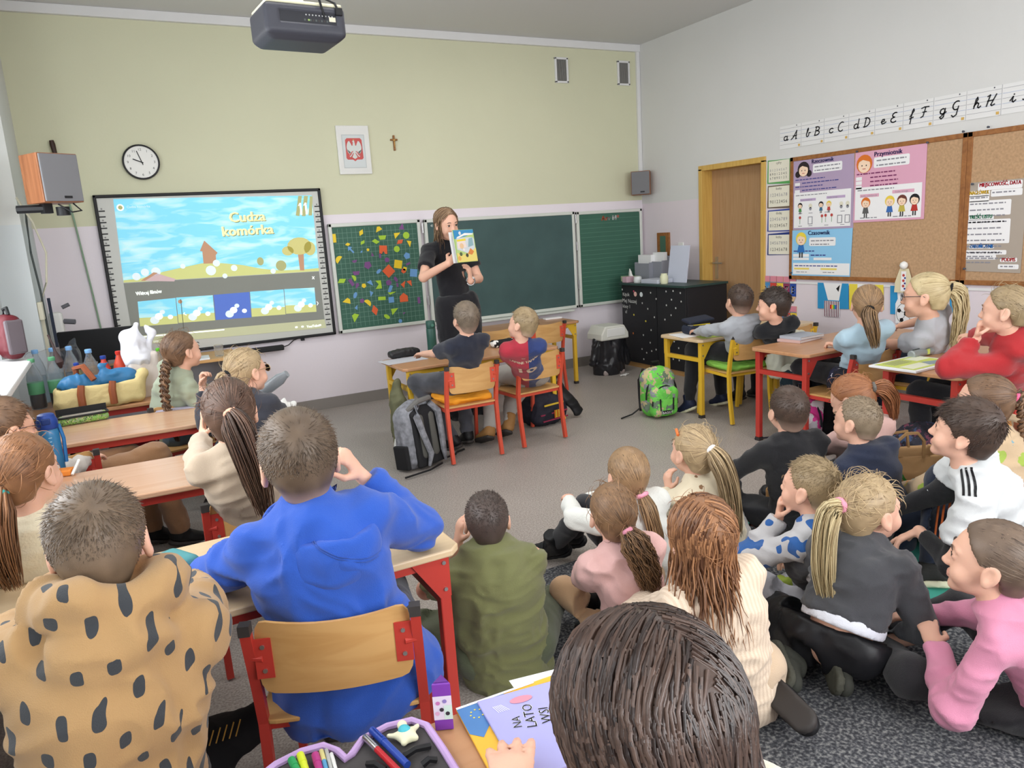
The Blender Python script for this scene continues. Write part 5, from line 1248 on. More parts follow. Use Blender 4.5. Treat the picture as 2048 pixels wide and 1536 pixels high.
# paper carrier bag
t = empty('paper_bag', 'brown paper carrier bag with a green leaf mark behind the sitting boys', 'bag', (3.15, 2.12, 0), yaw_of(30)); M_kraft = mat('kraft_paper', '#b08d63', .8, bump=.15, var=.08, vscale=6)
fg = Field((-.2, -.12, 0), (.2, .12, .40), .008); fg.box((0, 0, .19), (.165, .075, .19), .012); fg.box((0, 0, .28), (.155, .065, .16), .01, .001, 's'); sculpt('bag_body', fg, M_kraft, t, .006, (5, 5, 5), 3)
c = Canvas((0, -.0775, 0), XU, ZU, FN); c.line([(-.03, .27), (-.015, .25), (.0, .243), (.03, .248)], .012, mat('leaf_green', '#3f8a3f'), 1); c.line([(-.035, .285), (-.02, .255)], .008, mat('leaf_green', ''), 1); c.build('green_mark', None, t)
h_ = MB(); h_.tube([(-.06, -.07, .36), (-.055, -.07, .45), (-.02, -.07, .48), (.03, -.07, .48), (.06, -.07, .44), (.06, -.07, .36)], .008, n=4); h_.tube([(-.06, .07, .36), (-.05, .07, .44), (.05, .07, .45), (.06, .07, .36)], .008, n=4); h_.build('handle', mat('kraft_handle', '#9a7a52', .8), t)
# dark patterned bag behind the paper bag, black boots and bag under the right tables
def blob_bag(name, loc, r, m, lab, seed=0, cat='bag', extra=None):
 fg = Field((-r[0] * 1.3, -r[1] * 1.3, 0), (r[0] * 1.3, r[1] * 1.3, r[2] * 2.3), .01); fg.box((0, 0, r[2]), r, min(r) * .7); fg.ell((0, 0, r[2] * 1.1), (r[0] * 1.05, r[1], r[2]), .04)
 if extra: extra(fg)
 o = sculpt(name, fg, m, None, .016, (8, 8, 8), seed); o.location = loc; tag(o, lab, cat); return o
blob_bag('patterned_bag', (3.72, 2.42, 0), (.18, .1, .16), camo_mat('floral', ['#23242c', '#2a2b36', '#6a3a4a', '#23242c', '#3a4a6a'], 26), 'dark flowery bag on the floor under the red hoodie girl\'s table', 3)
blob_bag('black_bag', (4.18, 3.42, 0), (.15, .12, .24), mat('black_fabric', '#1c1c20', .8, bump=.2), 'black bag hanging under the light blue girl\'s table', 4, extra=lambda f: f.cone((-.05, 0, .4), (-.1, -.05, .15), .06, .05))
blob_bag('tie_dye_bag', (3.93, 2.98, .40), (.15, .1, .075), camo_mat('tiedye', ['#1a1c26', '#20243a', '#1a1c26', '#b9b9c4', '#1a1c26', '#2a2c3c'], 16), 'black and white marbled jacket lying on the red chair seat', 5, 'jacket')
o = blob_bag('pale_jacket', (4.33, 3.86, .30), (.16, .06, .17), mat('pale_jacket', '#cfd0bf', .85), 'pale jacket hanging over the black T-shirt boy\'s chair', 6, 'jacket')
blob_bag('green_bag', (4.30, 3.75, .12), (.12, .06, .15), camo_mat('dark_green', ['#24463a', '#1c2f38', '#24463a', '#c8c8ba'], 9), 'dark green bag hanging below the pale jacket', 7)
# black animal-eyed bag under the front left table
t = empty('shoe_bag', 'black drawstring bag with an eye print and gold marks on the floor under the table', 'bag', (-.0, 2.06, 0), yaw_of(20))
fg = Field((-.16, -.13, 0), (.24, .15, .26), .008); fg.ell((0, 0, .10), (.125, .10, .10)); fg.cone((.05, .02, .13), (.19, .06, .19), .085, .045, .03); fg.ell((.21, .07, .20), (.045, .04, .045), .02); sculpt('bag_body', fg, mat('bag_black_cloth', '#151416', .85, bump=.2), t, .010, (10, 10, 10), 9)
def onsurf(t_, decals, dirv): pass
M_gold = mat('gold_thread', '#b98c3a', .5)
f = MB()
f.prism([(-.012, -.03), (.0, -.04), (.012, -.02), (.008, .02), (-.005, .035), (-.014, .01)], lambda u, v, k: (-.045 + u, -.100 - k * .5 + .006, .105 + v), .006, mat('eye_pale', '#c8d0c0', .5))
f.tube([(.0, -.103, .08), (.012, -.104, .07), (.02, -.1, .085)], .003, M_gold)
for k in range(6): f.tube([(.06 + k * .016, -.055 + k * .006, .195), (.07 + k * .016, -.035 + k * .008, .225)], .0018, M_gold)
f.tube([(-.09, -.06, .16), (-.12, -.05, .18), (-.10, -.03, .2), (-.06, -.02, .2)], .004, M_gold); f.build('gold_trims', None, t)['kind'] = 'stuff'
# ------------------------------------------------------------------ people: skin, hair and cloth are sculpted around a posed skeleton
SKIN = {}
def skin_mat(key, col):
 if key in MATS: return MATS[key]
 m = mat(key, col, 0.5, bump=0.05, bscale=300, spec=0.35)
 b = m.node_tree.nodes['Principled BSDF']
 b.inputs['Subsurface Weight'].default_value = 0.12; b.inputs['Subsurface Radius'].default_value = (0.01, 0.004, 0.002); b.inputs['Subsurface Scale'].default_value = 0.6
 return m
M_skin = skin_mat('skin', '#e2b29a'); M_skin2 = skin_mat('skin_warm', '#dba68c')
M_lip = mat('lips', '#d29b8a', .5); M_eyew = mat('eye_white', '#e8e4e0', .2); M_iris = mat('eye_iris', '#3b3a38', .15)

def hair_mat(key, dark, light, rough=.42, fade='#c9a896'):
 k = 'hair_' + key
 if k in MATS: return MATS[k]
 m = mat(k, dark, rough, spec=.45); N, L, b = nodes_of(m)
 at = N.new('ShaderNodeAttribute'); at.attribute_name = 'tone'
 r = N.new('ShaderNodeValToRGB'); r.color_ramp.elements[0].position = .1; r.color_ramp.elements[0].color = lin(dark); r.color_ramp.elements[1].position = .9; r.color_ramp.elements[1].color = lin(light)
 L.new(at.outputs['Fac'], r.inputs['Fac'])
 a2 = N.new('ShaderNodeAttribute'); a2.attribute_name = 'fade'
 mx = N.new('ShaderNodeMixRGB'); mx.inputs['Color2'].default_value = lin(fade); L.new(a2.outputs['Fac'], mx.inputs['Fac']); L.new(r.outputs[0], mx.inputs['Color1']); L.new(mx.outputs[0], b.inputs['Base Color'])
 tc = N.new('ShaderNodeTexCoord'); n = N.new('ShaderNodeTexNoise'); n.inputs['Scale'].default_value = 420; L.new(tc.outputs['Object'], n.inputs['Vector'])
 bp = N.new('ShaderNodeBump'); bp.inputs['Strength'].default_value = .12; bp.inputs['Distance'].default_value = .002; L.new(n.outputs['Fac'], bp.inputs['Height']); L.new(bp.outputs[0], b.inputs['Normal'])
 return m

# canonical head, origin between the ears, +y is the face, +z up; 0.21 m from chin to crown at scale 1
def head_field(adult=False, res=.0026):
 f = Field((-.10, -.115, -.12), (.10, .125, .135), res)
 f.ell((0, -.014, .034), (.073, .092, .084))
 f.ell((0, .026, .004), (.062, .062, .078), .02)
 jaw = .006 if adult else 0.0
 f.ell((0, .034, -.050 - jaw), (.048, .046, .042), .02)
 f.ell((0, .066, -.079 - jaw), (.021, .018, .016), .018)
 for s in (-1, 1):
  f.ell((s * .037, .055, -.030), (.025 - jaw * .4, .026, .028), .015)
  f.ell((s * .030, .090, .013), (.019, .012, .0115), .012, 's')
  f.cone((s * .012, .082, .030), (s * .045, .070, .030), .007, .004, .012)
 f.cone((0, .082, .018), (0, .0955, -.016), .0062, .0100, .012); f.ell((0, .0975, -.018), (.0100, .0095, .0085), .006)
 for s in (-1, 1): f.ell((s * .0105, .0905, -.021), (.0075, .009, .007), .005)
 f.ell((0, .0840, -.0462), (.019, .0072, .0048), .007); f.ell((0, .0832, -.0550), (.016, .0072, .0052), .007)
 f.cone((-.02, .0920, -.0503), (.02, .0920, -.0503), .0018, .0018, .003, 's')
 for s in (-1, 1):
  R = np.array([[1, 0, 0], [0, .97, -.24], [0, .24, .97]])
  f.ell((s * .0765, -.010, .002), (.009, .021, .032), .006, 'u', R); f.ell((s * .085, -.006, .004), (.006, .011, .019), .004, 's', R); f.ell((s * .077, -.002, -.024), (.0075, .010, .011), .006)
 for s in (-1, 1):
  f.ell((s * .030, .0745, .013), (.0138, .0132, .0128), .004); f.ell((s * .030, .0900, .0122), (.0108, .0100, .0050), .002, 's')
 return f
HEADS = {False: head_field(False), True: head_field(True)}

def tri_sample(fld, P):
 q = (P - fld.lo) / fld.res; i = np.floor(q).astype(int); n = np.array(fld.a.shape)
 ok = ((i >= 0) & (i < n - 1)).all(1); out = np.full(len(P), .05, f32)
 i = i[ok]; t = (q[ok] - i).astype(f32); a = fld.a; r = 0
 for dx in (0, 1):
  for dy in (0, 1):
   for dz in (0, 1):
    w = (t[:, 0] if dx else 1 - t[:, 0]) * (t[:, 1] if dy else 1 - t[:, 1]) * (t[:, 2] if dz else 1 - t[:, 2])
    r = r + w * np.minimum(a[i[:, 0] + dx, i[:, 1] + dy, i[:, 2] + dz], .05)
 out[ok] = r; return out
def rotz(az):
 a = math.radians(az); return np.array([[math.cos(a), math.sin(a), 0], [-math.sin(a), math.cos(a), 0], [0, 0, 1]])   # columns: right, forward, up
def head_rot(az, pitch=0, roll=0):
 p, r = math.radians(pitch), math.radians(roll)
 Rx = np.array([[1, 0, 0], [0, math.cos(p), -math.sin(p)], [0, math.sin(p), math.cos(p)]]); Ry = np.array([[math.cos(r), 0, math.sin(r)], [0, 1, 0], [-math.sin(r), 0, math.cos(r)]])
 return rotz(az) @ Rx @ Ry
def put_head(fld, H, R, hs, adult, k=.012):
 H = np.array(H); w = fld.win(H - .15 * hs, H + .15 * hs)
 if w is None: return
 sl, X, Y, Z = w; sh = fld.a[sl].shape
 P = np.stack([np.broadcast_to(X, sh).ravel(), np.broadcast_to(Y, sh).ravel(), np.broadcast_to(Z, sh).ravel()], 1)
 d = tri_sample(HEADS[adult], ((P - H) @ R) / hs) * hs
 fld.put(sl, d.reshape(sh), k, 'u')

def ik(S, T, l1, l2, pole):
 S, T, pole = np.array(S, float), np.array(T, float), np.array(pole, float)
 d = T - S; L = np.linalg.norm(d); u = d / (L + 1e-9)
 if L > .995 * (l1 + l2): T = S + u * .995 * (l1 + l2); L = .995 * (l1 + l2)
 L = max(L, abs(l1 - l2) + .02)
 a = (l1 * l1 - l2 * l2 + L * L) / (2 * L); h = math.sqrt(max(0, l1 * l1 - a * a))
 n = pole - u * (pole @ u); n /= np.linalg.norm(n) + 1e-9
 return S + u * a + n * h, T

def hand(f, W, d, n, side, curl=.5, s=1.0, spread=.12, point=None):
 """five fingers: W wrist, d finger direction, n palm normal (side the fingers close to)"""
 d = unit(d); n = unit(np.array(n) - d * (np.array(n) @ d)); x = np.cross(d, n) * side   # x points to the thumb side
 W = np.array(W)
 f.cone(W, W + d * .03 * s, .019 * s, .024 * s, .012, 'u', (n, .62))
 f.cone(W + d * .025 * s, W + d * .066 * s, .026 * s, .031 * s, .012, 'u', (n, .42))
 for i, (off, ln) in enumerate(((.024, .90), (.008, 1.0), (-.009, .94), (-.024, .74))):
  k = W + d * (.070 - .004 * (i == 3)) * s + x * off * s
  c = curl if not (point is not None and i == point) else .1
  L1, L2, L3 = .030 * ln * s, .020 * ln * s, .016 * ln * s
  dr = unit(d + x * off * spread / .024); p = k
  for L_, a in ((L1, c * .9), (L2, c * 2.0), (L3, c * 2.8)):
   dd = unit(dr * math.cos(a) + n * math.sin(a)); q = p + dd * L_
   f.cone(p, q, .0082 * s, .0072 * s, .003); p = q
 b = W + d * .022 * s + x * .024 * s + n * .004 * s
 t1 = b + unit(d * .62 + x * .70 + n * (.25 + .4 * curl)) * .032 * s; t2 = t1 + unit(d * .85 + x * (.25 - .5 * curl) + n * (.2 + .6 * curl)) * .028 * s
 f.cone(b, t1, .0115 * s, .0095 * s, .006); f.cone(t1, t2, .0092 * s, .0078 * s, .003)

def mouth(H, haz, hp, hs, dn=.055, fw=.105, sd=0.0): return np.array(H, float) + head_rot(haz, hp) @ (np.array((sd, fw, -dn)) * hs)
def thin(o, r):
 m = o.modifiers.new('decimate', 'DECIMATE'); m.ratio = r
def lerp(a, b, t): return np.array(a) * (1 - t) + np.array(b) * t

class Hair:
 def __init__(s): s.V = []; s.F = []; s.T = []; s.D = []; s.k = 0
 def add(s, v, f, t, fade=None):
  s.V.append(v); s.F.append(f + s.k); s.T.append(np.broadcast_to(t, (len(v),))); s.D.append(np.zeros(len(v)) if fade is None else fade); s.k += len(v)
 def build(s, name, m, parent): return mesh_obj(name, np.concatenate(s.V), np.concatenate(s.F), m, parent, attrs=dict(tone=np.concatenate(s.T), fade=np.concatenate(s.D)))

HC = np.array((0, -.014, .034)); HR = np.array((.073, .092, .084))          # cranium
def hairline(phi, style):
 """lowest z of the hair at azimuth phi (0 = face, pi = nape) in head units"""
 a = np.abs(phi)
 if style == 'short': xs, zs = [0, .55, .95, 1.25, 1.5, 1.75, 2.1, PI], [.082, .078, .050, .012, .030, .012, -.052, -.062]
 elif style == 'fringe': xs, zs = [0, .55, .95, 1.25, 1.5, 1.75, 2.1, PI], [.046, .050, .030, -.004, .022, .004, -.055, -.066]
 else: xs, zs = [0, .5, .9, 1.2, 1.5, 1.8, 2.2, PI], [.088, .080, .050, .018, .022, -.010, -.055, -.062]
 return np.interp(a, xs, zs)
def hair_cap(thick, style, res=.0052, top=0.0, back=0.0):
 f = Field((-.10, -.125, -.09), (.10, .10, .16), res)
 f.ell(HC + (0, -back * .5, top * .5), HR + np.array((thick, thick + back * .5, thick + top * .5)))
 f.cone((0, -.062, -.01), (0, -.052, -.055), .040 + thick, .034 + thick, .03, 'u', ((0, 1, 0), .8))
 X = f.ax[0][:, None, None]; Y = f.ax[1][None, :, None]; Z = f.ax[2][None, None, :]
 phi = np.arctan2(X + 0 * Y, Y + .01)
 zl = hairline(phi, style)
 f.a = np.maximum(f.a, ((zl - Z) * .7).astype(f32))
 # keep clear of the face
 f.a = np.maximum(f.a, (Y + 0 * X + 0 * Z - .088).astype(f32) * .7)
 v, q = f.mesh(); return relax(v, q, 2), q
_caps = {}
def cap(*a):
 if a not in _caps: _caps[a] = hair_cap(*a)
 v, q = _caps[a]; return v.copy(), q
def scalp_points(n, thick, style, rng, zmin=-1):
 out = []
 while len(out) < n:
  d = rng.normal(size=3); d /= np.linalg.norm(d); p = HC + d * (HR + thick)
  if p[2] > hairline(math.atan2(p[0], p[1] + .01), style) + .004 and p[1] < .085 and p[2] > zmin: out.append(p)
 return np.array(out)
def on_scalp(p, thick):
 q = (p - HC) / (HR + thick); return HC + q / np.linalg.norm(q, axis=-1, keepdims=True) * (HR + thick)

def person(name_label, H, haz=0, hp=0, hr=0, hs=1.0, P=(0, 0, 0), az=0, sc=1.0, wide=1.0, adult=False, res=.0072, base_z=0.0, slump=.03,
   arms=None, legs=None, top=None, bottom=None, shoes=None, hair=None, skin=None, eyes=False, extra=None, N0=None, bare_legs=False, group=None):
 """H head centre, P pelvis centre (world); azimuth 0 looks to the front wall, + turns right"""
 rng = np.random.default_rng(abs(hash(name_label)) % 9999 if False else sum(ord(c) * (i + 1) for i, c in enumerate(name_label)) % 99991)
 H = np.array(H, float); P = np.array(P, float); dist = float(np.linalg.norm(H - (0, 0, CAM_H))); lod = float(np.clip(2.0 / dist, .34, 1.0)); lr = lod ** -.5; rs = float(np.clip(dist / 2.8, .9, 1.45)); res *= rs
 base = np.array((P[0], P[1], base_z)); B = rotz(az)
 loc = lambda p: (np.array(p, float) - base) @ B                      # world -> body frame (x right, y forward, z up)
 Hl = loc(H); Pl = loc(P); HRl = B.T @ head_rot(haz, hp, hr)
 skin = skin or M_skin
 up_h = HRl[:, 2]; fw_h = HRl[:, 1]
 Nk = Hl - up_h * .088 * hs - fw_h * .012 * hs                        # top of the neck
 Nb = loc(N0) if N0 is not None else lerp(Nk, Pl, .055) - np.array((0, .010, 0)) - np.array((0, 0, .006)) * sc   # base of the neck
 ax = unit(Nb - Pl)
 Lt = np.linalg.norm(Nb - Pl)
 bk = unit(np.cross(ax, (1, 0, 0))); bk = bk if bk[1] < 0 else -bk     # backwards
 fwd = -bk; rt = unit(np.cross(fwd, ax))
 Wl = Pl + ax * Lt * .30 + bk * slump * .8; Ch = Pl + ax * Lt * .68 + bk * slump; Sh = Pl + ax * Lt * .90 + bk * slump * .5
 kw = sc * wide
 sw = .112 * sc * (.5 + .5 * wide) * (1.12 if adult else 1)
 S = {s: Sh + rt * s_ * sw + ax * (.0) for s, s_ in (('L', -1), ('R', 1))}
 ua, fa = .228 * sc * (1.04 if adult else 1), .20 * sc * (1.05 if adult else 1)
 J = dict(H=Hl, P=Pl, N=Nb, S=S, fwd=fwd, rt=rt, ax=ax, Ch=Ch, W=Wl, Sh=Sh)
 arm = {}
 for s, s_ in (('L', -1), ('R', 1)):
  a = (arms or {}).get(s)
  if a is None: a = dict(t=base + B @ (S[s] + np.array((s_ * .05, .12, -.36 * sc))))
  if isinstance(a, (tuple, list)): a = dict(t=a)
  T = loc(a['t']); pole = np.array(a.get('pole', (s_ * .6, -.5, -.7)), float)
  E, Wr = ik(S[s], T, ua, fa, pole)
  hd = np.array(B.T @ np.array(a['dir'], float)) if 'dir' in a else unit(Wr - E)
  hn = np.array(B.T @ np.array(a['n'], float)) if 'n' in a else (np.array((0, -.2, -1.)) if abs(hd[2]) < .8 else np.array((-s_, .3, 0)))
  arm[s] = dict(S=S[s], E=E, W=Wr, d=hd, n=hn, curl=a.get('curl', .35), point=a.get('point'), hide=a.get('hide', False), hs=a.get('hs', 1.0))
 # ---------------- skin: head, neck, trunk, arms and hands as one surface
 pts = [Hl + .14 * hs, Hl - .14 * hs, Pl - .1, Pl + .1] + [arm[s][k] + o for s in arm for k in ('S', 'E', 'W') for o in (-.1 * sc, .1 * sc)]
 leg = {}
 if legs:
  for s in ('L', 'R'):
   k, a, t = legs[s]; leg[s] = [Pl + rt * (-1 if s == 'L' else 1) * .072 * kw + np.array((0, 0, 0.0)), loc(k), loc(a), loc(t)]
 fb = Field(np.min(pts + ([q for s in leg for q in leg[s]] if bare_legs else []), 0) - .03, np.max(pts + ([q for s in leg for q in leg[s]] if bare_legs else []), 0) + .03, res)
 fl = (fwd, .70); tb = .90 if top and top.get('sleeve', 'long') == 'long' and top.get('hem', .1) > 0 else 1.0; kw *= tb; s0 = sc; sc = sc * (.86 if tb < 1 else 1)
 fb.cone(Pl, Wl, .094 * kw, .086 * kw, .03, 'u', fl); fb.cone(Wl, Ch, .086 * kw, .098 * kw, .03, 'u', fl); fb.cone(Ch, Sh, .096 * kw, .078 * kw, .03, 'u', fl)
 fb.cone(Sh, Nb, .06 * kw, .042 * sc, .03)
 nr = .044 if adult else .041
 fb.cone(Nb - ax * .02, Nk + up_h * .03 * hs, nr * hs * 1.06, nr * hs, .02)
 for s in ('L', 'R'):
  a = arm[s]; fb.cone(lerp(Sh, S[s], .5), S[s], .044 * sc, .040 * sc, .03)
  fb.cone(a['S'], a['E'], 0.036 * sc * (.6 + .4 * wide), .029 * sc * (.6 + .4 * wide), .02); fb.cone(a['E'], a['W'], 0.030 * sc * (.6 + .4 * wide), .021 * sc, .015)
  if not a['hide']: hand(fb, a['W'], a['d'], a['n'], -1 if s == 'L' else 1, a['curl'], s0 * a['hs'] * .92, point=a['point'])
 sc = s0; kw /= tb
 if bare_legs:
  for s in leg: q = leg[s]; fb.cone(q[0], q[1], .062 * kw, .045 * sc, .02); fb.cone(q[1], q[2], .045 * sc, .03 * sc, .02)
 put_head(fb, Hl, HRl, hs, adult)
 v, q = fb.mesh()
 # lips get their own colour
 hv = ((v - Hl) @ HRl) / hs; fc = hv[q].mean(1)
 lip = (np.abs(fc[:, 0]) < .021) & (fc[:, 1] > .0825) & (np.abs(fc[:, 2] + .0505) < .0085)
 body = mesh_obj('person', v, q, [skin, M_lip], None, mi=lip.astype(int)); thin(body, .42 if eyes else .5)
 body.location = base; body.rotation_euler = (0, 0, yaw_of(az)); tag(body, name_label, 'person', group)
 h2w = lambda p: Hl + (np.asarray(p) * hs) @ HRl.T
 if eyes:
  for s in (-1, 1):
   e = MB(); c_ = np.array((s * .030, .0735, .013)); e.lathe([(.0001, -.0118), (.0065, -.0100), (.0105, -.0055), (.0118, 0), (.0105, .0055), (.0065, .0100), (.0001, .0118)], (0, 0, 0), M_eyew, 14)
   vs = np.array(e.v); e.v = [tuple(p) for p in h2w(vs + c_)]
   rings = [[h2w(c_ + np.array((r_ * math.cos(a_), y_, r_ * math.sin(a_)))) for a_ in np.linspace(0, 2 * PI, 12, endpoint=False)] for r_, y_ in ((.0072, .0100), (.0050, .0115), (.0015, .0124))]; e.add(sum(rings, []), [tuple(range(24, 36))] + [(k + 12 * j, (k + 1) % 12 + 12 * j, (k + 1) % 12 + 12 * (j + 1), k + 12 * (j + 1)) for j in (0, 1) for k in range(12)], M_iris)
   lid = [h2w((s * .030 + u, 0.0862 - abs(u) * .25, .0210 - abs(u) * .28)) for u in (-.013, -.007, 0, .007, .013)]
   e.build('eye', None, body, smooth=True)
   MB().tube(lid, .0014 * hs, mat('lash', '#3a2e2a', .6), 5).build('eyelid', None, body, smooth=True)
   br = [h2w((s * (.030 + u), .0885 - max(0, u) * .35, .0335 + z_)) for u, z_ in ((-.015, 0), (-.005, .003), (.006, .003), (.016, -.002))]
   MB().tube(br, [.0016 * hs, .0026 * hs, .0024 * hs, .001 * hs], (hair or {}).get('m') or M_iris, 6).build('eyebrow', None, body, smooth=True)
 # ---------------- top garment
 if top:
  lo = top.get('loose', .012); slv = top.get('sleeve', 'long'); r_ = top.get('res', .0085) * rs
  ft = Field(np.min([Pl, Sh, Nb] + [arm[s][k] for s in arm for k in ('S', 'E', 'W')], 0) - .17 * sc, np.max([Pl, Sh, Nb] + [arm[s][k] for s in arm for k in ('S', 'E', 'W')], 0) + .17 * sc, r_)
  hem = top.get('hem', .10) * sc
  Pb = Pl - ax * hem * .5
  g = lo
  ft.cone(Pb, Wl, (.104 * kw + g * 1.1) * top.get('flare', 1.0), .096 * kw + g, .03, 'u', (fwd, .74)); ft.cone(Wl, Ch, .096 * kw + g, .104 * kw + g, .03, 'u', (fwd, .74)); ft.cone(Ch, Sh, .101 * kw + g, .082 * kw + g * .6, .03, 'u', (fwd, .74))
  ft.cone(Sh, Nb + ax * (top.get('collar', .012) - .040) * sc, .066 * kw + g * .4, max(.058 * sc, .054 * hs), .035)
  for s in ('L', 'R'):
   a = arm[s]; ft.cone(lerp(Sh, S[s], .4), S[s], .048 * sc + g * .5, .042 * sc + g * .5, .035)
   if slv == 'long':
    ft.cone(a['S'], a['E'], .040 * sc + g * .7, .035 * sc + g * .8, .025); ft.cone(a['E'], lerp(a['E'], a['W'], 1.04), .035 * sc + g * .8, .025 * sc + g * .6, .018)
    ft.cut(lerp(a['E'], a['W'], top.get('cuff', .98)), a['W'] - a['E'], .075 * sc)
   else:
    u_ = top.get('short_to', .62); ft.cone(a['S'], lerp(a['S'], a['E'], u_ + .1), .042 * sc + g * .7, .042 * sc + g * 1.2, .025); ft.cut(lerp(a['S'], a['E'], u_), a['E'] - a['S'], .09 * sc)
  ft.cut(Pl - ax * hem, -ax, .26 * sc * max(1, wide))
  if 'mod' in top: top['mod'](ft, J)
  v, q = ft.mesh(); v = wrinkle(v, q, top.get('amp', .006) * 1.35, top.get('freq', (8, 8, 15)), int(rng.integers(99)))
  thin(mesh_obj(top.get('name', 'sweater'), v, q, top['m'], body), .7)
  J['bvh'] = (v, q)
 # ---------------- trousers and shoes
 if leg and bottom and not bare_legs or (leg and bottom):
  lo = bottom.get('loose', .008); r_ = bottom.get('res', .0115) * rs
  allp = [p for s in leg for p in leg[s]] + [Pl]
  fp = Field(np.min(allp, 0) - .15 * sc, np.max(allp, 0) + .15 * sc, r_)
  kw = sc * (.6 + .4 * wide)
  fp.cone(Pl - ax * .02 + rt * .040 * kw, Pl - ax * .02 - rt * .040 * kw, .084 * kw + lo, .084 * kw + lo, .03, 'u', (fwd, .86)); fp.cone(Pl, lerp(Pl, Wl, .55), .098 * kw + lo, .094 * kw + lo, .03, 'u', (fwd, .74))
  for s in ('L', 'R'):
   q4 = leg[s]; e_ = bottom.get('to', 1.0)
   fp.cone(q4[0], q4[1], .076 * kw + lo, .052 * sc + lo, .03); fp.cone(q4[1], lerp(q4[1], q4[2], e_), .052 * sc + lo, (.036 * sc + lo) * bottom.get('flare', 1.0), .022)
   fp.cut(lerp(q4[1], q4[2], e_), q4[2] - q4[1], .1 * sc)
  fp.cut(lerp(Pl, Wl, bottom.get('rise', .6)), ax, .25 * sc * max(1, wide))
  if 'mod' in bottom: bottom['mod'](fp, J, leg)
  v, q = fp.mesh(); v = wrinkle(v, q, bottom.get('amp', .006), (9, 9, 12), int(rng.integers(99)))
  thin(mesh_obj(bottom.get('name', 'trousers'), v, q, bottom['m'], body), .7)
 if leg and shoes:
  for s in ('L', 'R'):
   A, T = leg[s][2], leg[s][3]; d = T - A; d[2] *= shoes.get('dz', .6); L_ = np.linalg.norm(d); d = unit(d); ln = shoes.get('len', .20) * sc
   upv = unit(np.cross(np.cross(d, A - leg[s][1]), d)); upv = -upv if upv @ (leg[s][1] - A) < 0 else upv
   sd = unit(np.cross(d, upv)); heel = A - upv * .055 * sc - d * .035 * sc
   fs = Field(np.min([heel, heel + d * ln, A], 0) - .07 * sc, np.max([heel, heel + d * ln, A], 0) + .07 * sc, shoes.get('res', .0088) * rs)
   fs.cone(heel + d * .02 * sc + upv * .02 * sc, heel + d * (ln - .035 * sc) + upv * .012 * sc, .037 * sc, .036 * sc, .02, 'u', (upv, .8)); fs.cone(heel + d * .03 * sc + upv * .03 * sc, A + upv * shoes.get('high', .02) * sc, .038 * sc, .040 * sc, .02); fs.cone(heel + d * .10 * sc + upv * .02 * sc, A, .032 * sc, .034 * sc, .03)
   fs.cut(heel - upv * .008 * sc, -upv); fs.cut(A + upv * (shoes.get('high', .02) + .02) * sc, upv)
   so = sculpt('shoe', fs, shoes['m'], body, .002, (20, 20, 20), 1)
   fo = Field(np.min([heel, heel + d * ln, A], 0) - .07 * sc, np.max([heel, heel + d * ln, A], 0) + .07 * sc, .0095 * rs)
   fo.cone(heel + d * .02 * sc - upv * .012 * sc, heel + d * (ln - .035 * sc) - upv * .012 * sc, .041 * sc, .040 * sc, .02); fo.cut(heel - upv * .001 * sc, upv); fo.cut(heel - upv * .026 * sc, -upv)
   sculpt('sole', fo, shoes.get('sole', M_cap), so)
   if shoes.get('laces'):
    lm = MB();
    for k in range(4): c0 = heel + d * (.085 + .018 * k) * sc + upv * (.066 - .010 * k) * sc; lm.tube([c0 - sd * .022 * sc, c0 + upv * .004, c0 + sd * .022 * sc], .003)
    lm.build('laces', shoes['laces'], so)
 # ---------------- hair
 if hair:
  st = hair['style']; hb = Hair(); m = hair['m']; th = hair.get('thick', .008)
  hl = 'short' if st in ('short', 'buzz') else ('fringe' if st in ('fringe',) else 'long')
  v, q = cap(th, hl, .0062, hair.get('top', 0.0), hair.get('back', 0.0))
  fade = None
  if 'fade' in hair:
   zz = v[:, 2] - .02; fade = np.clip(1 - (v[:, 2] + .05) / hair['fade'], 0, 1) * .55
  nz = .5 + .5 * vnoise(v * 60, 3)
  hb.add(h2w(v), q, np.clip(.35 + .3 * nz, 0, 1), fade)
  if st in ('short', 'fringe'):
   n = int(hair.get('n', 1100) * 1.7 * lod); p = scalp_points(n, th * .95, hl, rng)
   wh = on_scalp(np.array([[hair.get('whorl', .01), -.075, .085]]), 0)[0]
   nrm = (p - HC) / (HR ** 2); nrm /= np.linalg.norm(nrm, axis=1, keepdims=True)
   fl_ = p - wh; fl_ = fl_ - nrm * (fl_ * nrm).sum(1, keepdims=True); fl_ /= np.linalg.norm(fl_, axis=1, keepdims=True) + 1e-6
   fl_ += rng.normal(size=p.shape) * .20; ln = hair.get('len', .024) * (.7 + .6 * rng.random((n, 1)))
   up_ = hair.get('lift', .22); topm = np.clip((p[:, 2:3] - .02) / .07, .25, 1)
   ln = ln * topm
   path = np.stack([p - nrm * .003, p + (fl_ * .5 + nrm * up_) * ln * .55, p + (fl_ * 1.0 + nrm * up_ * .9) * ln], 1)
   vv, ff, tt = strands(path, .0013 * lr * rng.uniform(.7, 1.2, n), 3, .5 + .5 * (rng.random(n) - .5));
   fd = None
   if 'fade' in hair: fd = np.clip(1 - (vv[:, 2] + .05) / hair['fade'], 0, 1) * .5
   hb.add(h2w(vv), ff, tt, fd)
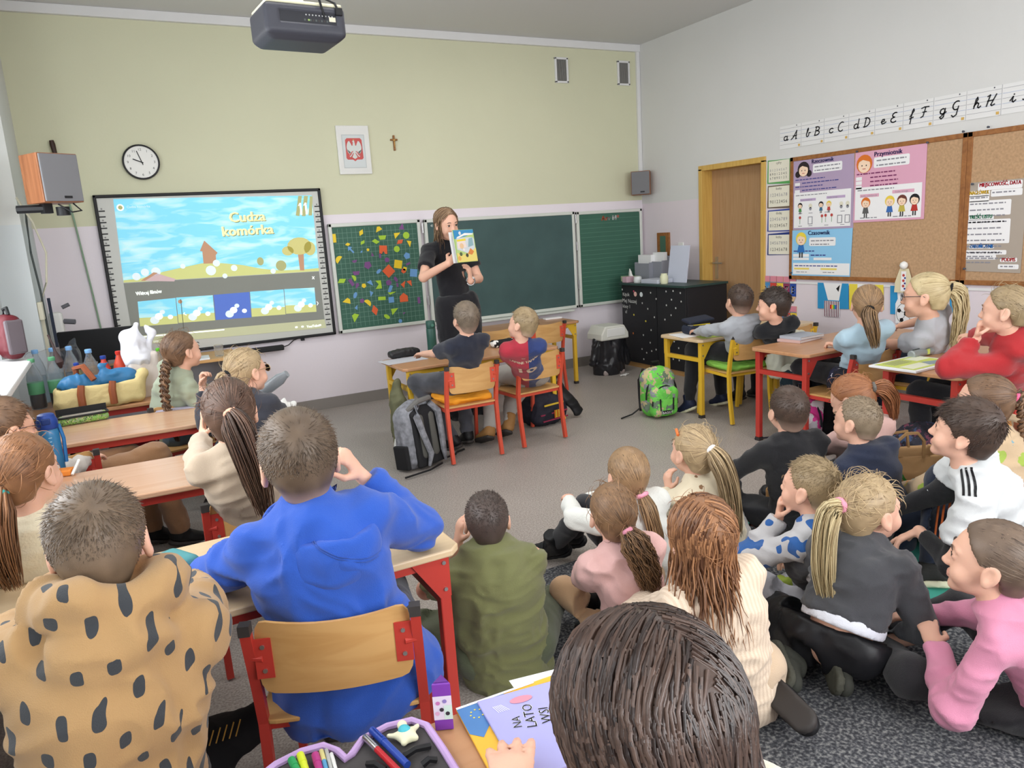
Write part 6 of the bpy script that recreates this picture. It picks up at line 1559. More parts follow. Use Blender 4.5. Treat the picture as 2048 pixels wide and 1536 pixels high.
  if st in ('tail', 'braid', 'bun', 'loose'):
   tie = np.array(hair.get('tie', (0, -.108, .03)))
   n = int(hair.get('n', 420) * (1.0 if st == 'loose' else 1.25) * lod)
   if st == 'loose':
    nst = hair.get('steps', 11); part = np.array([hair.get('part', 0.0), 0, 0]); p = scalp_points(n, th, hl, rng, -.02); paths = []
    for r0 in p:
     sgn = 1 if r0[0] > part[0] else -1
     # down over the side of the head, then falling
     pts_ = [r0]; cur = r0.copy(); L_ = hair.get('length', .24) * rng.uniform(.8, 1.05); tk = th * rng.uniform(1.1, 1.5); sw_ = rng.normal(size=3) * .10
     for k in range(nst):
      rad = (cur - HC) * np.array((1, 1, 0)); rl = np.linalg.norm(rad) + 1e-6
      g = np.array((0, 0, -1.0)) + (np.array((sgn * .8, -.25, 0)) if cur[2] > .06 else np.array((0, -.06, 0)))
      nr_ = (cur - HC) / HR ** 2; nr_ /= np.linalg.norm(nr_)
      if cur[2] > -.01: g = g - nr_ * min(0, g @ nr_) if g @ nr_ < 0 else g - nr_ * (g @ nr_)
      else: g = np.array((0, 0, -1.0)) + sw_ + .05 * rng.normal(size=3)
      cur = cur + unit(g) * L_ / (nst - 2)
      if cur[2] > -.01: cur = on_scalp(cur[None], tk)[0]
      if cur[2] < .055 and cur[1] > .035: cur[1] -= (cur[1] - .035) * .5
      pts_.append(cur.copy())
     paths.append(pts_)
    path = np.array(paths); path[:, 1:-1] = (path[:, :-2] + 2 * path[:, 1:-1] + path[:, 2:]) / 4; path[:, :, 0] += .004 * np.sin(path[:, :, 2] * 60 + rng.random((n, 1)) * 6)
    if 'fall' in hair:   # let the ends rest on the back: push backwards with depth below the neck
     d_ = np.clip(-.03 - path[:, :, 2], 0, 1); path[:, :, 1] -= d_ * hair['fall']
    vv, ff, tt = strands(path, hair.get('sr', .0026) * lr * rng.uniform(.6, 1.2, n), 3, rng.random(n) * .8 + .1); hb.add(h2w(vv), ff, tt)
   else:
    p = scalp_points(n, th, hl, rng); tq = (tie - HC) / (HR + th); tq /= np.linalg.norm(tq); pq = (p - HC) / (HR + th); pq /= np.linalg.norm(pq, axis=1, keepdims=True)
    om = np.arccos(np.clip(pq @ tq, -1, 1))[:, None]; us = np.linspace(0, 1, 7)
    path = np.stack([(np.sin((1 - u) * om) * pq + np.sin(u * om) * tq) / (np.sin(om) + 1e-6) for u in us], 1)
    wob = 1 + .022 * (rng.random((n, 1, 1)) - .2) * np.sin(us * PI)[None, :, None]
    path = HC + path * wob * (HR + th * .8)
    path[:, -1] = tie + (path[:, -1] - tie) * .3 + rng.normal(size=(n, 3)) * .005
    vv, ff, tt = strands(path, .0020 * lr * rng.uniform(.6, 1.2, n), 3, rng.random(n) * .7 + .15, True, .5); hb.add(h2w(vv), ff, tt)
  if hair.get('frizz'):
   n = hair['frizz']; p = scalp_points(n, th, hl, rng); nrm = (p - HC) / HR ** 2; nrm /= np.linalg.norm(nrm, axis=1, keepdims=True); t_ = rng.normal(size=(n, 3)); t_ -= nrm * (t_ * nrm).sum(1, keepdims=True); t_ /= np.linalg.norm(t_, axis=1, keepdims=True)
   us = np.linspace(0, 1, 6)[None, :, None]; path = p[:, None] + t_[:, None] * us * .05 + nrm[:, None] * np.sin(us * PI * .8) * .016 * rng.uniform(.3, 1.3, (n, 1, 1)); vv, ff, tt = strands(path, .0011, 3, rng.uniform(.5, 1, n)); hb.add(h2w(vv), ff, tt)
  hb.build('hair', m, body)
  if st in ('tail', 'braid'):
   # tail: centre line from the tie through offsets in the head's yaw frame (right, forward, up)
   Hy = B.T @ rotz(haz); c0 = h2w(tie); line = [h2w(tie - (tie - HC) * .06)] + [c0 + Hy @ (np.array(o) * hs) for o in hair['line']]
   line = np.array(line); uu = np.linspace(0, 1, len(line)); uf = np.linspace(0, 1, 14)
   cl = np.stack([np.interp(uf, uu, line[:, k]) for k in range(3)], 1)
   for _ in range(2): cl[1:-1] = (cl[:-2] + 2 * cl[1:-1] + cl[2:]) / 4
   tg = np.gradient(cl, axis=0); tg /= np.linalg.norm(tg, axis=1, keepdims=True); A_ = np.cross(tg, np.array((.2, 1, .1))); A_ /= np.linalg.norm(A_, axis=1, keepdims=True); B_ = np.cross(tg, A_)
   wd = hair.get('width', .034) * hs
   tb_ = Hair()
   if st == 'tail':
    n = int(hair.get('tn', 170) * 1.5 * lod); prof = np.interp(uf, [0, .08, .3, .7, 1], [.35, .55, 1, .9, hair.get('tip', .35)])
    an = rng.random(n) * 2 * PI; rr = np.sqrt(rng.random(n)); cu_ = hair.get('curl', .0)
    ph = rng.random(n) * 6; fr = rng.uniform(.8, 1.2, n)
    r_ = rr[:, None] * prof[None] * wd
    path = cl[None] + (np.cos(an)[:, None] * r_)[..., None] * A_[None] + (np.sin(an)[:, None] * r_ * .75)[..., None] * B_[None]
    if cu_: path += cu_ * np.sin(uf[None] * 26 * fr[:, None] + ph[:, None])[..., None] * A_[None] * uf[None, :, None] ** .5 + cu_ * np.cos(uf[None] * 26 * fr[:, None] + ph[:, None])[..., None] * B_[None] * uf[None, :, None] ** .5
    else: path += (.006 * np.sin(uf[None] * 7 * fr[:, None] + ph[:, None]) * uf[None])[..., None] * A_[None]
    ex = 1 + hair.get('rag', .16) * (rng.random(n) - .6); idx_ = np.clip(uf[None] * ex[:, None], 0, 1) * 13
    i0 = np.minimum(idx_.astype(int), 12); fr_ = (idx_ - i0)[..., None]; ar = np.arange(n)[:, None]; path = path[ar, i0] * (1 - fr_) + path[ar, i0 + 1] * fr_
    vv, ff, tt = strands(path, hair.get('sr', .0042) * .68 * lr * hs * rng.uniform(.6, 1.2, n), 3, rng.random(n) * .8 + .1); tb_.add(vv, ff, tt)
   else:
    n = 10; uf2 = np.linspace(0, 1, 44); cl2 = np.stack([np.interp(uf2, uf, cl[:, k]) for k in range(3)], 1); A2 = np.stack([np.interp(uf2, uf, A_[:, k]) for k in range(3)], 1); B2 = np.stack([np.interp(uf2, uf, B_[:, k]) for k in range(3)], 1)
    pr = np.interp(uf2, [0, .1, .8, 1], [.7, 1, .8, .55]) * wd; cyc = hair.get('cycles', 5.5)
    for k in range(3):
     ph = uf2 * cyc * 2 * PI + k * 2 * PI / 3
     ctr = cl2 + (np.sin(ph) * pr * .62)[:, None] * A2 + (np.sin(2 * ph) * pr * .34)[:, None] * B2
     nn = 12; an = rng.random(nn) * 2 * PI; rr = np.sqrt(rng.random(nn)) * .42
     path = ctr[None] + (np.cos(an)[:, None] * rr[:, None] * pr[None])[..., None] * A2[None] + (np.sin(an)[:, None] * rr[:, None] * pr[None])[..., None] * B2[None]
     vv, ff, tt = strands(path, .0056 * hs * rng.uniform(.7, 1.2, nn), 4, rng.random(nn), False); tb_.add(vv, ff, tt)
    nn = 40; e = cl[-1]; an = rng.random(nn) * 2 * PI; rr = np.sqrt(rng.random(nn)) * wd * .5; us = np.linspace(0, 1, 5)[None, :, None]
    o0 = (np.cos(an) * rr)[:, None] * A_[-1] + (np.sin(an) * rr)[:, None] * B_[-1]
    path = e + o0[:, None] * (1 - .3 * us) + (tg[-1] * .07 * hs)[None, None] * us; vv, ff, tt = strands(path, .003 * hs, 3, rng.random(nn)); tb_.add(vv, ff, tt)
   tb_.build('ponytail' if st == 'tail' else 'braid', hair.get('tm', m), body)
   if hair.get('band'):
    fr_ = Field(c0 - .06, c0 + .06, .004); t0 = tg[1]
    e_ = np.cross(t0, (0.3, .2, 1)); e_ = unit(e_); e2 = np.cross(t0, e_); rb = hair.get('band_r', .017) * hs
    for k in range(14):
     a0, a1 = 2 * PI * k / 14, 2 * PI * (k + 1) / 14
     fr_.cone(cl[1] + rb * (math.cos(a0) * e_ + math.sin(a0) * e2), cl[1] + rb * (math.cos(a1) * e_ + math.sin(a1) * e2), .0075 * hs, .0075 * hs, .004)
    sculpt('hair_tie', fr_, hair['band'], body, .002, (60, 60, 60))
 J.update(body=body, B=B, base=base, loc=loc, h2w=h2w, arm=arm, leg=leg, hs=hs, HR=HRl, Hl=Hl)
 if extra: extra(J)
 return J

def glasses(J, m, dark=None):
 h = J['h2w']; f = MB(); hs = J['hs']
 for s in (-1, 1):
  ring = [h((s * .031 + .022 * math.cos(a), .098 - .10 * abs(.022 * math.cos(a)) , .010 + .017 * math.sin(a))) for a in np.linspace(0, 2 * PI, 17)]
  f.tube(ring, .0016 * hs, m, 5, cap=False); f.tube([h((s * .053, .094, .014)), h((s * .070, .05, .016)), h((s * .080, -.005, .016)), h((s * .080, -.022, .004))], .0016 * hs, m, 5)
 f.tube([h((-.010, .098, .014)), h((0, .104, .016)), h((.010, .098, .014))], .0016 * hs, m, 5)
 o = f.build('glasses', None, J['body'], smooth=True)
 if dark:
  g = MB()
  for s in (-1, 1): g.add([h((s * .031 + .021 * math.cos(a), .0985 - .10 * abs(.022 * math.cos(a)), .010 + .016 * math.sin(a))) for a in np.linspace(0, 2 * PI, 16, endpoint=False)], [tuple(range(16))])
  g.build('lens', dark, o)

def decal(J, name, draw, dirv, m_parent=None, org=None, u=None, w=None, off=.0025):
 """flat print (drawn on a Canvas in the body frame) pressed onto the garment along dirv"""
 v, q = J['bvh']; bv = BVHTree.FromPolygons([tuple(p) for p in v], [tuple(x) for x in q])
 dirv = unit(dirv); c = Canvas(np.array(org) - dirv * .25, u, w, -dirv, 0.0); draw(c)
 # subdivide long polygons so that they follow the cloth
 bm = bmesh.new(); vs = [bm.verts.new(p) for p in c.v]
 mi = []
 for f_, k in zip(c.f, c.m):
  try: ff = bm.faces.new([vs[i] for i in f_]); ff.material_index = k
  except ValueError: pass
 bmesh.ops.triangulate(bm, faces=bm.faces[:])
 for _ in range(3):
  ed = [e for e in bm.edges if e.calc_length() > .018]
  if not ed: break
  bmesh.ops.subdivide_edges(bm, edges=ed, cuts=1, use_grid_fill=False); bmesh.ops.triangulate(bm, faces=[f_ for f_ in bm.faces if len(f_.verts) > 3])
 lay = {}
 for vt in bm.verts:
  k_ = (np.array(vt.co) - c.o) @ c.n
  hit = bv.ray_cast(vt.co, Vector(dirv), .6)
  if hit[0] is not None: vt.co = hit[0] - Vector(dirv) * (off + k_ * 2)
 me = bpy.data.meshes.new(name); bm.to_mesh(me); bm.free()
 for mm in c.mats: me.materials.append(mm)
 o = bpy.data.objects.new(name, me); put(o, J['body']); return o
# ------------------------------------------------------------------ the people
def A3(*p): return np.array(p, float)
def fr(P, az, p):                       # body-frame offset -> world
 return np.array(P, float) + rotz(az) @ np.array(p, float)
def chair_legs(P, az, spread=.085, fwd=.36, dz=.0, ank=(.0, .34), foot=.10, sc=1.0, zf=.085):
 P = np.array(P, float); out = {}
 for s, k in (('L', -1), ('R', 1)):
  kn = fr(P, az, (k * (spread + .02), fwd * sc, dz)); an = fr(P, az, (k * (spread + ank[0]), ank[1] * sc, 0)); an[2] = zf
  to = fr(an, az, (k * .03, foot, -.03)); out[s] = (kn, an, to)
 return out
def cross_legs(P, az, sc=1.0, kx=.25, ky=.24, kz=.13, z0=0.0):
 P = np.array(P, float); out = {}
 for s, k in (('L', -1), ('R', 1)):
  kn = fr((P[0], P[1], z0), az, (k * kx * sc, ky * sc, kz)); an = fr((P[0], P[1], z0), az, (-k * .05 * sc, (ky + .10 + .03 * k) * sc, .07)); to = fr(an, az, (-k * .12, .04, -.01)); out[s] = (kn, an, to)
 return out
def kneel_legs(P, az, sc=1.0, z0=0.0):
 P = np.array(P, float); out = {}
 for s, k in (('L', -1), ('R', 1)):
  kn = fr((P[0], P[1], z0), az, (k * .13, .27 * sc, .07)); an = fr((P[0], P[1], z0), az, (k * .13, -.06 * sc, .07)); to = fr(an, az, (k * .01, -.14, -.02)); out[s] = (kn, an, to)
 return out
def cloth(name, col, **k): return mat('cloth_' + name, col, .9, bump=k.pop('bump', .35), bscale=k.pop('bscale', 320), spec=.15, sheen=.2, **k)
# hair colours
HM = dict(ash=hair_mat('ash', '#453b32', '#8e7e6c'), dark=hair_mat('dark', '#2c211c', '#57453a'), blackish=hair_mat('blackish', '#241d1a', '#453932'), brown=hair_mat('brown', '#3e2d23', '#8a6a50'),
   chestnut=hair_mat('chestnut', '#4a3020', '#a5744e'), lbrown=hair_mat('light_brown', '#5a4634', '#b08e68'), blond=hair_mat('blond', '#7a664c', '#c9b089'), pale=hair_mat('pale_blond', '#9a855f', '#dccba0'),
   red=hair_mat('red', '#6e4228', '#b57c55'), sandy=hair_mat('sandy', '#6b5a42', '#b09a76'), longdark=hair_mat('long_dark', '#241a17', '#5b483f', .3), gdark=hair_mat('gdark', '#3a2e28', '#85705e'))
PINKB = mat('pink_elastic', '#e79bb0', .8); WHITEB = mat('white_elastic', '#eeeeee', .8); BLACKB = mat('black_elastic', '#1a1a1c', .8); TEALB = mat('teal_elastic', '#3f9a94', .7); PEACHB = mat('peach_elastic', '#d9a88e', .7)
M_jeans_black = cloth('black', '#1d1d21'); M_navytr = cloth('navy', '#23293a'); M_greytr = cloth('greytrousers', '#8f9096')
M_shoe_black = mat('shoe_black', '#1b1b1d', .5, bump=.1); M_sole_grey = mat('sole_grey', '#8f8d84', .7); M_boot_tan = mat('boot_tan', '#9a7142', .6, bump=.2); M_sole_pale = mat('sole_pale', '#d5d2b4', .7)
BLK = dict(m=M_shoe_black)

# ---- the teacher
H = ony(893, 450, 5.6); P = A3(2.50, 5.64, .93)
def teacher_extra(J):
 h = J['h2w']; B = J['B']; L_ = J['loc']
 # wrist band and shoulder bag
 a = J['arm']['L']; c0 = lerp(a['E'], a['W'], .93); t0 = unit(a['W'] - a['E']); e1 = unit(np.cross(t0, (0, 0, 1.))); e2 = np.cross(t0, e1); f = MB()
 for off in (0, .012): f.tube([c0 + t0 * off + .033 * (math.cos(q) * e1 + math.sin(q) * e2) for q in np.linspace(0, 2 * PI, 13)], .005, M_steel, 6, cap=False)
 f.build('bracelet', M_steel, J['body'], smooth=True)
J = person('woman in black standing before the chalkboard and holding up a picture book', H, 172, -14, 4, 1.10, P, 186, 1.26, .92, True, .006, 0.0, .02,
  arms=dict(R=dict(t=ony(896, 527, 5.28), pole=(.9, -.3, -.9), curl=.55, dir=(.75, .0, .55), n=(.5, .8, 0)), L=dict(t=ony(941, 562, 5.34), pole=(-.6, -.2, -1), curl=.5, dir=(-.05, -.05, 1), n=(-.7, .6, .1))),
  legs=dict(R=((2.41, 5.63, .50), (2.40, 5.66, .09), (2.37, 5.52, .03)), L=((2.60, 5.62, .50), (2.62, 5.66, .09), (2.64, 5.52, .03))),
  top=dict(name='t_shirt', m=cloth('teacher_black', '#1b1b20'), sleeve='short', short_to=.66, hem=.06, amp=.004, loose=.010),
  bottom=dict(name='trousers', m=cloth('teacher_trousers', '#1a1a1f'), loose=.02, flare=2.3, amp=.008), shoes=dict(m=M_shoe_black, len=.2),
  hair=dict(style='loose', m=hair_mat('teacher', '#4a372b', '#a58666'), length=.22, part=-.01, n=600, fall=-.1, thick=.007), eyes=True, extra=teacher_extra)
# the picture book she shows
bk = empty('picture_book', 'open colourful picture book held up by the woman in black', 'book', ony(950, 490, 5.27), yaw_of(-17)); bk.rotation_euler[0] = math.radians(-8)
MB().box((-.10, .010, 0), (.205, .010, .235), None, Matrix.Rotation(.06, 3, 'Z')).build('pages', M_paper, bk)
MB().box((-.11, .022, -.004), (.21, .010, .232), None, Matrix.Rotation(-.10, 3, 'Z')).build('back_pages', M_paper, bk)
MB().box((-.10, .002, 0), (.215, .004, .245), None, Matrix.Rotation(.06, 3, 'Z')).build('cover', mat('cover_green', '#a9c777', .35), bk)
c = Canvas((-.205, -.007, -.12), (.998, .06, 0), ZU, (.06, -.998, 0)); PW, PH = .212, .24
def br(x0, y0, x1, y1, col, k=1): c.rect(x0 * PW, y0 * PH, x1 * PW, y1 * PH, mat('bk' + col, col, .4), k)
def bp_(pts, col, k=1): c.poly([(x * PW, y * PH) for x, y in pts], mat('bk' + col, col, .4), k)
br(0, 0, 1, 1, '#b7cf84', 0); bp_([(0, .72), (0, 1), (1, 1), (1, .90), (.6, .80)], '#3f8fc2'); bp_([(.12, .78), (.55, .90), (.95, .88), (.95, .84), (.5, .82), (.15, .74)], '#f0f0ea', 2); bp_([(.1, .76), (.9, .76), (.97, .7), (.95, .35), (.6, .25), (.05, .4)], '#cfd6da', 2)
bp_([(.1, .70), (.55, .73), (.55, .66), (.1, .64)], '#e8d24a', 3); bp_([(.1, .64), (.5, .66), (.55, .45), (.1, .42)], '#e9d8cf', 3); bp_([(0, 0), (0, .3), (.3, .22), (.7, .3), (1, .42), (1, 0)], '#e6d479', 3); bp_([(.55, .25), (.72, .42), (.88, .30), (.75, .2)], '#d9894a', 4)
bp_([(.62, .45), (.9, .5), (.9, .75), (.7, .72)], '#8fb0b8', 3)
for x, y, r_, col in ((.30, .5, .1, '#e6c39a'), (.2, .25, .07, '#5d6a4a'), (.5, .2, .07, '#4a4a40'), (.38, .38, .05, '#f0e6dc'), (.1, .12, .08, '#e0a860'), (.3, .9, .06, '#f2f2f2'), (.32, .9, .025, '#3a3a3a')): c.circ(x * PW, y * PH, r_ * PW, mat('bk' + col, col, .4), 5)
c.build('cover_print', None, bk)

# ---- the two boys at the front table
P = A3(2.02, 4.60, .515)
person('boy in a plain navy T-shirt seen from behind on the orange cushion', onz(931, 641, .955), -2, 16, -3, .98, P, -2, .95, 1.0, arms=dict(L=(1.80, 4.96, .67), R=(2.18, 4.98, .66)),
  legs=dict(L=((1.80, 4.86, .50), (1.98, 4.72, .09), (1.92, 4.82, .04)), R=((2.16, 4.92, .48), (2.12, 4.78, .09), (2.12, 4.9, .04))),
  top=dict(name='t_shirt', m=cloth('navy_tee', '#262936'), sleeve='short', short_to=.72, loose=.016, hem=.12), bottom=dict(m=cloth('grey_black_trousers', '#4c4d54', var=.5, vscale=5), loose=.014), shoes=dict(m=M_shoe_black),
  hair=dict(style='short', m=HM['ash'], top=.012, n=1300, len=.024, whorl=.0, fade=.05))
P = A3(2.57, 4.62, .475); M_barca = None
def barca(N, L, co):
 sp = N.new('ShaderNodeSeparateXYZ'); L.new(co, sp.inputs[0]); return [(math_n(N, L, 'GREATER_THAN', sp.outputs['X'], -0.008), '#26386e')]
def barca_print(J):
 def dr(c):
  m1 = mat('shirt_gold', '#e3c9b0', .7)
  c.text('LAMINE YAMAL', 0, -.005, .036, m1, 0, center=True, width=.19, bold=.0012); c.text('10', 0, -.16, .15, m1, 0, center=True, bold=.004); c.rect(-.012, .055, .012, .062, m1, 0)
 decal(J, 'shirt_print', dr, -J['fwd'] * -1, org=J['Sh'] - J['ax'] * .06, u=J['rt'], w=J['ax'])
person('boy in a red and blue halved football shirt with name and number on the back', onz(1044, 652, .90), -28, 14, 4, 0.93, P, 28, .95, .95, arms=dict(L=dict(t=(2.42, 4.62, .57), pole=(-1, -.4, .1), dir=(.5, .3, -.8), curl=.4), R=(2.70, 4.98, .66)),
  legs=dict(L=((2.40, 4.88, .47), (2.24, 4.66, .12), (2.22, 4.78, .05)), R=((2.62, 4.96, .45), (2.42, 4.70, .12), (2.42, 4.82, .05))),
  top=dict(name='football_shirt', m=pattern_mat('barca', '#b02a3c', barca, .7), sleeve='short', short_to=.62, loose=.014, hem=.13), bottom=dict(m=cloth('stone_trousers', '#a19c96'), loose=.012), shoes=dict(m=M_boot_tan, high=.07, sole=M_cap),
  hair=dict(style='short', m=HM['sandy'], top=.012, n=1200, len=.024, fade=.04), extra=barca_print)

# ---- left block
P = A3(.20, 4.78, .48)
person('girl in a sage green cardigan with one long braid, side view', onz(365, 705, .94), 62, 6, 0, 1.02, P, 62, .93, 1.05, res=.0046, arms=dict(R=(.46, 4.62, .66), L=(.50, 4.82, .66)), legs=chair_legs(P, 62),
  top=dict(name='cardigan', m=cloth('sage', '#9fa791'), loose=.022, amp=.009, hem=.13), bottom=dict(m=cloth('blue_jeans', '#4a6072'), loose=.01), shoes=BLK,
  hair=dict(style='braid', m=HM['brown'], tie=(0, -.104, -.02), line=[(.02, -.03, -.05), (.03, -.06, -.16), (.02, -.05, -.28), (.02, -.03, -.38)], width=.036, frizz=50), eyes=True)
P = A3(.52, 3.76, .48)
person('girl with sunglasses and ponytail holding a grey bottle to her mouth', onz(494, 746, .91), 62, 0, 0, 1.0, P, 30, .92, 1.0, res=.0046,
  arms=dict(L=dict(t=ony(405, 775, 4.0), pole=(-.8, .3, -1), curl=.9, dir=(.2, .1, 1), n=(.6, -.6, 0)), R=dict(t=ony(548, 815, 3.90), pole=(.7, .4, -1), curl=.55, dir=(-.25, .1, .95), n=(-.8, .2, -.3))),
  legs=dict(L=((.42, 4.08, .47), (.42, 4.02, .09), (.42, 4.12, .04)), R=((.62, 4.06, .47), (.60, 4.0, .09), (.60, 4.1, .04))), top=dict(name='sweater', m=cloth('charcoal', '#34363f'), loose=.016, cuff=.82), bottom=dict(m=cloth('blue_jeans', '')), shoes=BLK,
  hair=dict(style='tail', m=HM['blond'], tie=(0, -.106, .012), line=[(.0, -.03, -.01), (-.01, -.05, -.06), (.0, -.05, -.15)], width=.034, tn=140, frizz=60, band=BLACKB), eyes=True, extra=lambda J: glasses(J, mat('gold_frame', '#d0b88a', .3, metal=.6), mat('dark_lens', '#17171a', .1)))
bt = MB().lathe([(.026, 0), (.03, .01), (.03, .12), (.02, .15), (.018, .17)], (0, 0, 0), None, 14).build('drinking_bottle', mat('bottle_grey', '#8b9196', .3), smooth=True); bt.location = ony(525, 785, 3.9); bt.rotation_euler = (.5, .9, 0); tag(bt, 'grey drinking bottle in the hand of the girl with sunglasses', 'bottle')
P = A3(.35, 2.76, .48)
person('girl in a beige top with a long dark ponytail, back view', onz(459, 830, .96), 8, 8, 2, 1.06, P, 6, .98, 1.0, arms=dict(L=dict(t=(.24, 3.10, .80), pole=(-1, .2, -1), dir=(.2, 0, 1), curl=.5, n=(.8, 0, .2)), R=dict(t=(.52, 3.08, .72), pole=(.9, .1, -1), curl=.4)),
  legs=chair_legs(P, 3), top=dict(name='top', m=cloth('beige_top', '#bba994'), loose=.014, hem=.13, amp=.006), bottom=dict(m=cloth('dark_jeans', '#2d3138')), shoes=BLK,
  hair=dict(style='tail', m=hair_mat('pony_dark', '#33261f', '#75594a'), tie=(0.005, -.100, .045), line=[(.01, -.035, -.02), (.03, -.05, -.10), (.05, -.04, -.22), (.06, -.02, -.33)], width=.048, tn=230, tip=.5, rag=.35, band=PEACHB, frizz=70, n=520))
P = A3(-.36, 3.90, .48)
person('boy with glasses and brown trousers sitting sideways at the left edge', onz(14, 863, .86), 58, -4, 0, 1.02, P, 55, .92, 1.0, res=.0046, arms=dict(R=(-.06, 4.02, .57), L=(-.22, 4.12, .66)), legs=dict(L=((-.02, 4.12, .50), (.02, 4.18, .09), (.12, 4.2, .04)), R=((.08, 3.98, .52), (.14, 4.06, .09), (.24, 4.1, .04))),
  top=dict(name='sweater', m=cloth('offwhite', '#cfc8c0')), bottom=dict(m=cloth('brown_trousers', '#8e6848'), loose=.02), shoes=BLK, hair=dict(style='short', m=HM['brown'], top=.014, n=1100, len=.03), eyes=True, extra=lambda J: glasses(J, mat('dark_frame', '#2b2f3a', .4)))
P = A3(-.38, 2.64, .48)
person('girl in a cream jumper with a brown ponytail and teal hair tie', onz(51, 951, .94), 30, 0, 0, 0.97, P, 18, .96, 1.05, arms=dict(L=(-.30, 3.0, .68), R=(-.08, 2.98, .68)), legs=chair_legs(P, 10),
  top=dict(name='jumper', m=cloth('cream', '#e6dcc0', bscale=160), loose=.018, hem=.13), bottom=dict(m=M_jeans_black), shoes=BLK,
  hair=dict(style='tail', m=HM['chestnut'], tie=(0, -.108, .0), line=[(.0, -.03, -.06), (.0, -.045, -.16), (.0, -.02, -.27)], width=.05, tn=230, tip=.55, band=TEALB, frizz=60, n=520))
# spotted hoodie
def spots(N, L, co):
 sp = N.new('ShaderNodeSeparateXYZ'); L.new(co, sp.inputs[0]); nz = N.new('ShaderNodeTexNoise'); nz.inputs['Scale'].default_value = 8; L.new(co, nz.inputs['Vector'])
 sz = .052; jx = math_n(N, L, 'MULTIPLY', math_n(N, L, 'SUBTRACT', nz.outputs['Fac'], .5), .04)
 z = math_n(N, L, 'DIVIDE', math_n(N, L, 'ADD', math_n(N, L, 'ADD', sp.outputs['Z'], math_n(N, L, 'MULTIPLY', sp.outputs['Y'], -.7)), math_n(N, L, 'MULTIPLY', sp.outputs['X'], -.18)), sz); row = math_n(N, L, 'FLOOR', z); fz = math_n(N, L, 'SUBTRACT', math_n(N, L, 'FRACT', z), .5)
 xx = math_n(N, L, 'ADD', math_n(N, L, 'DIVIDE', math_n(N, L, 'ADD', sp.outputs['X'], jx), sz), math_n(N, L, 'MULTIPLY', row, .5)); fx = math_n(N, L, 'SUBTRACT', math_n(N, L, 'FRACT', xx), .5)
 a = math_n(N, L, 'POWER', math_n(N, L, 'ABSOLUTE', math_n(N, L, 'DIVIDE', fx, .165)), 3); b_ = math_n(N, L, 'POWER', math_n(N, L, 'ABSOLUTE', math_n(N, L, 'DIVIDE', fz, .25)), 3)
 return [(math_n(N, L, 'LESS_THAN', math_n(N, L, 'ADD', a, b_), 1.0), '#35383c')]
P = A3(-.13, 1.30, .48)
def ring(f, c0, rt, fw, ax, rx, ry, r, k=.02, lift=.03, n=14):
 pt = lambda a: c0 + rt * rx * math.cos(a) + fw * ry * math.sin(a) + ax * lift * math.sin(a)
 for i in range(n): f.cone(pt(2 * PI * i / n), pt(2 * PI * (i + 1) / n), r, r, k)
def hood_spot(f, J):
 N_ = J['N']; ring(f, N_ + J['ax'] * .050 - J['fwd'] * .018, J['rt'], J['fwd'], J['ax'], .090, .078, .036, .02, .0); f.ell(N_ - J['fwd'] * .090 - J['ax'] * .030, (.10, .055, .060), .02)
person('boy in an ochre hoodie with dark spots leaning on the table, back view', onz(203, 1101, 1.0), 6, -8, -3, 0.95, P, 2, 1.0, 1.1, arms=dict(L=dict(t=(-.30, 1.96, .70), pole=(-1, 0, -.5)), R=dict(t=(.06, 1.98, .70), pole=(1, 0, -.5))), legs=chair_legs(P, 0),
  top=dict(name='hoodie', m=pattern_mat('spotted_fleece', '#a9865a', spots, .95, .3, 500), loose=.03, hem=.17, amp=.010, freq=(6, 6, 9), mod=hood_spot, collar=.05, res=.008), bottom=dict(m=M_jeans_black), shoes=BLK,
  hair=dict(style='short', m=hair_mat('ochre_boy', '#40342a', '#86715c'), top=.006, n=2900, len=.021, lift=.16, whorl=.01))
# blue hoodie
P = A3(.40, 1.755, .49); M_blue = cloth('royal_blue', '#2c56b4', bscale=420)
def hood_blue(J):
 N_, rt, fw, ax = J['N'], J['rt'], J['fwd'], J['ax']
 f = Field(N_ - .30, N_ + .22, .0075)
 ring(f, N_ + ax * .006 - fw * .010, rt, fw, ax, .080, .072, .026, .03, .02)
 c0 = N_ + rt * .03 - fw * .085 - ax * .075; R_ = np.stack([unit(rt - ax * .25), unit(fw), unit(ax + rt * .25)], 1)
 f.ell(c0, (.125, .066, .115), .03, 'u', R_); f.ell(c0 + ax * .055 + fw * .012, (.100, .044, .095), .008, 's', R_); f.cut(c0 + ax * .055, unit(ax * .9 - fw * .15 + rt * .15), .16)
 ring(f, N_ + ax * .004 - fw * .010, rt, fw, ax, .080, .070, .022, .02, .02)
 v, q = f.mesh(); v = wrinkle(v, q, .009, (8, 8, 8), 21); h = mesh_obj('hood', v, q, M_blue, J['body'])
 bv = BVHTree.FromPolygons([tuple(p) for p in v], [tuple(x) for x in q]); seam = MB()
 for off in (0, .010):
  pts = []
  for t in np.linspace(0, 1, 22):
   p = N_ + rt * (-.01 + .175 * t + off * .4) - ax * (-.0 + .105 * t + .03 * math.sin(t * PI) + off); hit = bv.ray_cast(Vector(p - fw * .4), Vector(fw), .8)
   if hit[0] is not None: pts.append(np.array(hit[0]) - fw * .0015)
  if len(pts) > 2: seam.tube(pts, .0016, n=5)
 seam.build('seam', cloth('royal_blue_dark', '#244a9c'), h)
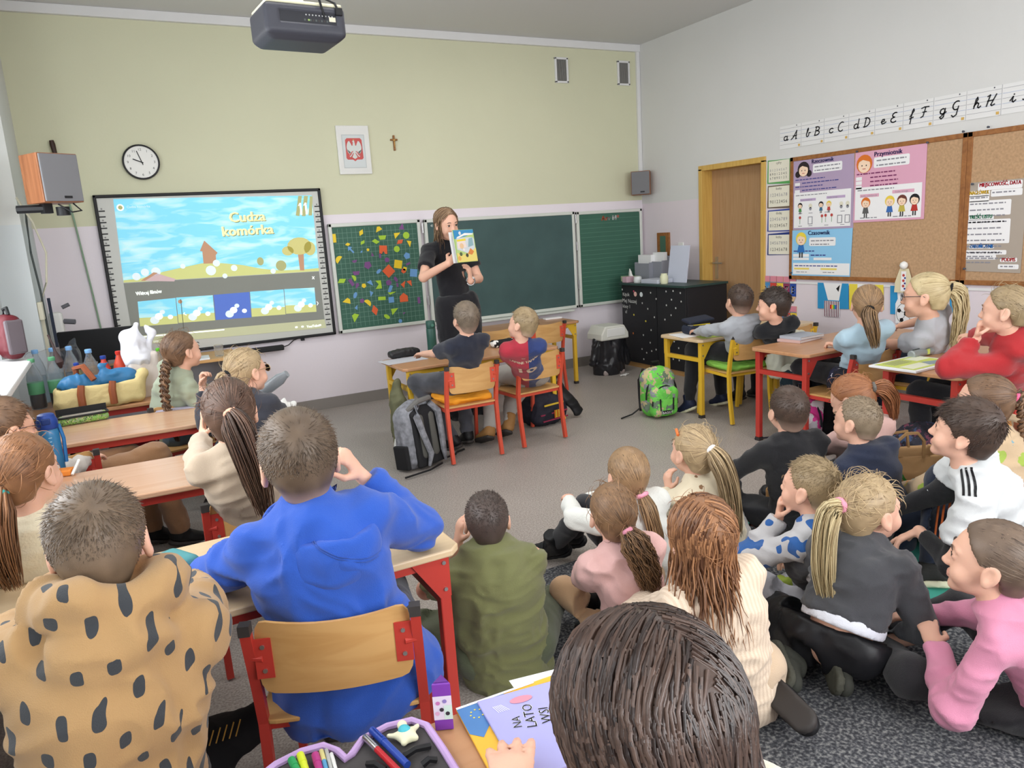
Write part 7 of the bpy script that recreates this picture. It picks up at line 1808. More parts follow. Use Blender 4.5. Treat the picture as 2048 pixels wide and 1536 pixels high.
person('boy in a royal blue hoodie on the foreground chair, hand at his face, back view', onz(600, 930, .97), 6, 4, -2, 1.13, P, 16, 1.10, 1.22, arms=dict(L=dict(t=(.30, 2.02, .72), pole=(-1, .2, -.6), curl=.3), R=dict(t=ony(722, 950, 1.93), pole=(.9, .2, -1), dir=(-.45, -.1, .75), curl=.75, n=(-.8, .5, -.3))),
  legs=chair_legs(P, 15, sc=1.1), top=dict(name='hoodie', m=M_blue, loose=.026, hem=.15, flare=1.28, amp=.010, freq=(6, 6, 8), collar=.02, cuff=.9), bottom=dict(m=M_navytr), shoes=BLK,
  hair=dict(style='short', m=hair_mat('blue_boy', '#382c24', '#786552'), top=.008, n=2900, len=.021, lift=.16, whorl=.0, fade=.03), extra=lambda J: (hood_blue(J), glasses(J, mat('blue_frame', '#2f5f9a', .3))))
# dark haired girl in the foreground
P = A3(.47, .38, .48)
person('girl with long dark parted hair bent over the foreground table, seen from above', onz(1300, 1484, 1.00), 2, -22, 0, 1.06, P, 4, 1.0, 1.0, arms=dict(L=dict(t=onz(1000, 1545, .672), pole=(-1, -.2, -.4), dir=(.42, .9, -.03), n=(0, 0, -1), curl=.10, hs=1.2), R=dict(t=(.72, .80, .68), pole=(1, -.2, -.5), n=(0, 0, -1), curl=.2)), legs=chair_legs(P, 0),
  top=dict(name='sweater', m=cloth('cream2', '#e9e2cc'), loose=.014), bottom=dict(m=M_jeans_black), shoes=BLK,
  hair=dict(style='loose', m=HM['longdark'], length=.40, part=.008, n=1900, steps=20, sr=.0025, thick=.007, fall=.03))

# ---- children on the floor
P = A3(1.0, 2.08, .115)
person('boy in an olive T-shirt sitting cross-legged on the floor, back view', onz(974, 1046, .565), 22, 8, 0, 0.92, P, 20, .95, 1.42, arms=dict(L=dict(t=(.95, 2.30, .43), pole=(-.9, -.2, -1), dir=(.25, .1, 1), n=(.7, 0, 0), curl=.4), R=dict(t=(1.22, 2.36, .2), pole=(1, 0, -.6))), legs=cross_legs(P, 14, .98, .25, .24),
  top=dict(name='t_shirt', m=cloth('olive', '#73754c', bscale=500), sleeve='short', short_to=.7, loose=.014, hem=.13, amp=.007, freq=(9, 9, 18)), bottom=dict(m=cloth('olive_trousers', '#535a44'), loose=.0), shoes=BLK,
  hair=dict(style='short', m=hair_mat('buzz_dark', '#332a26', '#5c4e48'), thick=.004, n=1400, len=.009, lift=.6, fade=.0001))
P = A3(1.74, 2.20, .115)
person('girl in a white jumper hugging her knees, low ponytail with pink band', onz(1255, 952, .555), 14, 2, 0, 0.95, P, 4, .93, .9, arms=dict(L=dict(t=(1.58, 2.56, .36), pole=(-1, .2, -.2), curl=.6), R=dict(t=(1.66, 2.58, .34), pole=(1, .2, -.2), curl=.6)),
  legs=dict(L=((1.62, 2.50, .34), (1.60, 2.72, .11), (1.50, 2.84, .05)), R=((1.78, 2.52, .34), (1.72, 2.78, .11), (1.63, 2.92, .05))),
  top=dict(name='jumper', m=cloth('white_jumper', '#dfe0da', bscale=200), loose=.014), bottom=dict(m=M_jeans_black, loose=.004), shoes=dict(m=M_shoe_black, high=.06, laces=BLACKB, sole=M_shoe_black),
  hair=dict(style='tail', m=HM['lbrown'], tie=(.012, -.102, -.035), line=[(.02, -.03, -.06), (.04, -.04, -.16), (.06, -.03, -.27)], width=.034, tn=170, band=PINKB, n=480))
P = A3(1.43, 1.90, .115)
person('girl in a pale pink T-shirt with a curly brown ponytail on the carpet', onz(1225, 1032, .54), 18, 4, 0, 0.96, P, 12, .92, .95, arms=dict(L=dict(t=(1.48, 2.22, .22), pole=(-1, 0, -.6)), R=dict(t=(1.62, 2.2, .22), pole=(1, 0, -.6))),
  legs=dict(L=((1.30, 2.18, .20), (1.46, 2.26, .07), (1.56, 2.3, .05)), R=((1.66, 2.12, .18), (1.50, 2.16, .06), (1.40, 2.2, .05))), top=dict(name='t_shirt', m=cloth('pale_pink', '#dfb3ae', bscale=420), loose=.022, hem=.13, sleeve='short', short_to=.85, amp=.008),
  bottom=dict(name='tights', m=cloth('tan_tights', '#b99875'), loose=-.004), shoes=dict(m=M_shoe_black), hair=dict(style='tail', m=hair_mat('curly', '#4a382c', '#a07b58'), tie=(.015, -.104, .0), line=[(.02, -.035, -.05), (.05, -.05, -.13), (.07, -.04, -.23)], width=.052, tn=260, curl=.010, tip=.6, sr=.0034, band=PINKB, frizz=60))
P = A3(1.48, 1.50, .14)
def ribs(N, L, co):
 sp = N.new('ShaderNodeSeparateXYZ'); L.new(co, sp.inputs[0]); w = math_n(N, L, 'SINE', math_n(N, L, 'MULTIPLY', math_n(N, L, 'ADD', sp.outputs['X'], math_n(N, L, 'MULTIPLY', sp.outputs['Y'], .25)), 420)); return [(math_n(N, L, 'MULTIPLY', math_n(N, L, 'GREATER_THAN', w, .1), .5), '#c9b096')]
person('girl in a cream ribbed cardigan with loose reddish brown hair', onz(1399, 1076, .60), 10, 2, 0, 1.04, P, 14, .98, 1.08, arms=dict(L=dict(t=(1.44, 1.86, .28), pole=(-1, 0, -.5)), R=dict(t=(1.72, 1.84, .26), pole=(1, 0, -.5))), legs=kneel_legs(P, 14, 1, .0),
  top=dict(name='cardigan', m=pattern_mat('ribbed', '#e3cfb8', ribs, .9, .3, 300), loose=.022, hem=.12, amp=.006), bottom=dict(name='tights', m=cloth('beige_tights', '#cbb398')), shoes=dict(m=M_shoe_black),
  hair=dict(style='loose', m=hair_mat('auburn', '#5a3a28', '#b17f58'), length=.215, sr=.0040, n=900, part=-.01, thick=.010, fall=.22, frizz=40))
def flowers(N, L, co, col='#8d6a4c', sc_=24, th=.13):
 v = N.new('ShaderNodeTexVoronoi'); v.inputs['Scale'].default_value = sc_; v.inputs['Randomness'].default_value = .5; L.new(co, v.inputs['Vector'])
 n = N.new('ShaderNodeTexNoise'); n.inputs['Scale'].default_value = 90; L.new(co, n.inputs['Vector']); s_ = math_n(N, L, 'ADD', v.outputs['Distance'], math_n(N, L, 'MULTIPLY', n.outputs['Fac'], .35)); return [(math_n(N, L, 'LESS_THAN', s_, th + .26), col)]
P = A3(2.16, 2.26, .115)
def frill(f, J):
 for s in ('L', 'R'):
  S_ = J['S'][s]; f.ell(S_ + J['ax'] * .012, (.07, .07, .03), .02)
def clip(J): h = J['h2w']; MB().tube([h((-.055, .045, .098)), h((-.070, .015, .085))], .006, mat('orange_clip', '#e0753a', .4)).build('hair_clip', None, J['body'])
person('blond girl in a cream blouse with small brown flowers and orange hair clip', onz(1386, 906, .55), 2, 6, 0, 1.02, P, 8, .93, .95, res=.0046, arms=dict(L=dict(t=(2.02, 2.44, .34), pole=(-1, 0, -.6), dir=(.1, .3, 1), n=(.8, 0, 0), curl=.5), R=dict(t=(2.30, 2.56, .30), pole=(1, 0, -.6))), legs=cross_legs(P, 4, .9),
  top=dict(name='blouse', m=pattern_mat('flower_blouse', '#e2d6bb', flowers), loose=.022, hem=.12, mod=frill), bottom=dict(m=cloth('grey_leggings', '#a7a3a0')), shoes=BLK, eyes=True,
  hair=dict(style='tail', m=HM['blond'], tie=(0.0, -.098, .055), line=[(.0, -.04, -.02), (.03, -.06, -.10), (.06, -.06, -.24), (.09, -.04, -.38)], width=.045, tn=230, tip=.7, band=WHITEB, n=520, frizz=50), extra=clip)
P = A3(2.66, 2.30, .115)
person('boy in a black sweater with short dark hair on the floor, back view', onz(1575, 826, .625), 22, 8, 0, 1.0, P, 24, 1.0, 1.08, arms=dict(L=dict(t=(2.52, 2.60, .24), pole=(-1, 0, -.4)), R=dict(t=(2.86, 2.62, .26), pole=(1, 0, -.4))),
  legs=dict(L=((2.50, 2.56, .2), (2.54, 2.36, .08), (2.44, 2.36, .05)), R=((2.92, 2.5, .2), (2.8, 2.56, .07), (2.7, 2.62, .05))), top=dict(name='sweater', m=cloth('black_sweater', '#1d1d20'), loose=.018, hem=.14), bottom=dict(m=M_jeans_black), shoes=dict(m=M_boot_tan, high=.06, sole=M_cap),
  hair=dict(style='short', m=HM['dark'], top=.006, n=1500, len=.018, fade=.05))
P = A3(2.86, 1.98, .115)
person('boy with a fair buzz cut in a dark navy top, profile to the left', onz(1713, 846, .60), -8, 4, 0, 0.96, P, 12, .97, 1.0, res=.0046, arms=dict(L=dict(t=(2.70, 2.26, .2), pole=(-1, 0, -.4)), R=dict(t=(3.06, 2.3, .2), pole=(1, 0, -.4))), legs=cross_legs(P, 8, .95),
  top=dict(name='t_shirt', m=cloth('dark_navy', '#252c40'), loose=.014, hem=.12), bottom=dict(m=cloth('forest', '#3a4232')), shoes=BLK, eyes=True,
  hair=dict(style='short', m=hair_mat('buzz_fair', '#6b5c48', '#a3917a'), thick=.004, n=1500, len=.010, lift=.5, fade=.03))
P = A3(3.14, 2.40, .115)
def hood_pink(f, J): N_ = J['N']; f.cone(N_ - J['fwd'] * .05 - J['rt'] * .06, N_ - J['fwd'] * .06 + J['rt'] * .06, .05, .05, .03); f.ell(N_ - J['fwd'] * .09 - J['ax'] * .04, (.08, .05, .06), .03)
person('red haired girl in a pale pink hoodie bending her head down', onz(1705, 802, .60), -15, -26, 0, 1.04, P, 8, .95, 1.0, res=.0046, arms=dict(L=dict(t=(2.98, 2.66, .26), pole=(-1, 0, -.4)), R=dict(t=(3.3, 2.7, .24), pole=(1, 0, -.4))), legs=cross_legs(P, 0, .9),
  top=dict(name='hoodie', m=cloth('dusty_pink', '#d6b0a8', bscale=400), loose=.022, mod=hood_pink, collar=.03), bottom=dict(m=M_jeans_black), shoes=BLK, eyes=True,
  hair=dict(style='tail', m=HM['red'], tie=(0, -.108, .03), line=[(.03, -.04, .0), (.08, -.06, -.06), (.12, -.06, -.17)], width=.04, tn=200, band=mat('grey_band', '#6a6660'), n=520, frizz=60))
P = A3(2.96, 1.52, .12)
def jersey_more(J):
 # black long sleeves below the jersey
 for s in ('L', 'R'):
  a = J['arm'][s]; f = Field(np.min([a['S'], a['E'], a['W']], 0) - .07, np.max([a['S'], a['E'], a['W']], 0) + .07, .007); f.cone(lerp(a['S'], a['E'], .3), a['E'], .050, .045, .02); f.cone(a['E'], lerp(a['E'], a['W'], .9), .045, .032, .02); f.cut(lerp(a['E'], a['W'], .82), a['W'] - a['E'], .07); sculpt('undershirt_sleeve', f, cloth('black_sweater', ''), J['body'], .005)
 f = Field(J['N'] - .1, J['N'] + .1, .006); f.cone(J['N'] - J['ax'] * .02, J['N'] + J['ax'] * .022, .055, .048, .01); f.cut(J['N'] + J['ax'] * .02, J['ax']); sculpt('undershirt_collar', f, cloth('black_sweater', ''), J['body'])
 def dr(c):
  c.circ(.0, -.05, .030, M_black, 0); c.circ(.0, -.05, .020, M_paper, 1); c.text('P', -.008, -.062, .03, M_black, 2)
 decal(J, 'sleeve_print', dr, J['rt'], org=J['S']['L'] + J['ax'] * .0, u=-J['fwd'], w=J['ax'])
 decal(J, 'shoulder_stripes', lambda c: [c.line([(-.045, -.02 + k * .017), (.045, -.02 + k * .017)], .008, M_black, 0) for k in range(3)], -J['ax'], org=lerp(J['S']['L'], J['N'], .25), u=J['rt'], w=J['fwd'])
 def dr2(c):
  for k in range(3): c.line([(-.075 + k * .007, .02), (-.069 + k * .007, .032 + .006 * k)], .005, M_black, 0)
  c.text('Emi', -.03, -.10, .06, M_black, 0, bold=.001)
 decal(J, 'chest_print', dr2, unit(J['rt'] - J['fwd']), org=J['Ch'], u=unit(-J['fwd'] - J['rt']), w=J['ax'])
def stripes_leg(J):
 jersey_more(J); q = J['leg']['L']; f = MB()
 for k in range(3):
  o_ = -J['rt'] * .062 + J['fwd'] * (-.02 + .02 * k); f.tube([lerp(q[1], q[2], t) + o_ * (1 - .12 * t) for t in np.linspace(.02, .8, 8)], .0045, mat('orange_stripe', '#cf6a35', .7), 5)
 f.build('leg_stripes', None, J['body'])
person('dark haired boy in a white and grey football jersey over black sleeves, profile left', onz(1926, 870, .685), -24, 12, 0, 1.02, P, -22, 1.05, 1.05, res=.0044, arms=dict(L=dict(t=onz(1838, 1062, .28), pole=(-.6, -.3, -.8), dir=(-.35, .65, -.5), curl=.35, point=0), R=dict(t=(2.66, 1.84, .28), pole=(.5, .2, -1), curl=.4)),
  legs=dict(L=((2.84, 1.72, .40), (2.70, 1.66, .10), (2.62, 1.80, .05)), R=((2.80, 1.98, .22), (2.58, 1.86, .08), (2.48, 1.9, .05))), top=dict(name='football_jersey', m=cloth('jersey_white', '#d3d6d6', bscale=600, var=.06, vscale=30), sleeve='short', short_to=.66, loose=.026, hem=.13, amp=.009), bottom=dict(m=cloth('track_navy', '#1f2738'), loose=.022),
  shoes=dict(m=mat('shoe_charcoal', '#2c2c2a', .7, bump=.3), sole=M_sole_pale, len=.22, laces=BLACKB), eyes=True, hair=dict(style='fringe', m=HM['dark'], thick=.013, top=.014, n=1800, len=.034, lift=.25), extra=stripes_leg)
def dinos(N, L, co):
 v = N.new('ShaderNodeTexVoronoi'); v.inputs['Scale'].default_value = 13; L.new(co, v.inputs['Vector']); n = N.new('ShaderNodeTexNoise'); n.inputs['Scale'].default_value = 40; L.new(co, n.inputs['Vector']); s_ = math_n(N, L, 'ADD', v.outputs['Distance'], math_n(N, L, 'MULTIPLY', n.outputs['Fac'], .5))
 sp = N.new('ShaderNodeSeparateColor'); L.new(v.outputs['Color'], sp.inputs[0]); cr = N.new('ShaderNodeValToRGB'); cr.color_ramp.interpolation = 'CONSTANT'
 for i, q in enumerate(('#9ab04a', '#c9842f', '#d8bf4a', '#7a9fa8', '#b0603a')):
  e = cr.color_ramp.elements[i] if i < 2 else cr.color_ramp.elements.new(i / 5); e.position = i / 5; e.color = lin(q)
 L.new(sp.outputs[0], cr.inputs['Fac']); return [(math_n(N, L, 'LESS_THAN', s_, .58), cr.outputs[0])]
P = A3(3.24, 1.70, .115)
person('girl with a thick brown braid and pink band in a beige sweatshirt with dinosaurs', onz(1967, 808, .69), -22, 0, 0, 1, P, 0, 1.02, 1.05, res=.0046, arms=dict(L=dict(t=(3.0, 2.0, .25), pole=(-1, 0, -.5)), R=dict(t=(3.4, 2.0, .25), pole=(1, 0, -.5))), legs=cross_legs(P, -5, .9),
  top=dict(name='sweatshirt', m=pattern_mat('dino_beige', '#c2a887', dinos), loose=.024), bottom=dict(m=M_jeans_black), shoes=BLK, eyes=True,
  hair=dict(style='braid', m=HM['brown'], tie=(0.0, -.095, .045), line=[(.02, -.04, -.02), (.05, -.05, -.12), (.06, -.05, -.22), (.06, -.03, -.32)], width=.034, cycles=6, band=mat('hot_pink', '#e8638a'), n=480))
def bluedino(N, L, co):
 n = N.new('ShaderNodeTexNoise'); n.inputs['Scale'].default_value = 15; n.inputs['Detail'].default_value = 1; L.new(co, n.inputs['Vector']); return [(math_n(N, L, 'GREATER_THAN', n.outputs['Fac'], .57), '#2a5c9e')]
P = A3(2.12, 1.62, .115)
person('blond boy with a blue dinosaur print on grey sleeves, chin on his fist', onz(1618, 979, .57), -14, 4, 0, 0.95, P, 4, .93, 1.0, res=.0044, arms=dict(L=dict(t=mouth(onz(1618, 979, .57), -14, 4, .95, .135, .095, -.02), pole=(-.8, .3, -1), dir=(.05, -.1, 1), curl=1.15, n=(.4, -.8, 0)), R=dict(t=(2.2, 1.9, .2), pole=(1, 0, -.5))),
  legs=dict(L=((1.98, 1.90, .14), (2.02, 1.70, .07), (1.90, 1.74, .07)), R=((2.38, 1.84, .14), (2.16, 1.92, .07), (2.06, 1.96, .05))), top=dict(name='sweatshirt', m=pattern_mat('dino_grey', '#bdbdbf', bluedino), loose=.016), bottom=dict(m=cloth('pale_grey', '#b4b4bc'), loose=.010),
  shoes=dict(m=mat('shoe_lime', '#8f9f3f', .8, bump=.5, bscale=60), sole=mat('sole_lime', '#7d9038', .8, bump=.8, bscale=70)), eyes=True, hair=dict(style='short', m=HM['sandy'], thick=.006, n=1700, len=.016, lift=.3, fade=.02))
P = A3(1.86, 1.44, .17)
def hem_white(J):
 f = Field(J['P'] - .25, J['P'] + .3, .008); ax, fw, rt = J['ax'], J['fwd'], J['rt']; q = lerp(J['P'], J['W'], .70); f.cone(q - ax * .05, q + ax * .1, .128, .128, .01, 'u', (fw, .76)); f.cut(q - ax * .022, -ax); f.cut(q + ax * .012, ax); sculpt('vest_hem', f, cloth('white_vest', '#dfe2ec'), J['body'], .004)
person('girl in a short charcoal sweater with bare lower back, long blond ponytail', onz(1738, 1025, .545), 98, 2, 0, 1.04, P, 62, .95, 1.08, res=.0046, arms=dict(L=dict(t=(2.12, 1.76, .16), pole=(-1, 0, -.4)), R=dict(t=onz(1748, 1290, .09), pole=(.8, -.2, .1), dir=(.1, .1, -1), n=(-.5, .5, 0), curl=.3)), legs=dict(L=((1.98, 1.80, .08), (1.74, 1.52, .085), (1.65, 1.38, .06)), R=((2.15, 1.60, .08), (1.89, 1.43, .085), (1.79, 1.30, .06))),
  top=dict(name='sweater', m=cloth('charcoal2', '#47484c', bscale=420), loose=.020, hem=-.07, amp=.008), bottom=dict(m=mat('shiny_leggings', '#18181b', .42, bump=.2, bscale=14), loose=.008, rise=.35), shoes=dict(m=mat('shoe_grey_green', '#34352f', .8), sole=mat('sole_dark', '#46463d', .9, bump=.8, bscale=70)), eyes=True,
  hair=dict(style='tail', m=HM['blond'], tie=(0, -.100, .050), line=[(-.0, -.05, -.0), (.02, -.09, -.08), (.03, -.10, -.20), (.04, -.08, -.33)], width=.038, tn=200, tip=.5, rag=.3, tm=HM['pale'], band=PINKB, n=560, frizz=170), extra=hem_white)
P = A3(2.18, .98, .12)
def pipe_pink(J): pass
person('girl in a pink sweatshirt with dark ponytail at the right edge, legs stretched left', onz(1979, 1129, .52), -24, 6, 0, 1.06, P, -6, .98, 1.0, res=.0044, arms=dict(L=dict(t=onz(1868, 1292, .22), pole=(-.7, -.4, -.8), curl=.4), R=dict(t=(2.14, 1.36, .2), pole=(.6, 0, -.6), curl=.4)),
  legs=dict(L=((1.92, 1.24, .13), (2.10, 1.50, .07), (2.2, 1.5, .06)), R=((2.34, 1.34, .18), (2.2, 1.5, .07), (2.1, 1.56, .05))), top=dict(name='sweatshirt', m=cloth('rose_pink', '#d48ba6', bscale=420), loose=.018, hem=.10, amp=.007), bottom=dict(m=cloth('black_leggings', '#222124'), loose=.010), shoes=BLK, eyes=True,
  hair=dict(style='tail', m=HM['gdark'], tie=(0, -.104, .005), line=[(.02, -.04, -.03), (.05, -.05, -.10), (.07, -.04, -.2)], width=.042, tn=180, band=mat('hot_pink', ''), n=560))

# ---- right block
P = A3(4.09, 4.10, .515)
person('boy in a light grey long sleeved top on the green cushion, back view', onz(1478, 605, .90), 18, 6, 3, 1.08, P, 14, .93, 1.0, arms=dict(L=dict(t=(3.92, 4.44, .645), pole=(-1, -.1, -.4), curl=.4), R=dict(t=(4.26, 4.46, .645), pole=(1, 0, -.5))), legs=dict(L=((3.93, 4.42, .50), (3.90, 4.44, .09), (3.88, 4.5, .04)), R=((4.2, 4.44, .50), (4.22, 4.42, .09), (4.22, 4.52, .04))),
  top=dict(name='long_sleeved_top', m=cloth('light_grey', '#a9adb3', bscale=500), loose=.014, hem=.13), bottom=dict(m=M_jeans_black, loose=.012), shoes=dict(m=mat('shoe_navy', '#1f2740', .6), sole=M_sole_pale, high=.05), hair=dict(style='short', m=HM['dark'], n=1200, len=.014, fade=.05, thick=.006))
P = A3(4.50, 4.10, .48)
person('boy in a black T-shirt by the door looking left, profile', onz(1546, 613, .875), -36, 0, 0, 1.06, P, 10, .9, 1.0, res=.0046, arms=dict(L=dict(t=(4.34, 4.44, .645), pole=(-1, 0, -.5)), R=dict(t=(4.68, 4.44, .645), pole=(1, 0, -.5))), legs=chair_legs(P, 5),
  top=dict(name='t_shirt', m=cloth('black_tee', '#1e1f23'), sleeve='short', short_to=.7, loose=.016), bottom=dict(m=M_jeans_black), shoes=BLK, eyes=True, hair=dict(style='fringe', m=HM['blackish'], n=1200, len=.024, thick=.008), extra=lambda J: decal(J, 'back_print', lambda c: (c.circ(.05, -.06, .05, mat('teal_print', '#3c5a60'), 0), c.circ(.05, -.06, .042, mat('black_print', '#17181b'), 1), c.text('SURF', .05, -.066, .022, mat('teal_print', ''), 2, center=True)), J['fwd'], org=J['Sh'], u=J['rt'], w=J['ax']))
P = A3(4.03, 3.06, .48)
person('girl in a light blue T-shirt with an ash blond ponytail, back view', onz(1733, 613, .945), 44, 0, 3, 1.02, P, 22, .95, 1.0, arms=dict(L=dict(t=onz(1678, 690, .66), pole=(-.8, .1, -.5), dir=(-.3, .7, .1), curl=.8), R=dict(t=(4.2, 3.38, .67), pole=(1, 0, -.5))), legs=chair_legs(P, 8),
  top=dict(name='t_shirt', m=cloth('light_blue', '#a9c3d2', bscale=500), sleeve='short', short_to=.62, loose=.016), bottom=dict(m=M_jeans_black), shoes=BLK,
  hair=dict(style='tail', m=HM['lbrown'], tie=(.0, -.106, .005), line=[(-.01, -.03, -.03), (.01, -.05, -.11), (.03, -.03, -.22)], width=.042, tn=200, tip=.5, band=BLACKB, n=520))
P = A3(4.45, 2.86, .50)
person('blond girl with glasses in a grey T-shirt and long wavy ponytail, profile left', onz(1849, 596, .975), -26, -2, 0, 1.16, P, -18, 1.0, 1.05, res=.0046, arms=dict(L=dict(t=(4.22, 3.16, .66), pole=(-.8, -.4, -.6), curl=.4), R=dict(t=(4.5, 3.22, .67), pole=(.8, 0, -.6))), legs=chair_legs(P, -10),
  top=dict(name='t_shirt', m=cloth('heather_grey', '#b3b4ba', bscale=500), sleeve='short', short_to=.62, loose=.014), bottom=dict(m=M_navytr), shoes=BLK, eyes=True,
  hair=dict(style='tail', m=HM['pale'], tie=(0, -.100, .052), line=[(.02, -.04, -.01), (.05, -.06, -.10), (.06, -.05, -.22), (.07, -.03, -.33)], width=.046, tn=230, curl=.006, tip=.6, band=BLACKB, n=560), extra=lambda J: glasses(J, mat('dark_frame', '')))
P = A3(4.02, 2.18, .48)
def hood_red(f, J): N_ = J['N']; f.cone(N_ - J['fwd'] * .05 - J['rt'] * .06, N_ - J['fwd'] * .06 + J['rt'] * .06, .045, .045, .03); f.ell(N_ - J['fwd'] * .085 - J['ax'] * .04, (.085, .045, .065), .03)
person('girl in a red hoodie resting her mouth on her hand, profile left', onz(2011, 625, .985), -20, 0, 0, 1.02, P, -16, 1.0, 1.05, res=.0046, arms=dict(L=dict(t=mouth(onz(2011, 625, .985), -20, 0, 1.0, .125, .105, -.01), pole=(-.7, .1, -1), dir=(.05, -.1, 1), curl=1.15, n=(.3, -.9, 0)), R=dict(t=(3.98, 2.32, .80), pole=(.6, .2, -1), curl=.9)), legs=chair_legs(P, -5),
  top=dict(name='hoodie', m=cloth('brick_red', '#a5272b', bscale=420), loose=.024, mod=hood_red, collar=.025, cuff=.86), bottom=dict(m=M_jeans_black), shoes=BLK, eyes=True,
  hair=dict(style='bun', m=HM['sandy'], tie=(0, -.100, -.02), n=620, frizz=60))
# ------------------------------------------------------------------ things on the tables
def at(o, p, lab, cat, az=0.0, group=None):
 o.location = tuple(p); o.rotation_euler = (0, 0, yaw_of(az)); tag(o, lab, cat, group); return o
def slab(name, pts, z, t, m, lab, cat='notebook', parent=None, group=None):
 """flat thing lying on a table; pts are world (x, y) corners"""
 c_ = np.mean(pts, 0); q = [(p[0] - c_[0], p[1] - c_[1]) for p in pts]
 a = sum(q[i][0] * q[(i + 1) % len(q)][1] - q[(i + 1) % len(q)][0] * q[i][1] for i in range(len(q)))
 if a < 0: q = q[::-1]
 o = MB().prism(q, lambda u, v, k: (u, v, k), t).build(name, m, None, bevel=min(.002, t * .3)); o.location = (c_[0], c_[1], z); return tag(o, lab, cat, group)
def rectpts(cx, cy, w, d, az): R = rotz(az); return [tuple((np.array((cx, cy, 0)) + R @ np.array((sx * w / 2, sy * d / 2, 0)))[:2]) for sx, sy in ((-1, -1), (1, -1), (1, 1), (-1, 1))]
TZ = .641
# --- foreground table: the open pencil case
px_out = [(512, 1540), (548, 1512), (600, 1486), (645, 1474), (672, 1484), (690, 1500), (702, 1490), (722, 1462), (772, 1436), (822, 1424), (852, 1434), (884, 1480), (922, 1540)]
pw = [onz(a, b, TZ + .035)[:2] for a, b in px_out]; pw = pw + [(pw[-1][0] + .02, .78), (pw[0][0] + .02, .76)]
cc = np.mean(pw, 0); pc = empty('pencil_case', 'open lilac edged pencil case with dark lining full of pens in the foreground', 'pencil case', (cc[0], cc[1], TZ))
loc_ = [(p[0] - cc[0], p[1] - cc[1]) for p in pw]
MB().prism(loc_[::-1], lambda u, v, k: (u, v, k), .014).build('lining', mat('case_lining', '#4b4848', .85, bump=.2), pc)
M_lilac = mat('lilac_edge', '#bf9fd0', .6)
MB().tube([(u, v, .018) for u, v in loc_ + loc_[:1]], .0065, n=8).build('edge_binding', M_lilac, pc, smooth=True)
MB().prism([(u * .97, v * .97) for u, v in loc_][::-1], lambda u, v, k: (u, v, -.0 + k * .0), .001).build('outer_shell', M_lilac, pc)
e1 = MB()
for a, b, c_, d_ in ((800, 1518, 860, 1492), (845, 1530, 872, 1520), (735, 1528, 770, 1540)): p0 = onz(a, b, TZ + .02) - A3(cc[0], cc[1], TZ); p1 = onz(c_, d_, TZ + .02) - A3(cc[0], cc[1], TZ); e1.tube([p0, lerp(p0, p1, .5) + A3(0, 0, .006), p1], .006, n=6)
e1.build('elastic_loops', M_black, pc)
def pen(x0, y0, x1, y1, r, m, lab, tip=None, z=TZ + .026, tipm=None, clip=None, name='felt_tip_pen'):
 p0 = onz(x0, y0, z); p1 = onz(x1, y1, z); d = p1 - p0; L_ = np.linalg.norm(d); d /= L_
 t = empty(name, lab, 'pen', p0, 0, 'pens in the open pencil case'); MB().tube([(0, 0, 0), tuple(d * L_ * .62)], r, n=12).build('barrel', m, t, smooth=True)
 MB().tube([tuple(d * L_ * .62), tuple(d * L_ * .97), tuple(d * L_)], [r * 1.12, r * 1.05, r * .5], n=12).build('cap', tipm or m, t, smooth=True)
 if clip: MB().tube([tuple(d * L_ * .66 + A3(0, 0, r * 1.3)), tuple(d * L_ * .92 + A3(0, 0, r * 1.3))], r * .25, n=5).build('clip', clip, t)
 return t
pen(604, 1560, 582, 1518, .0062, mat('pen_green', '#2f9a5a', .4), 'dark green felt pen in the pencil case'); pen(618, 1560, 600, 1508, .0062, mat('pen_yellow', '#d3e03a', .4), 'yellow green highlighter in the pencil case'); pen(645, 1560, 630, 1508, .0062, mat('pen_magenta', '#b03a80', .4), 'magenta felt pen in the pencil case')
pen(658, 1560, 642, 1500, .0038, mat('pencil_blue', '#5a9ac4', .5), 'light blue pencil with pale yellow end', tipm=mat('pencil_cream', '#d9cf8a', .6), name='pencil'); pen(668, 1560, 652, 1498, .003, mat('pencil_grey', '#b5b5b2', .4), 'thin grey pencil beside the blue one', name='pencil'); pen(678, 1560, 662, 1506, .003, M_white, 'thin white pencil at the right of the row', name='pencil')
pen(800, 1545, 728, 1472, .0055, mat('pen_red', '#b5242c', .35), 'red ballpoint pen lying across the right half of the case', tipm=M_steel, clip=M_steel, name='ballpoint_pen'); pen(815, 1530, 742, 1458, .0065, mat('pen_blue', '#26449c', .35), 'dark blue ballpoint pen beside the red one', clip=mat('pen_blue', ''), name='ballpoint_pen')
p = onz(811, 1472, TZ + .02); tu = empty('turtle_eraser', 'small cream and turquoise turtle shaped eraser in the pencil case', 'eraser', p)
f_ = Field((-.04, -.035, -.01), (.04, .035, .03), .002); f_.cone((-.01, .0, .004), (-.026, .012, .003), .005, .004).cone((.01, .0, .004), (.026, .010, .003), .005, .004).cone((-.006, -.01, .004), (-.010, -.02, .003), .006, .005).cone((.006, -.01, .004), (.012, -.018, .003), .006, .005).ell((0, 0, .004), (.013, .016, .006)).ell((.002, .02, .008), (.009, .009, .008), .004); sculpt('body', f_, mat('turtle_cream', '#e6e2c0', .5), tu)
f_ = Field((-.03, -.03, 0), (.03, .03, .03), .002); f_.ell((0, .002, .008), (.0115, .014, .010)); sculpt('shell', f_, mat('turtle_teal', '#4fb6c4', .4), tu)
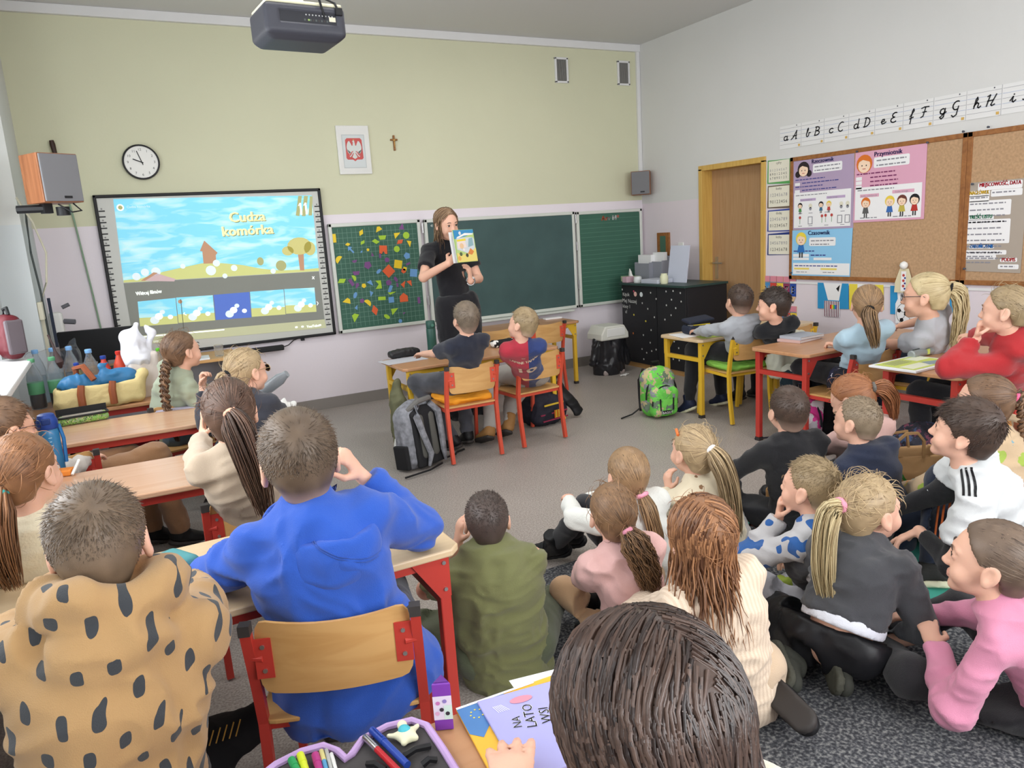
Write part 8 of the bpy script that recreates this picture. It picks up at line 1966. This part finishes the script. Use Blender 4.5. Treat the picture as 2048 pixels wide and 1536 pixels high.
# purple sharpener box
p = onz(890, 1452, TZ); sh_ = empty('sharpener_box', 'standing purple triangular box with pale sticker on the foreground table', 'box', (p[0], p[1], TZ), yaw_of(25)); M_pur = mat('purple_plastic', '#7d3fa8', .35)
tri_ = [(-.017, -.012), (.017, -.012), (0, .018)]
MB().prism(tri_, lambda u, v, k: (u, v, k), .092).build('body', M_pur, sh_, bevel=.002); MB().prism([(u * .78, v * .78) for u, v in tri_], lambda u, v, k: (u, v, .0925 + k), .001).build('top_opening', mat('purple_dark', '#5f2b86', .4), sh_)
c = Canvas((0, -.0122, 0), XU, ZU, FN, .0004); c.rect(-.0165, .022, .0165, .068, mat('sticker_lilac', '#dcd3e6', .5), 0); c.rect(.002, .022, .0165, .05, mat('sticker_mint', '#c9e0d8', .5), 1)
for u, v, col in ((-.008, .055, '#c77ab8'), (-.002, .042, '#3a3440'), (-.010, .035, '#d8a6c8'), (.008, .034, '#3a3440'), (.004, .058, '#8f7fc0')): c.circ(u, v, .004, mat('dot' + col, col, .5), 2, n=8)
c.build('sticker', None, sh_)
# notebooks
def pq(*px): return [tuple(onz(a, b, TZ)[:2]) for a, b in px]
def par(o, u, v): o, u, v = map(np.array, (o, u, v)); return [tuple(o), tuple(u), tuple(u + v - o), tuple(v)]
o0, u0, v0 = pq((912, 1424), (1190, 1326), (985, 1560))
slab('paper_sheet', par(*pq((1018, 1362), (1250, 1304), (1080, 1450))), TZ, .001, M_paper, 'white paper sheet under the books on the foreground table', 'paper')
bk1 = slab('notebook', par(o0, u0, v0), TZ + .001, .006, mat('book_yellow', '#e6b23c', .4), 'yellow and blue exercise book under the violet one on the foreground table')
o_ = A3(*o0, 0) ; U_ = unit(A3(*u0, 0) - o_); V_ = unit(A3(*v0, 0) - o_); c = Canvas(o_ - A3(*bk1.location) + A3(0, 0, TZ + .0072), U_, V_, (0, 0, 1), .0003)
c.poly([(0, 0), (.10, 0), (.02, .10), (0, .08)], mat('book_blue', '#4f7fb8', .4), 0); c.poly([(.0, .0), (.16, .0), (.16, .006), (0, .006)], M_paper, 1)
for k in range(8): a = k * PI / 4; c.circ(.03 + .012 * math.cos(a), .035 + .012 * math.sin(a), .002, mat('star_y', '#e8d24a'), 2, n=5)
c.build('cover_print', None, bk1)
o0, u0, v0 = pq((955, 1415), (1230, 1338), (1045, 1575))
bk2 = slab('notebook', par(o0, u0, v0), TZ + .007, .006, mat('book_violet', '#a5a3d6', .4), 'violet exercise book with white lettering under the child\'s hand')
o_ = A3(*o0, 0); U_ = unit(A3(*u0, 0) - o_); V_ = unit(A3(*v0, 0) - o_); c = Canvas(o_ - A3(*bk2.location) + A3(0, 0, TZ + .0132), U_, V_, (0, 0, 1), .0003)
c.w = -V_
for s_, u, v, h_ in (('LATO', .072, .115, .026), ('NA', .048, .105, .022), ('WSI', .100, .115, .026)): c.text(s_, u, -v, h_, M_paper, 1, rot=1.35, bold=.0008)
c.w = V_
c.circ(.075, .03, .022, mat('book_pink', '#cf8a9c', .4), 1, ry=.010)
for k in range(6): c.line([(.02 + k * .003, .03), (.025 + k * .004, .05)], .0012, M_paper, 1)
c.build('cover_print', None, bk2)['kind'] = 'stuff'

# --- table of the boy in blue: teal lunch bag with mint handle
p = onz(325, 1160, TZ + .03); lb = empty('lunch_box', 'teal zip lunch case with mint handle between the two boys at the pale table', 'case', (p[0], p[1] + .03, TZ), yaw_of(-28))
f_ = Field((-.12, -.1, 0), (.12, .1, .1), .006); f_.box((0, 0, .036), (.085, .065, .036), .022); sculpt('body', f_, mat('teal_case', '#4f8f93', .6, bump=.1), lb); MB().tube([(u, v, .048) for u, v in rrect(-.0865, -.0665, .0865, .0665, .03, 5) + [(.0865, .0365)]], .003, n=6).build('zip', mat('teal_zip', '#2f6468', .5), lb)
MB().tube([(.02, -.068, .03), (.05, -.10, .028), (.085, -.085, .028), (.088, -.04, .03)], .009, n=8).build('handle', mat('mint_handle', '#9fd6b8', .5), lb, smooth=True)
# --- table with the blue water bottle
p = onz(113, 945, TZ); wb_ = empty('water_bottle', 'tall blue water bottle with scale marks and dark blue lid', 'bottle', (p[0], p[1], TZ)); M_bb = mat('bottle_blue', '#2f74a3', .25, spec=.6)
MB().lathe([(.034, 0), (.037, .006), (.037, .17), (.034, .185), (.030, .192)], (0, 0, 0), None, 26).build('body', M_bb, wb_, smooth=True); MB().lathe([(.037, .188), (.039, .192), (.039, .222), (.036, .228), (.030, .246), (.022, .25)], (0, 0, 0), None, 24).build('lid', mat('lid_navy', '#1f3d86', .35), wb_, smooth=True)
MB().tube([(.039, .0, .2), (.048, 0, .14), (.043, -.005, .04)], .007, n=6).build('carry_strap', mat('strap_blue', '#2a6aa5', .5), wb_, smooth=True); MB().box((.0, -.036, .222), (.03, .012, .024)).build('lid_button', mat('lid_navy2', '#182f66', .4), wb_, bevel=.003)
f_ = MB()
for k in range(9):
 for a0 in (-1.45,): r_ = .0376; w_ = .2 if k % 2 else .32; f_.add([(r_ * math.cos(a0 - w_ / 2), r_ * math.sin(a0 - w_ / 2), .025 + k * .016), (r_ * math.cos(a0), r_ * math.sin(a0), .025 + k * .016), (r_ * math.cos(a0 + w_ / 2), r_ * math.sin(a0 + w_ / 2), .025 + k * .016), (r_ * math.cos(a0 + w_ / 2), r_ * math.sin(a0 + w_ / 2), .0275 + k * .016), (r_ * math.cos(a0), r_ * math.sin(a0), .0275 + k * .016), (r_ * math.cos(a0 - w_ / 2), r_ * math.sin(a0 - w_ / 2), .0275 + k * .016)], [(0, 1, 4, 5), (1, 2, 3, 4)])
o = f_.build('scale_marks', mat('scale_pale', '#a9c9d8', .5), wb_); o['kind'] = 'stuff'
o = MB().box((0, 0, .012), (.09, .06, .024)).build('orange_pouch', mat('orange_pouch', '#e58a3a', .7), bevel=.006); at(o, (p[0] + .02, p[1] - .06, TZ), 'small orange pouch at the foot of the blue bottle', 'pouch', 15)
o = MB().tube([(0, 0, .006), (.03, .05, .05)], .006, n=8).build('white_crayon', M_white, smooth=True); at(o, onz(145, 952, TZ), 'white crayon standing at a slant beside the blue bottle', 'crayon')
# --- table with the green pencil case
p = onz(168, 846, TZ); gp = empty('pencil_case', 'green patterned open pencil case with black zip on the left table', 'pencil case', (p[0], p[1] + .03, TZ), yaw_of(-6))
f_ = Field((-.15, -.07, 0), (.15, .07, .06), .005); f_.box((0, 0, .022), (.12, .045, .022), .02); sculpt('body', f_, camo_mat('green_case', ['#7fb053', '#8f9a84', '#7fb053', '#4a5a3a', '#c8b98c', '#7fb053'], 60), gp)
f_ = MB(); f_.tube([(u, v, .043) for u, v in rrect(-.118, -.043, .118, .043, .025, 5) + [(.118, .018)]], .006, n=6); f_.build('zip', M_black, gp); MB().box((0, 0, .0445), (.19, .06, .002)).build('inside', mat('case_inside', '#8f877c', .8), gp); MB().prism([(-.12, -.043), (.12, -.043), (.12, .05), (-.12, .05)], lambda u, v, k: (u, .045 + .0 * v + k, .045 + (v + .043) * .35), .006).build('lid', M_black, gp)
slab('paper_sheet', rectpts(*onz(352, 816, TZ)[:2], .2, .12, 10), TZ, .001, mat('paper_lilac', '#b9b2c4', .6), 'pale printed sheet on the left table next to the dark sleeve', 'paper')
f_ = Field((-.12, -.1, 0), (.12, .1, .09), .007); f_.cone((-.06, 0, .015), (.06, .02, .02), .03, .02).cone((0, 0, .02), (.03, .03, .06), .03, .008).cone((-.04, .02, .02), (-.01, .04, .04), .03, .01); o = sculpt('crumpled_paper', f_, M_white, None, .012, (14, 14, 14), 5); at(o, onz(563, 822, TZ), 'crumpled white paper behind the girl with sunglasses', 'paper')
f_ = Field((-.16, -.05, 0), (.16, .05, .26), .008); f_.box((0, 0, .12), (.12, .025, .12), .02)
def redflor(N, L, co): return flowers(N, L, co, '#d8c8b8', 30, .1)
o = sculpt('red_bag', f_, pattern_mat('red_floral', '#8f1f28', redflor), None, .004); at(o, (.0, 4.28, .335), 'dark red flowery bag hanging under the left table', 'bag')
# --- front table
fz = .601
p = onz(866, 711, fz); th_ = empty('thermos', 'dark green thermos flask standing on the front table', 'bottle', (p[0], p[1], fz)); M_tg = mat('thermos_green', '#2c5148', .35)
MB().lathe([(.034, 0), (.036, .004), (.036, .205), (.034, .21)], (0, 0, 0), None, 22).build('body', M_tg, th_, smooth=True); MB().lathe([(.034, .211), (.035, .214), (.035, .262), (.03, .268)], (0, 0, 0), None, 22).build('lid', M_tg, th_, smooth=True); MB().lathe([(.001, 0), (.012, 0), (.012, .003), (.001, .003)], (0, 0, 0), None, 14, R90).build('round_badge', mat('badge_green', '#4a7a6a', .4), th_).location = (.0, -.036, .236)
slab('paper_sheet', rectpts(*onz(806, 721, fz)[:2], .32, .21, -4), fz, .003, mat('print_sheet', '#c5c5cc', .6), 'printed sheets under the black pencil case on the front table', 'paper')
p = onz(808, 714, fz); f_ = Field((-.16, -.08, 0), (.16, .08, .09), .006); f_.box((0, 0, .026), (.125, .045, .026), .02); f_.ell((0, 0, .045), (.12, .045, .018), .02); o = sculpt('pencil_case', f_, mat('case_black', '#2b2a2c', .35, bump=.2), None, .006, (12, 12, 12), 3); at(o, (p[0], p[1], fz + .003), 'shiny black pencil case on the printed sheets of the front table', 'pencil case', -6)
p = onz(1005, 693, fz); f_ = Field((-.14, -.08, 0), (.14, .08, .09), .006); f_.box((0, 0, .03), (.10, .05, .03), .028); o = sculpt('pencil_case', f_, camo_mat('bw_case', ['#1c1c1e', '#1c1c1e', '#e6e6e2', '#1c1c1e', '#1c1c1e'], 18), None, .004); at(o, (p[0], p[1], fz), 'black and white pencil case between the two boys on the front table', 'pencil case', 0)
o = MB().box((0, 0, .008), (.18, .07, .016)).build('white_paper_pile', M_paper, bevel=.003); at(o, onz(1105, 638, .616) , 'small pile of white paper on the table below the chalkboard', 'paper', 5)
# --- right tables
z_ = .611; slab('paper_sheet', rectpts(3.96, 4.46, .30, .21, 12), z_, .006, M_paper, 'white exercise sheets under the navy pencil case by the door', 'paper'); slab('notebook', rectpts(4.02, 4.30, .25, .17, 20), z_, .004, mat('notebook_lime', '#a9bf5a', .5), 'lime green notebook at the edge of the table by the door')
pcn = empty('pencil_case', 'open navy pencil case with raised lid on the table by the door', 'pencil case', (4.02, 4.47, z_ + .006), yaw_of(12)); M_nv = mat('case_navy', '#262c3c', .7, bump=.2)
f_ = Field((-.14, -.09, 0), (.14, .09, .09), .006); f_.box((0, 0, .035), (.11, .07, .035), .025); f_.box((0, 0, .06), (.09, .05, .02), .01, .001, 's'); sculpt('body', f_, M_nv, pcn); f_ = Field((-.14, -.09, 0), (.14, .11, .06), .006); f_.box((.01, 0, .03), (.11, .07, .012), .011); o = sculpt('lid', f_, M_nv, pcn); o.location = (0, .01, .075); o.rotation_euler = (.12, -.08, 0)
MB().box((.0, -.01, .066), (.15, .06, .004)).build('contents', mat('case_contents', '#d8d2c8', .6), pcn); MB().tube([(-.06, -.045, .07), (.08, -.05, .072)], .005, mat('pencil_yel', '#e0c83a')).build('yellow_pencil', None, pcn)
p = onz(1612, 682, TZ)
for k, (col, lab, dz) in enumerate((('#c9a9a4', 'pink covered book at the bottom of the pile on the light blue girl\'s table', 0), ('#aeb4be', 'grey blue book on top of the pile on the light blue girl\'s table', .018))):
 b_ = empty('book', lab, 'book', (p[0] + .03 * k, p[1] + .06, TZ + dz), yaw_of(-8 + 6 * k)); MB().box((0, 0, .009), (.235, .17, .013)).build('pages', M_paper, b_); MB().box((0, 0, .0015), (.24, .175, .003)).box((0, 0, .0165), (.24, .175, .003)).box((-.119, 0, .009), (.003, .175, .015)).build('cover', mat('cover' + col, col, .5), b_)
p0 = onz(1828, 730, TZ)
b_ = empty('book', 'open white and lime green workbook on the nearest right table', 'book', (p0[0], p0[1], TZ), yaw_of(-2)); MB().box((0, 0, .006), (.40, .27, .012)).build('pages', M_paper, b_, bevel=.002)
c = Canvas((-.20, -.135, .0125), XU, (0, 1, 0), (0, 0, 1), .0003); c.rect(.02, .02, .38, .25, mat('wb_lime', '#cbd86a', .5), 0); c.rect(.04, .04, .22, .12, mat('wb_pale', '#e6ead0', .5), 1); c.poly([(.2, .05), (.28, .03), (.34, .09), (.24, .12)], mat('wb_grey', '#8fa0a8', .5), 2); c.rect(.25, .15, .37, .23, mat('wb_pale', ''), 1)
for k in range(5): c.rect(.06, .16 + k * .016, .22, .165 + k * .016, M_ink, 2)
c.build('page_print', None, b_)
p = onz(1855, 716, TZ); pcl = empty('pencil_case', 'silvery see-through pencil case lying behind the open workbook', 'pencil case', (p[0] + .03, p[1] + .05, TZ), yaw_of(-4)); MB().tube([(-.12, 0, .024), (-.115, 0, .024), (.115, 0, .024), (.12, 0, .024)], [.018, .024, .024, .018], mat('silver_case', '#a3aaab', .3, metal=.4), 14).build('body', None, pcl, smooth=True); MB().tube([(-.1, 0, .049), (.1, 0, .049)], .004, M_greycable, 6).build('zip', None, pcl); MB().box((.02, -.022, .028), (.02, .008, .03), mat('wb_lime', '')).build('label', None, pcl)

# ------------------------------------------------------------------ window side clutter: side table, bottles, bags, computer desk
table(-.52, .24, 4.86, 5.42, .64, M_red, M_orange, 'small red table at the window side crowded with bags and bottles')
def px(x, y, z, yy): return ony(x, y, yy)
M_clear = mat('clear_plastic', '#dfeaf2', .08, trans=.85, ior=1.2, alpha=.55)
def bottle(x, y, yy, h, r, body, cap, lab, label=None, liquid=None, z=TZ):
 p = onz(x, y, z); t = empty('bottle', lab, 'bottle', (p[0], p[1], z)); MB().lathe([(r * .85, 0), (r, h * .04), (r, h * .62), (r * .8, h * .74), (r * .38, h * .88), (r * .36, h * .93)], (0, 0, 0), None, 18).build('body', body, t, smooth=True)
 if liquid: MB().lathe([(r * .8, .004), (r * .93, h * .05), (r * .93, h * .5), (r * .9, h * .51)], (0, 0, 0), None, 16).build('drink', liquid, t, smooth=True)
 if label: MB().lathe([(r * 1.01, h * .30), (r * 1.015, h * .31), (r * 1.015, h * .52), (r * 1.01, h * .53)], (0, 0, 0), None, 18).build('label', label, t, smooth=True)
 MB().lathe([(r * .42, h * .925), (r * .44, h * .93), (r * .44, h * .99), (r * .36, h)], (0, 0, 0), None, 14).build('cap', cap, t, smooth=True); return t
def bottle_w(x, y, h, r, *a, **k):
 t = bottle(0, 0, 0, h, r, *a, **k); t.location = (x, y, TZ); return t
M_bluecap = mat('cap_blue', '#27408f', .4); M_cola = mat('cola_brown', '#2b1710', .15); M_gl = mat('label_green', '#5a9a70', .5); M_ljb = mat('cap_light_blue', '#7fb0e0', .4)
bottle_w(-.46, 5.16, .30, .042, M_clear, M_gl, 'cola bottle with green label, left of two in the crate of bottles', label=M_gl, liquid=M_cola); bottle_w(-.355, 5.14, .30, .042, M_clear, M_gl, 'cola bottle with green label, right of two behind the straw bag', label=M_gl, liquid=M_cola)
for k, (x, y) in enumerate(((-.45, 5.36), (-.36, 5.37), (-.27, 5.35))): bottle_w(x, y, .33, .042, M_clear, M_ljb, ('left', 'middle', 'right')[k] + ' clear water bottle of the wrapped pack at the window', liquid=mat('water', '#cfe0ea', .05, trans=.9, ior=1.33))
bottle_w(-.235, 5.12, .25, .034, mat('jar_olive', '#7d7a52', .2, trans=.3), M_bluecap, 'olive coloured bottle with dark blue lid'); bottle_w(-.165, 5.24, .31, .044, M_clear, M_ljb, 'clear bottle with light blue cap in the middle of the bottles'); bottle_w(-.09, 5.15, .27, .038, mat('juice_red', '#b5382c', .25), M_bluecap, 'red juice bottle with blue cap'); bottle_w(-.005, 5.22, .28, .040, mat('juice_orange_red', '#d8503a', .25), mat('cap_red', '#d23a30', .4), 'orange red juice bottle beside the white bag')
bottle_w(.225, 5.30, .26, .034, mat('juice_clear', '#e6d8c0', .08, trans=.7, alpha=.7), mat('cap_lime', '#6fd03a', .4), 'small juice bottle with lime green cap', label=mat('label_orange', '#e08a2c', .4), liquid=mat('juice_orange', '#d97a22', .2))
f_ = Field((-.2, -.12, 0), (.2, .12, .4), .009); f_.box((0, 0, .16), (.145, .06, .16), .04); f_.cone((.10, 0, .30), (.13, .0, .37), .03, .012, .02); o = sculpt('shrink_wrap', f_, mat('wrap_film', '#cfd8e4', .12, trans=.9, ior=1.1, alpha=.28), None, .012, (9, 9, 7), 2); at(o, (-.36, 5.36, TZ), 'crinkled clear film wrapped round the water bottles', 'wrap')
# white plastic bag in a paper bag
t = empty('white_bag', 'tall white paper bag with a white plastic bag bulging from its top', 'bag', (.115, 5.08, TZ), yaw_of(-8)); f_ = Field((-.12, -.1, 0), (.12, .1, .3), .008); f_.box((0, 0, .13), (.085, .06, .14), .014); f_.cone((0, 0, .1), (-.02, 0, .26), .06, .05, .04); sculpt('paper_bag', f_, mat('white_kraft', '#dcd2ca', .8), t, .008, (7, 7, 5), 4)
f_ = Field((-.16, -.1, .2), (.16, .1, .5), .007); f_.cone((-.02, 0, .25), (-.05, 0, .36), .085, .06, .03); f_.cone((-.03, 0, .34), (-.0, 0, .44), .06, .018, .03); f_.cone((.05, 0, .28), (.085, .0, .38), .03, .02, .02); f_.cone((.085, 0, .38), (.05, 0, .42), .018, .012, .02); sculpt('plastic_bag', f_, mat('white_film', '#e9eaf2', .35, bump=.3, bscale=30), t, .014, (10, 10, 10), 8)
# straw bag with a blue bag inside
t = empty('straw_bag', 'cream straw bag with brown leather straps and a blue plastic bag inside', 'bag', (-.135, 4.93, TZ), yaw_of(-6)); M_str = mat('cream_canvas', '#d9c48c', .85, bump=.4, bscale=120); M_lea = mat('brown_leather', '#8f4d2e', .5)
f_ = Field((-.27, -.12, 0), (.3, .12, .2), .008); f_.box((0, 0, .075), (.235, .075, .075), .04); f_.cone((.20, 0, .12), (.24, .0, .16), .05, .03, .03); f_.box((0, 0, .13), (.2, .055, .04), .02, .01, 's'); sculpt('bag_body', f_, M_str, t, .008, (8, 8, 8), 3)
f_ = Field((-.25, -.1, .06), (.25, .1, .3), .008); f_.ell((-.09, 0, .15), (.12, .06, .055)); f_.ell((.10, 0, .155), (.11, .055, .06), .02); f_.cone((.05, 0, .18), (.03, 0, .245), .035, .012, .02); f_.cone((.03, 0, .235), (.07, .0, .25), .02, .01, .01); sculpt('blue_bag', f_, mat('blue_film', '#34719f', .35, bump=.3, bscale=30), t, .014, (9, 9, 9), 6)
f_ = MB()
for x in (-.10, .06): f_.tube([(x, -.083, .02), (x, -.085, .10), (x + .01, -.075, .15)], [.02, .02, .018], n=6)
f_.build('leather_tabs', M_lea, t, smooth=True); MB().tube([(-.09, .05, .14), (-.10, .02, .24), (-.06, -.02, .25), (-.02, -.06, .17)], .018, n=6).build('leather_handle', M_lea, t, smooth=True)
# computer desk with monitor and papers under the whiteboard
cd = empty('computer_desk', 'plain wooden desk under the whiteboard with papers on it', 'desk', (.22, 6.42, 0)); MB().box((0, 0, .655), (1.25, .5, .024)).build('desk_top', M_beech, cd, bevel=.003)
for s_ in (-1, 1): MB().box((s_ * .6, 0, .32), (.024, .46, .64)).build('side_panel', M_beech, cd)
MB().box((0, .22, .42), (1.17, .02, .4)).build('back_panel', mat('desk_grey', '#9a9aa0', .6), cd)
mo = empty('monitor', 'black computer monitor seen from behind the bags, left of the whiteboard', 'monitor', (-.12, 6.35, .667), yaw_of(10)); MB().box((0, 0, .19), (.52, .035, .24)).build('screen_case', M_black, mo, bevel=.006); MB().box((0, .02, .05), (.06, .03, .1)).build('stand', M_black, mo); MB().box((0, .02, .006), (.22, .16, .012)).build('foot', M_black, mo, bevel=.003)
o = MB().box((0, 0, .05), (.22, .16, .10)).build('blue_box', mat('blue_box', '#3f86c0', .5), bevel=.004); at(o, (.08, 6.26, .667), 'bright blue box beside the monitor', 'box')
slab('paper_sheet', rectpts(.46, 6.28, .32, .20, 4), .667, .012, M_paper, 'stack of white papers on the desk under the whiteboard', 'paper')
o = MB().lathe([(.03, 0), (.034, .004), (.036, .085), (.033, .09)], (0, 0, 0), None, 16).build('glass_cup', M_clear, smooth=True); at(o, (.70, 6.3, .667), 'clear glass on the desk under the whiteboard', 'cup'); o = MB().box((0, 0, .03), (.05, .04, .06)).build('ink_pad', mat('pale_blue_pad', '#8fa3c4', .5), bevel=.004); at(o, (.52, 6.2, .679), 'small blue pad on the white papers', 'box')
# things on the window sill at the left edge
t = empty('red_bag', 'red rounded bag with grey side and dark top loop on the window sill', 'bag', (-.55, 5.24, .945), yaw_of(60)); f_ = Field((-.12, -.1, 0), (.12, .1, .3), .008); f_.box((0, 0, .13), (.085, .06, .13), .055); sculpt('bag_body', f_, mat('red_nylon', '#5c1a23', .5), t, .005); MB().box((.075, 0, .13), (.03, .10, .20)).build('grey_side', mat('grey_nylon', '#5f565b', .6), t, bevel=.012); MB().tube([(-.02, 0, .25), (-.01, 0, .29), (.03, 0, .30), (.04, 0, .26)], .01).build('top_loop', M_black, t, smooth=True)
o = MB().tube([(0, 0, .12), (.015, -.005, .06), (.02, -.005, .02), (.03, -.005, -.05), (.035, 0, -.09)], [.006, .006, .008, .028, .008], n=10).build('wooden_spoon', mat('spoon_dark', '#4b3a3a', .5), smooth=True); at(o, (-.36, 5.28, .94), 'dark long handled spoon hanging over the window sill edge', 'spoon')
sp_ = empty('soap_dispenser', 'white soap dispenser with dark holders on the left pillar', 'dispenser', (-.37, 6.45, .95)); MB().box((0, 0, .06), (.09, .10, .22)).build('body', M_white, sp_, bevel=.02); MB().tube([(.05, -.02, .1), (.12, -.04, .09)], .02).tube([(.05, 0, .2), (.10, 0, .22)], .015).build('holder', mat('holder_grey', '#6a6a70', .5), sp_); MB().box((-.02, -.06, .1), (.02, .012, .36)).build('dark_rail', mat('rail_navy', '#2b3346', .5), sp_)
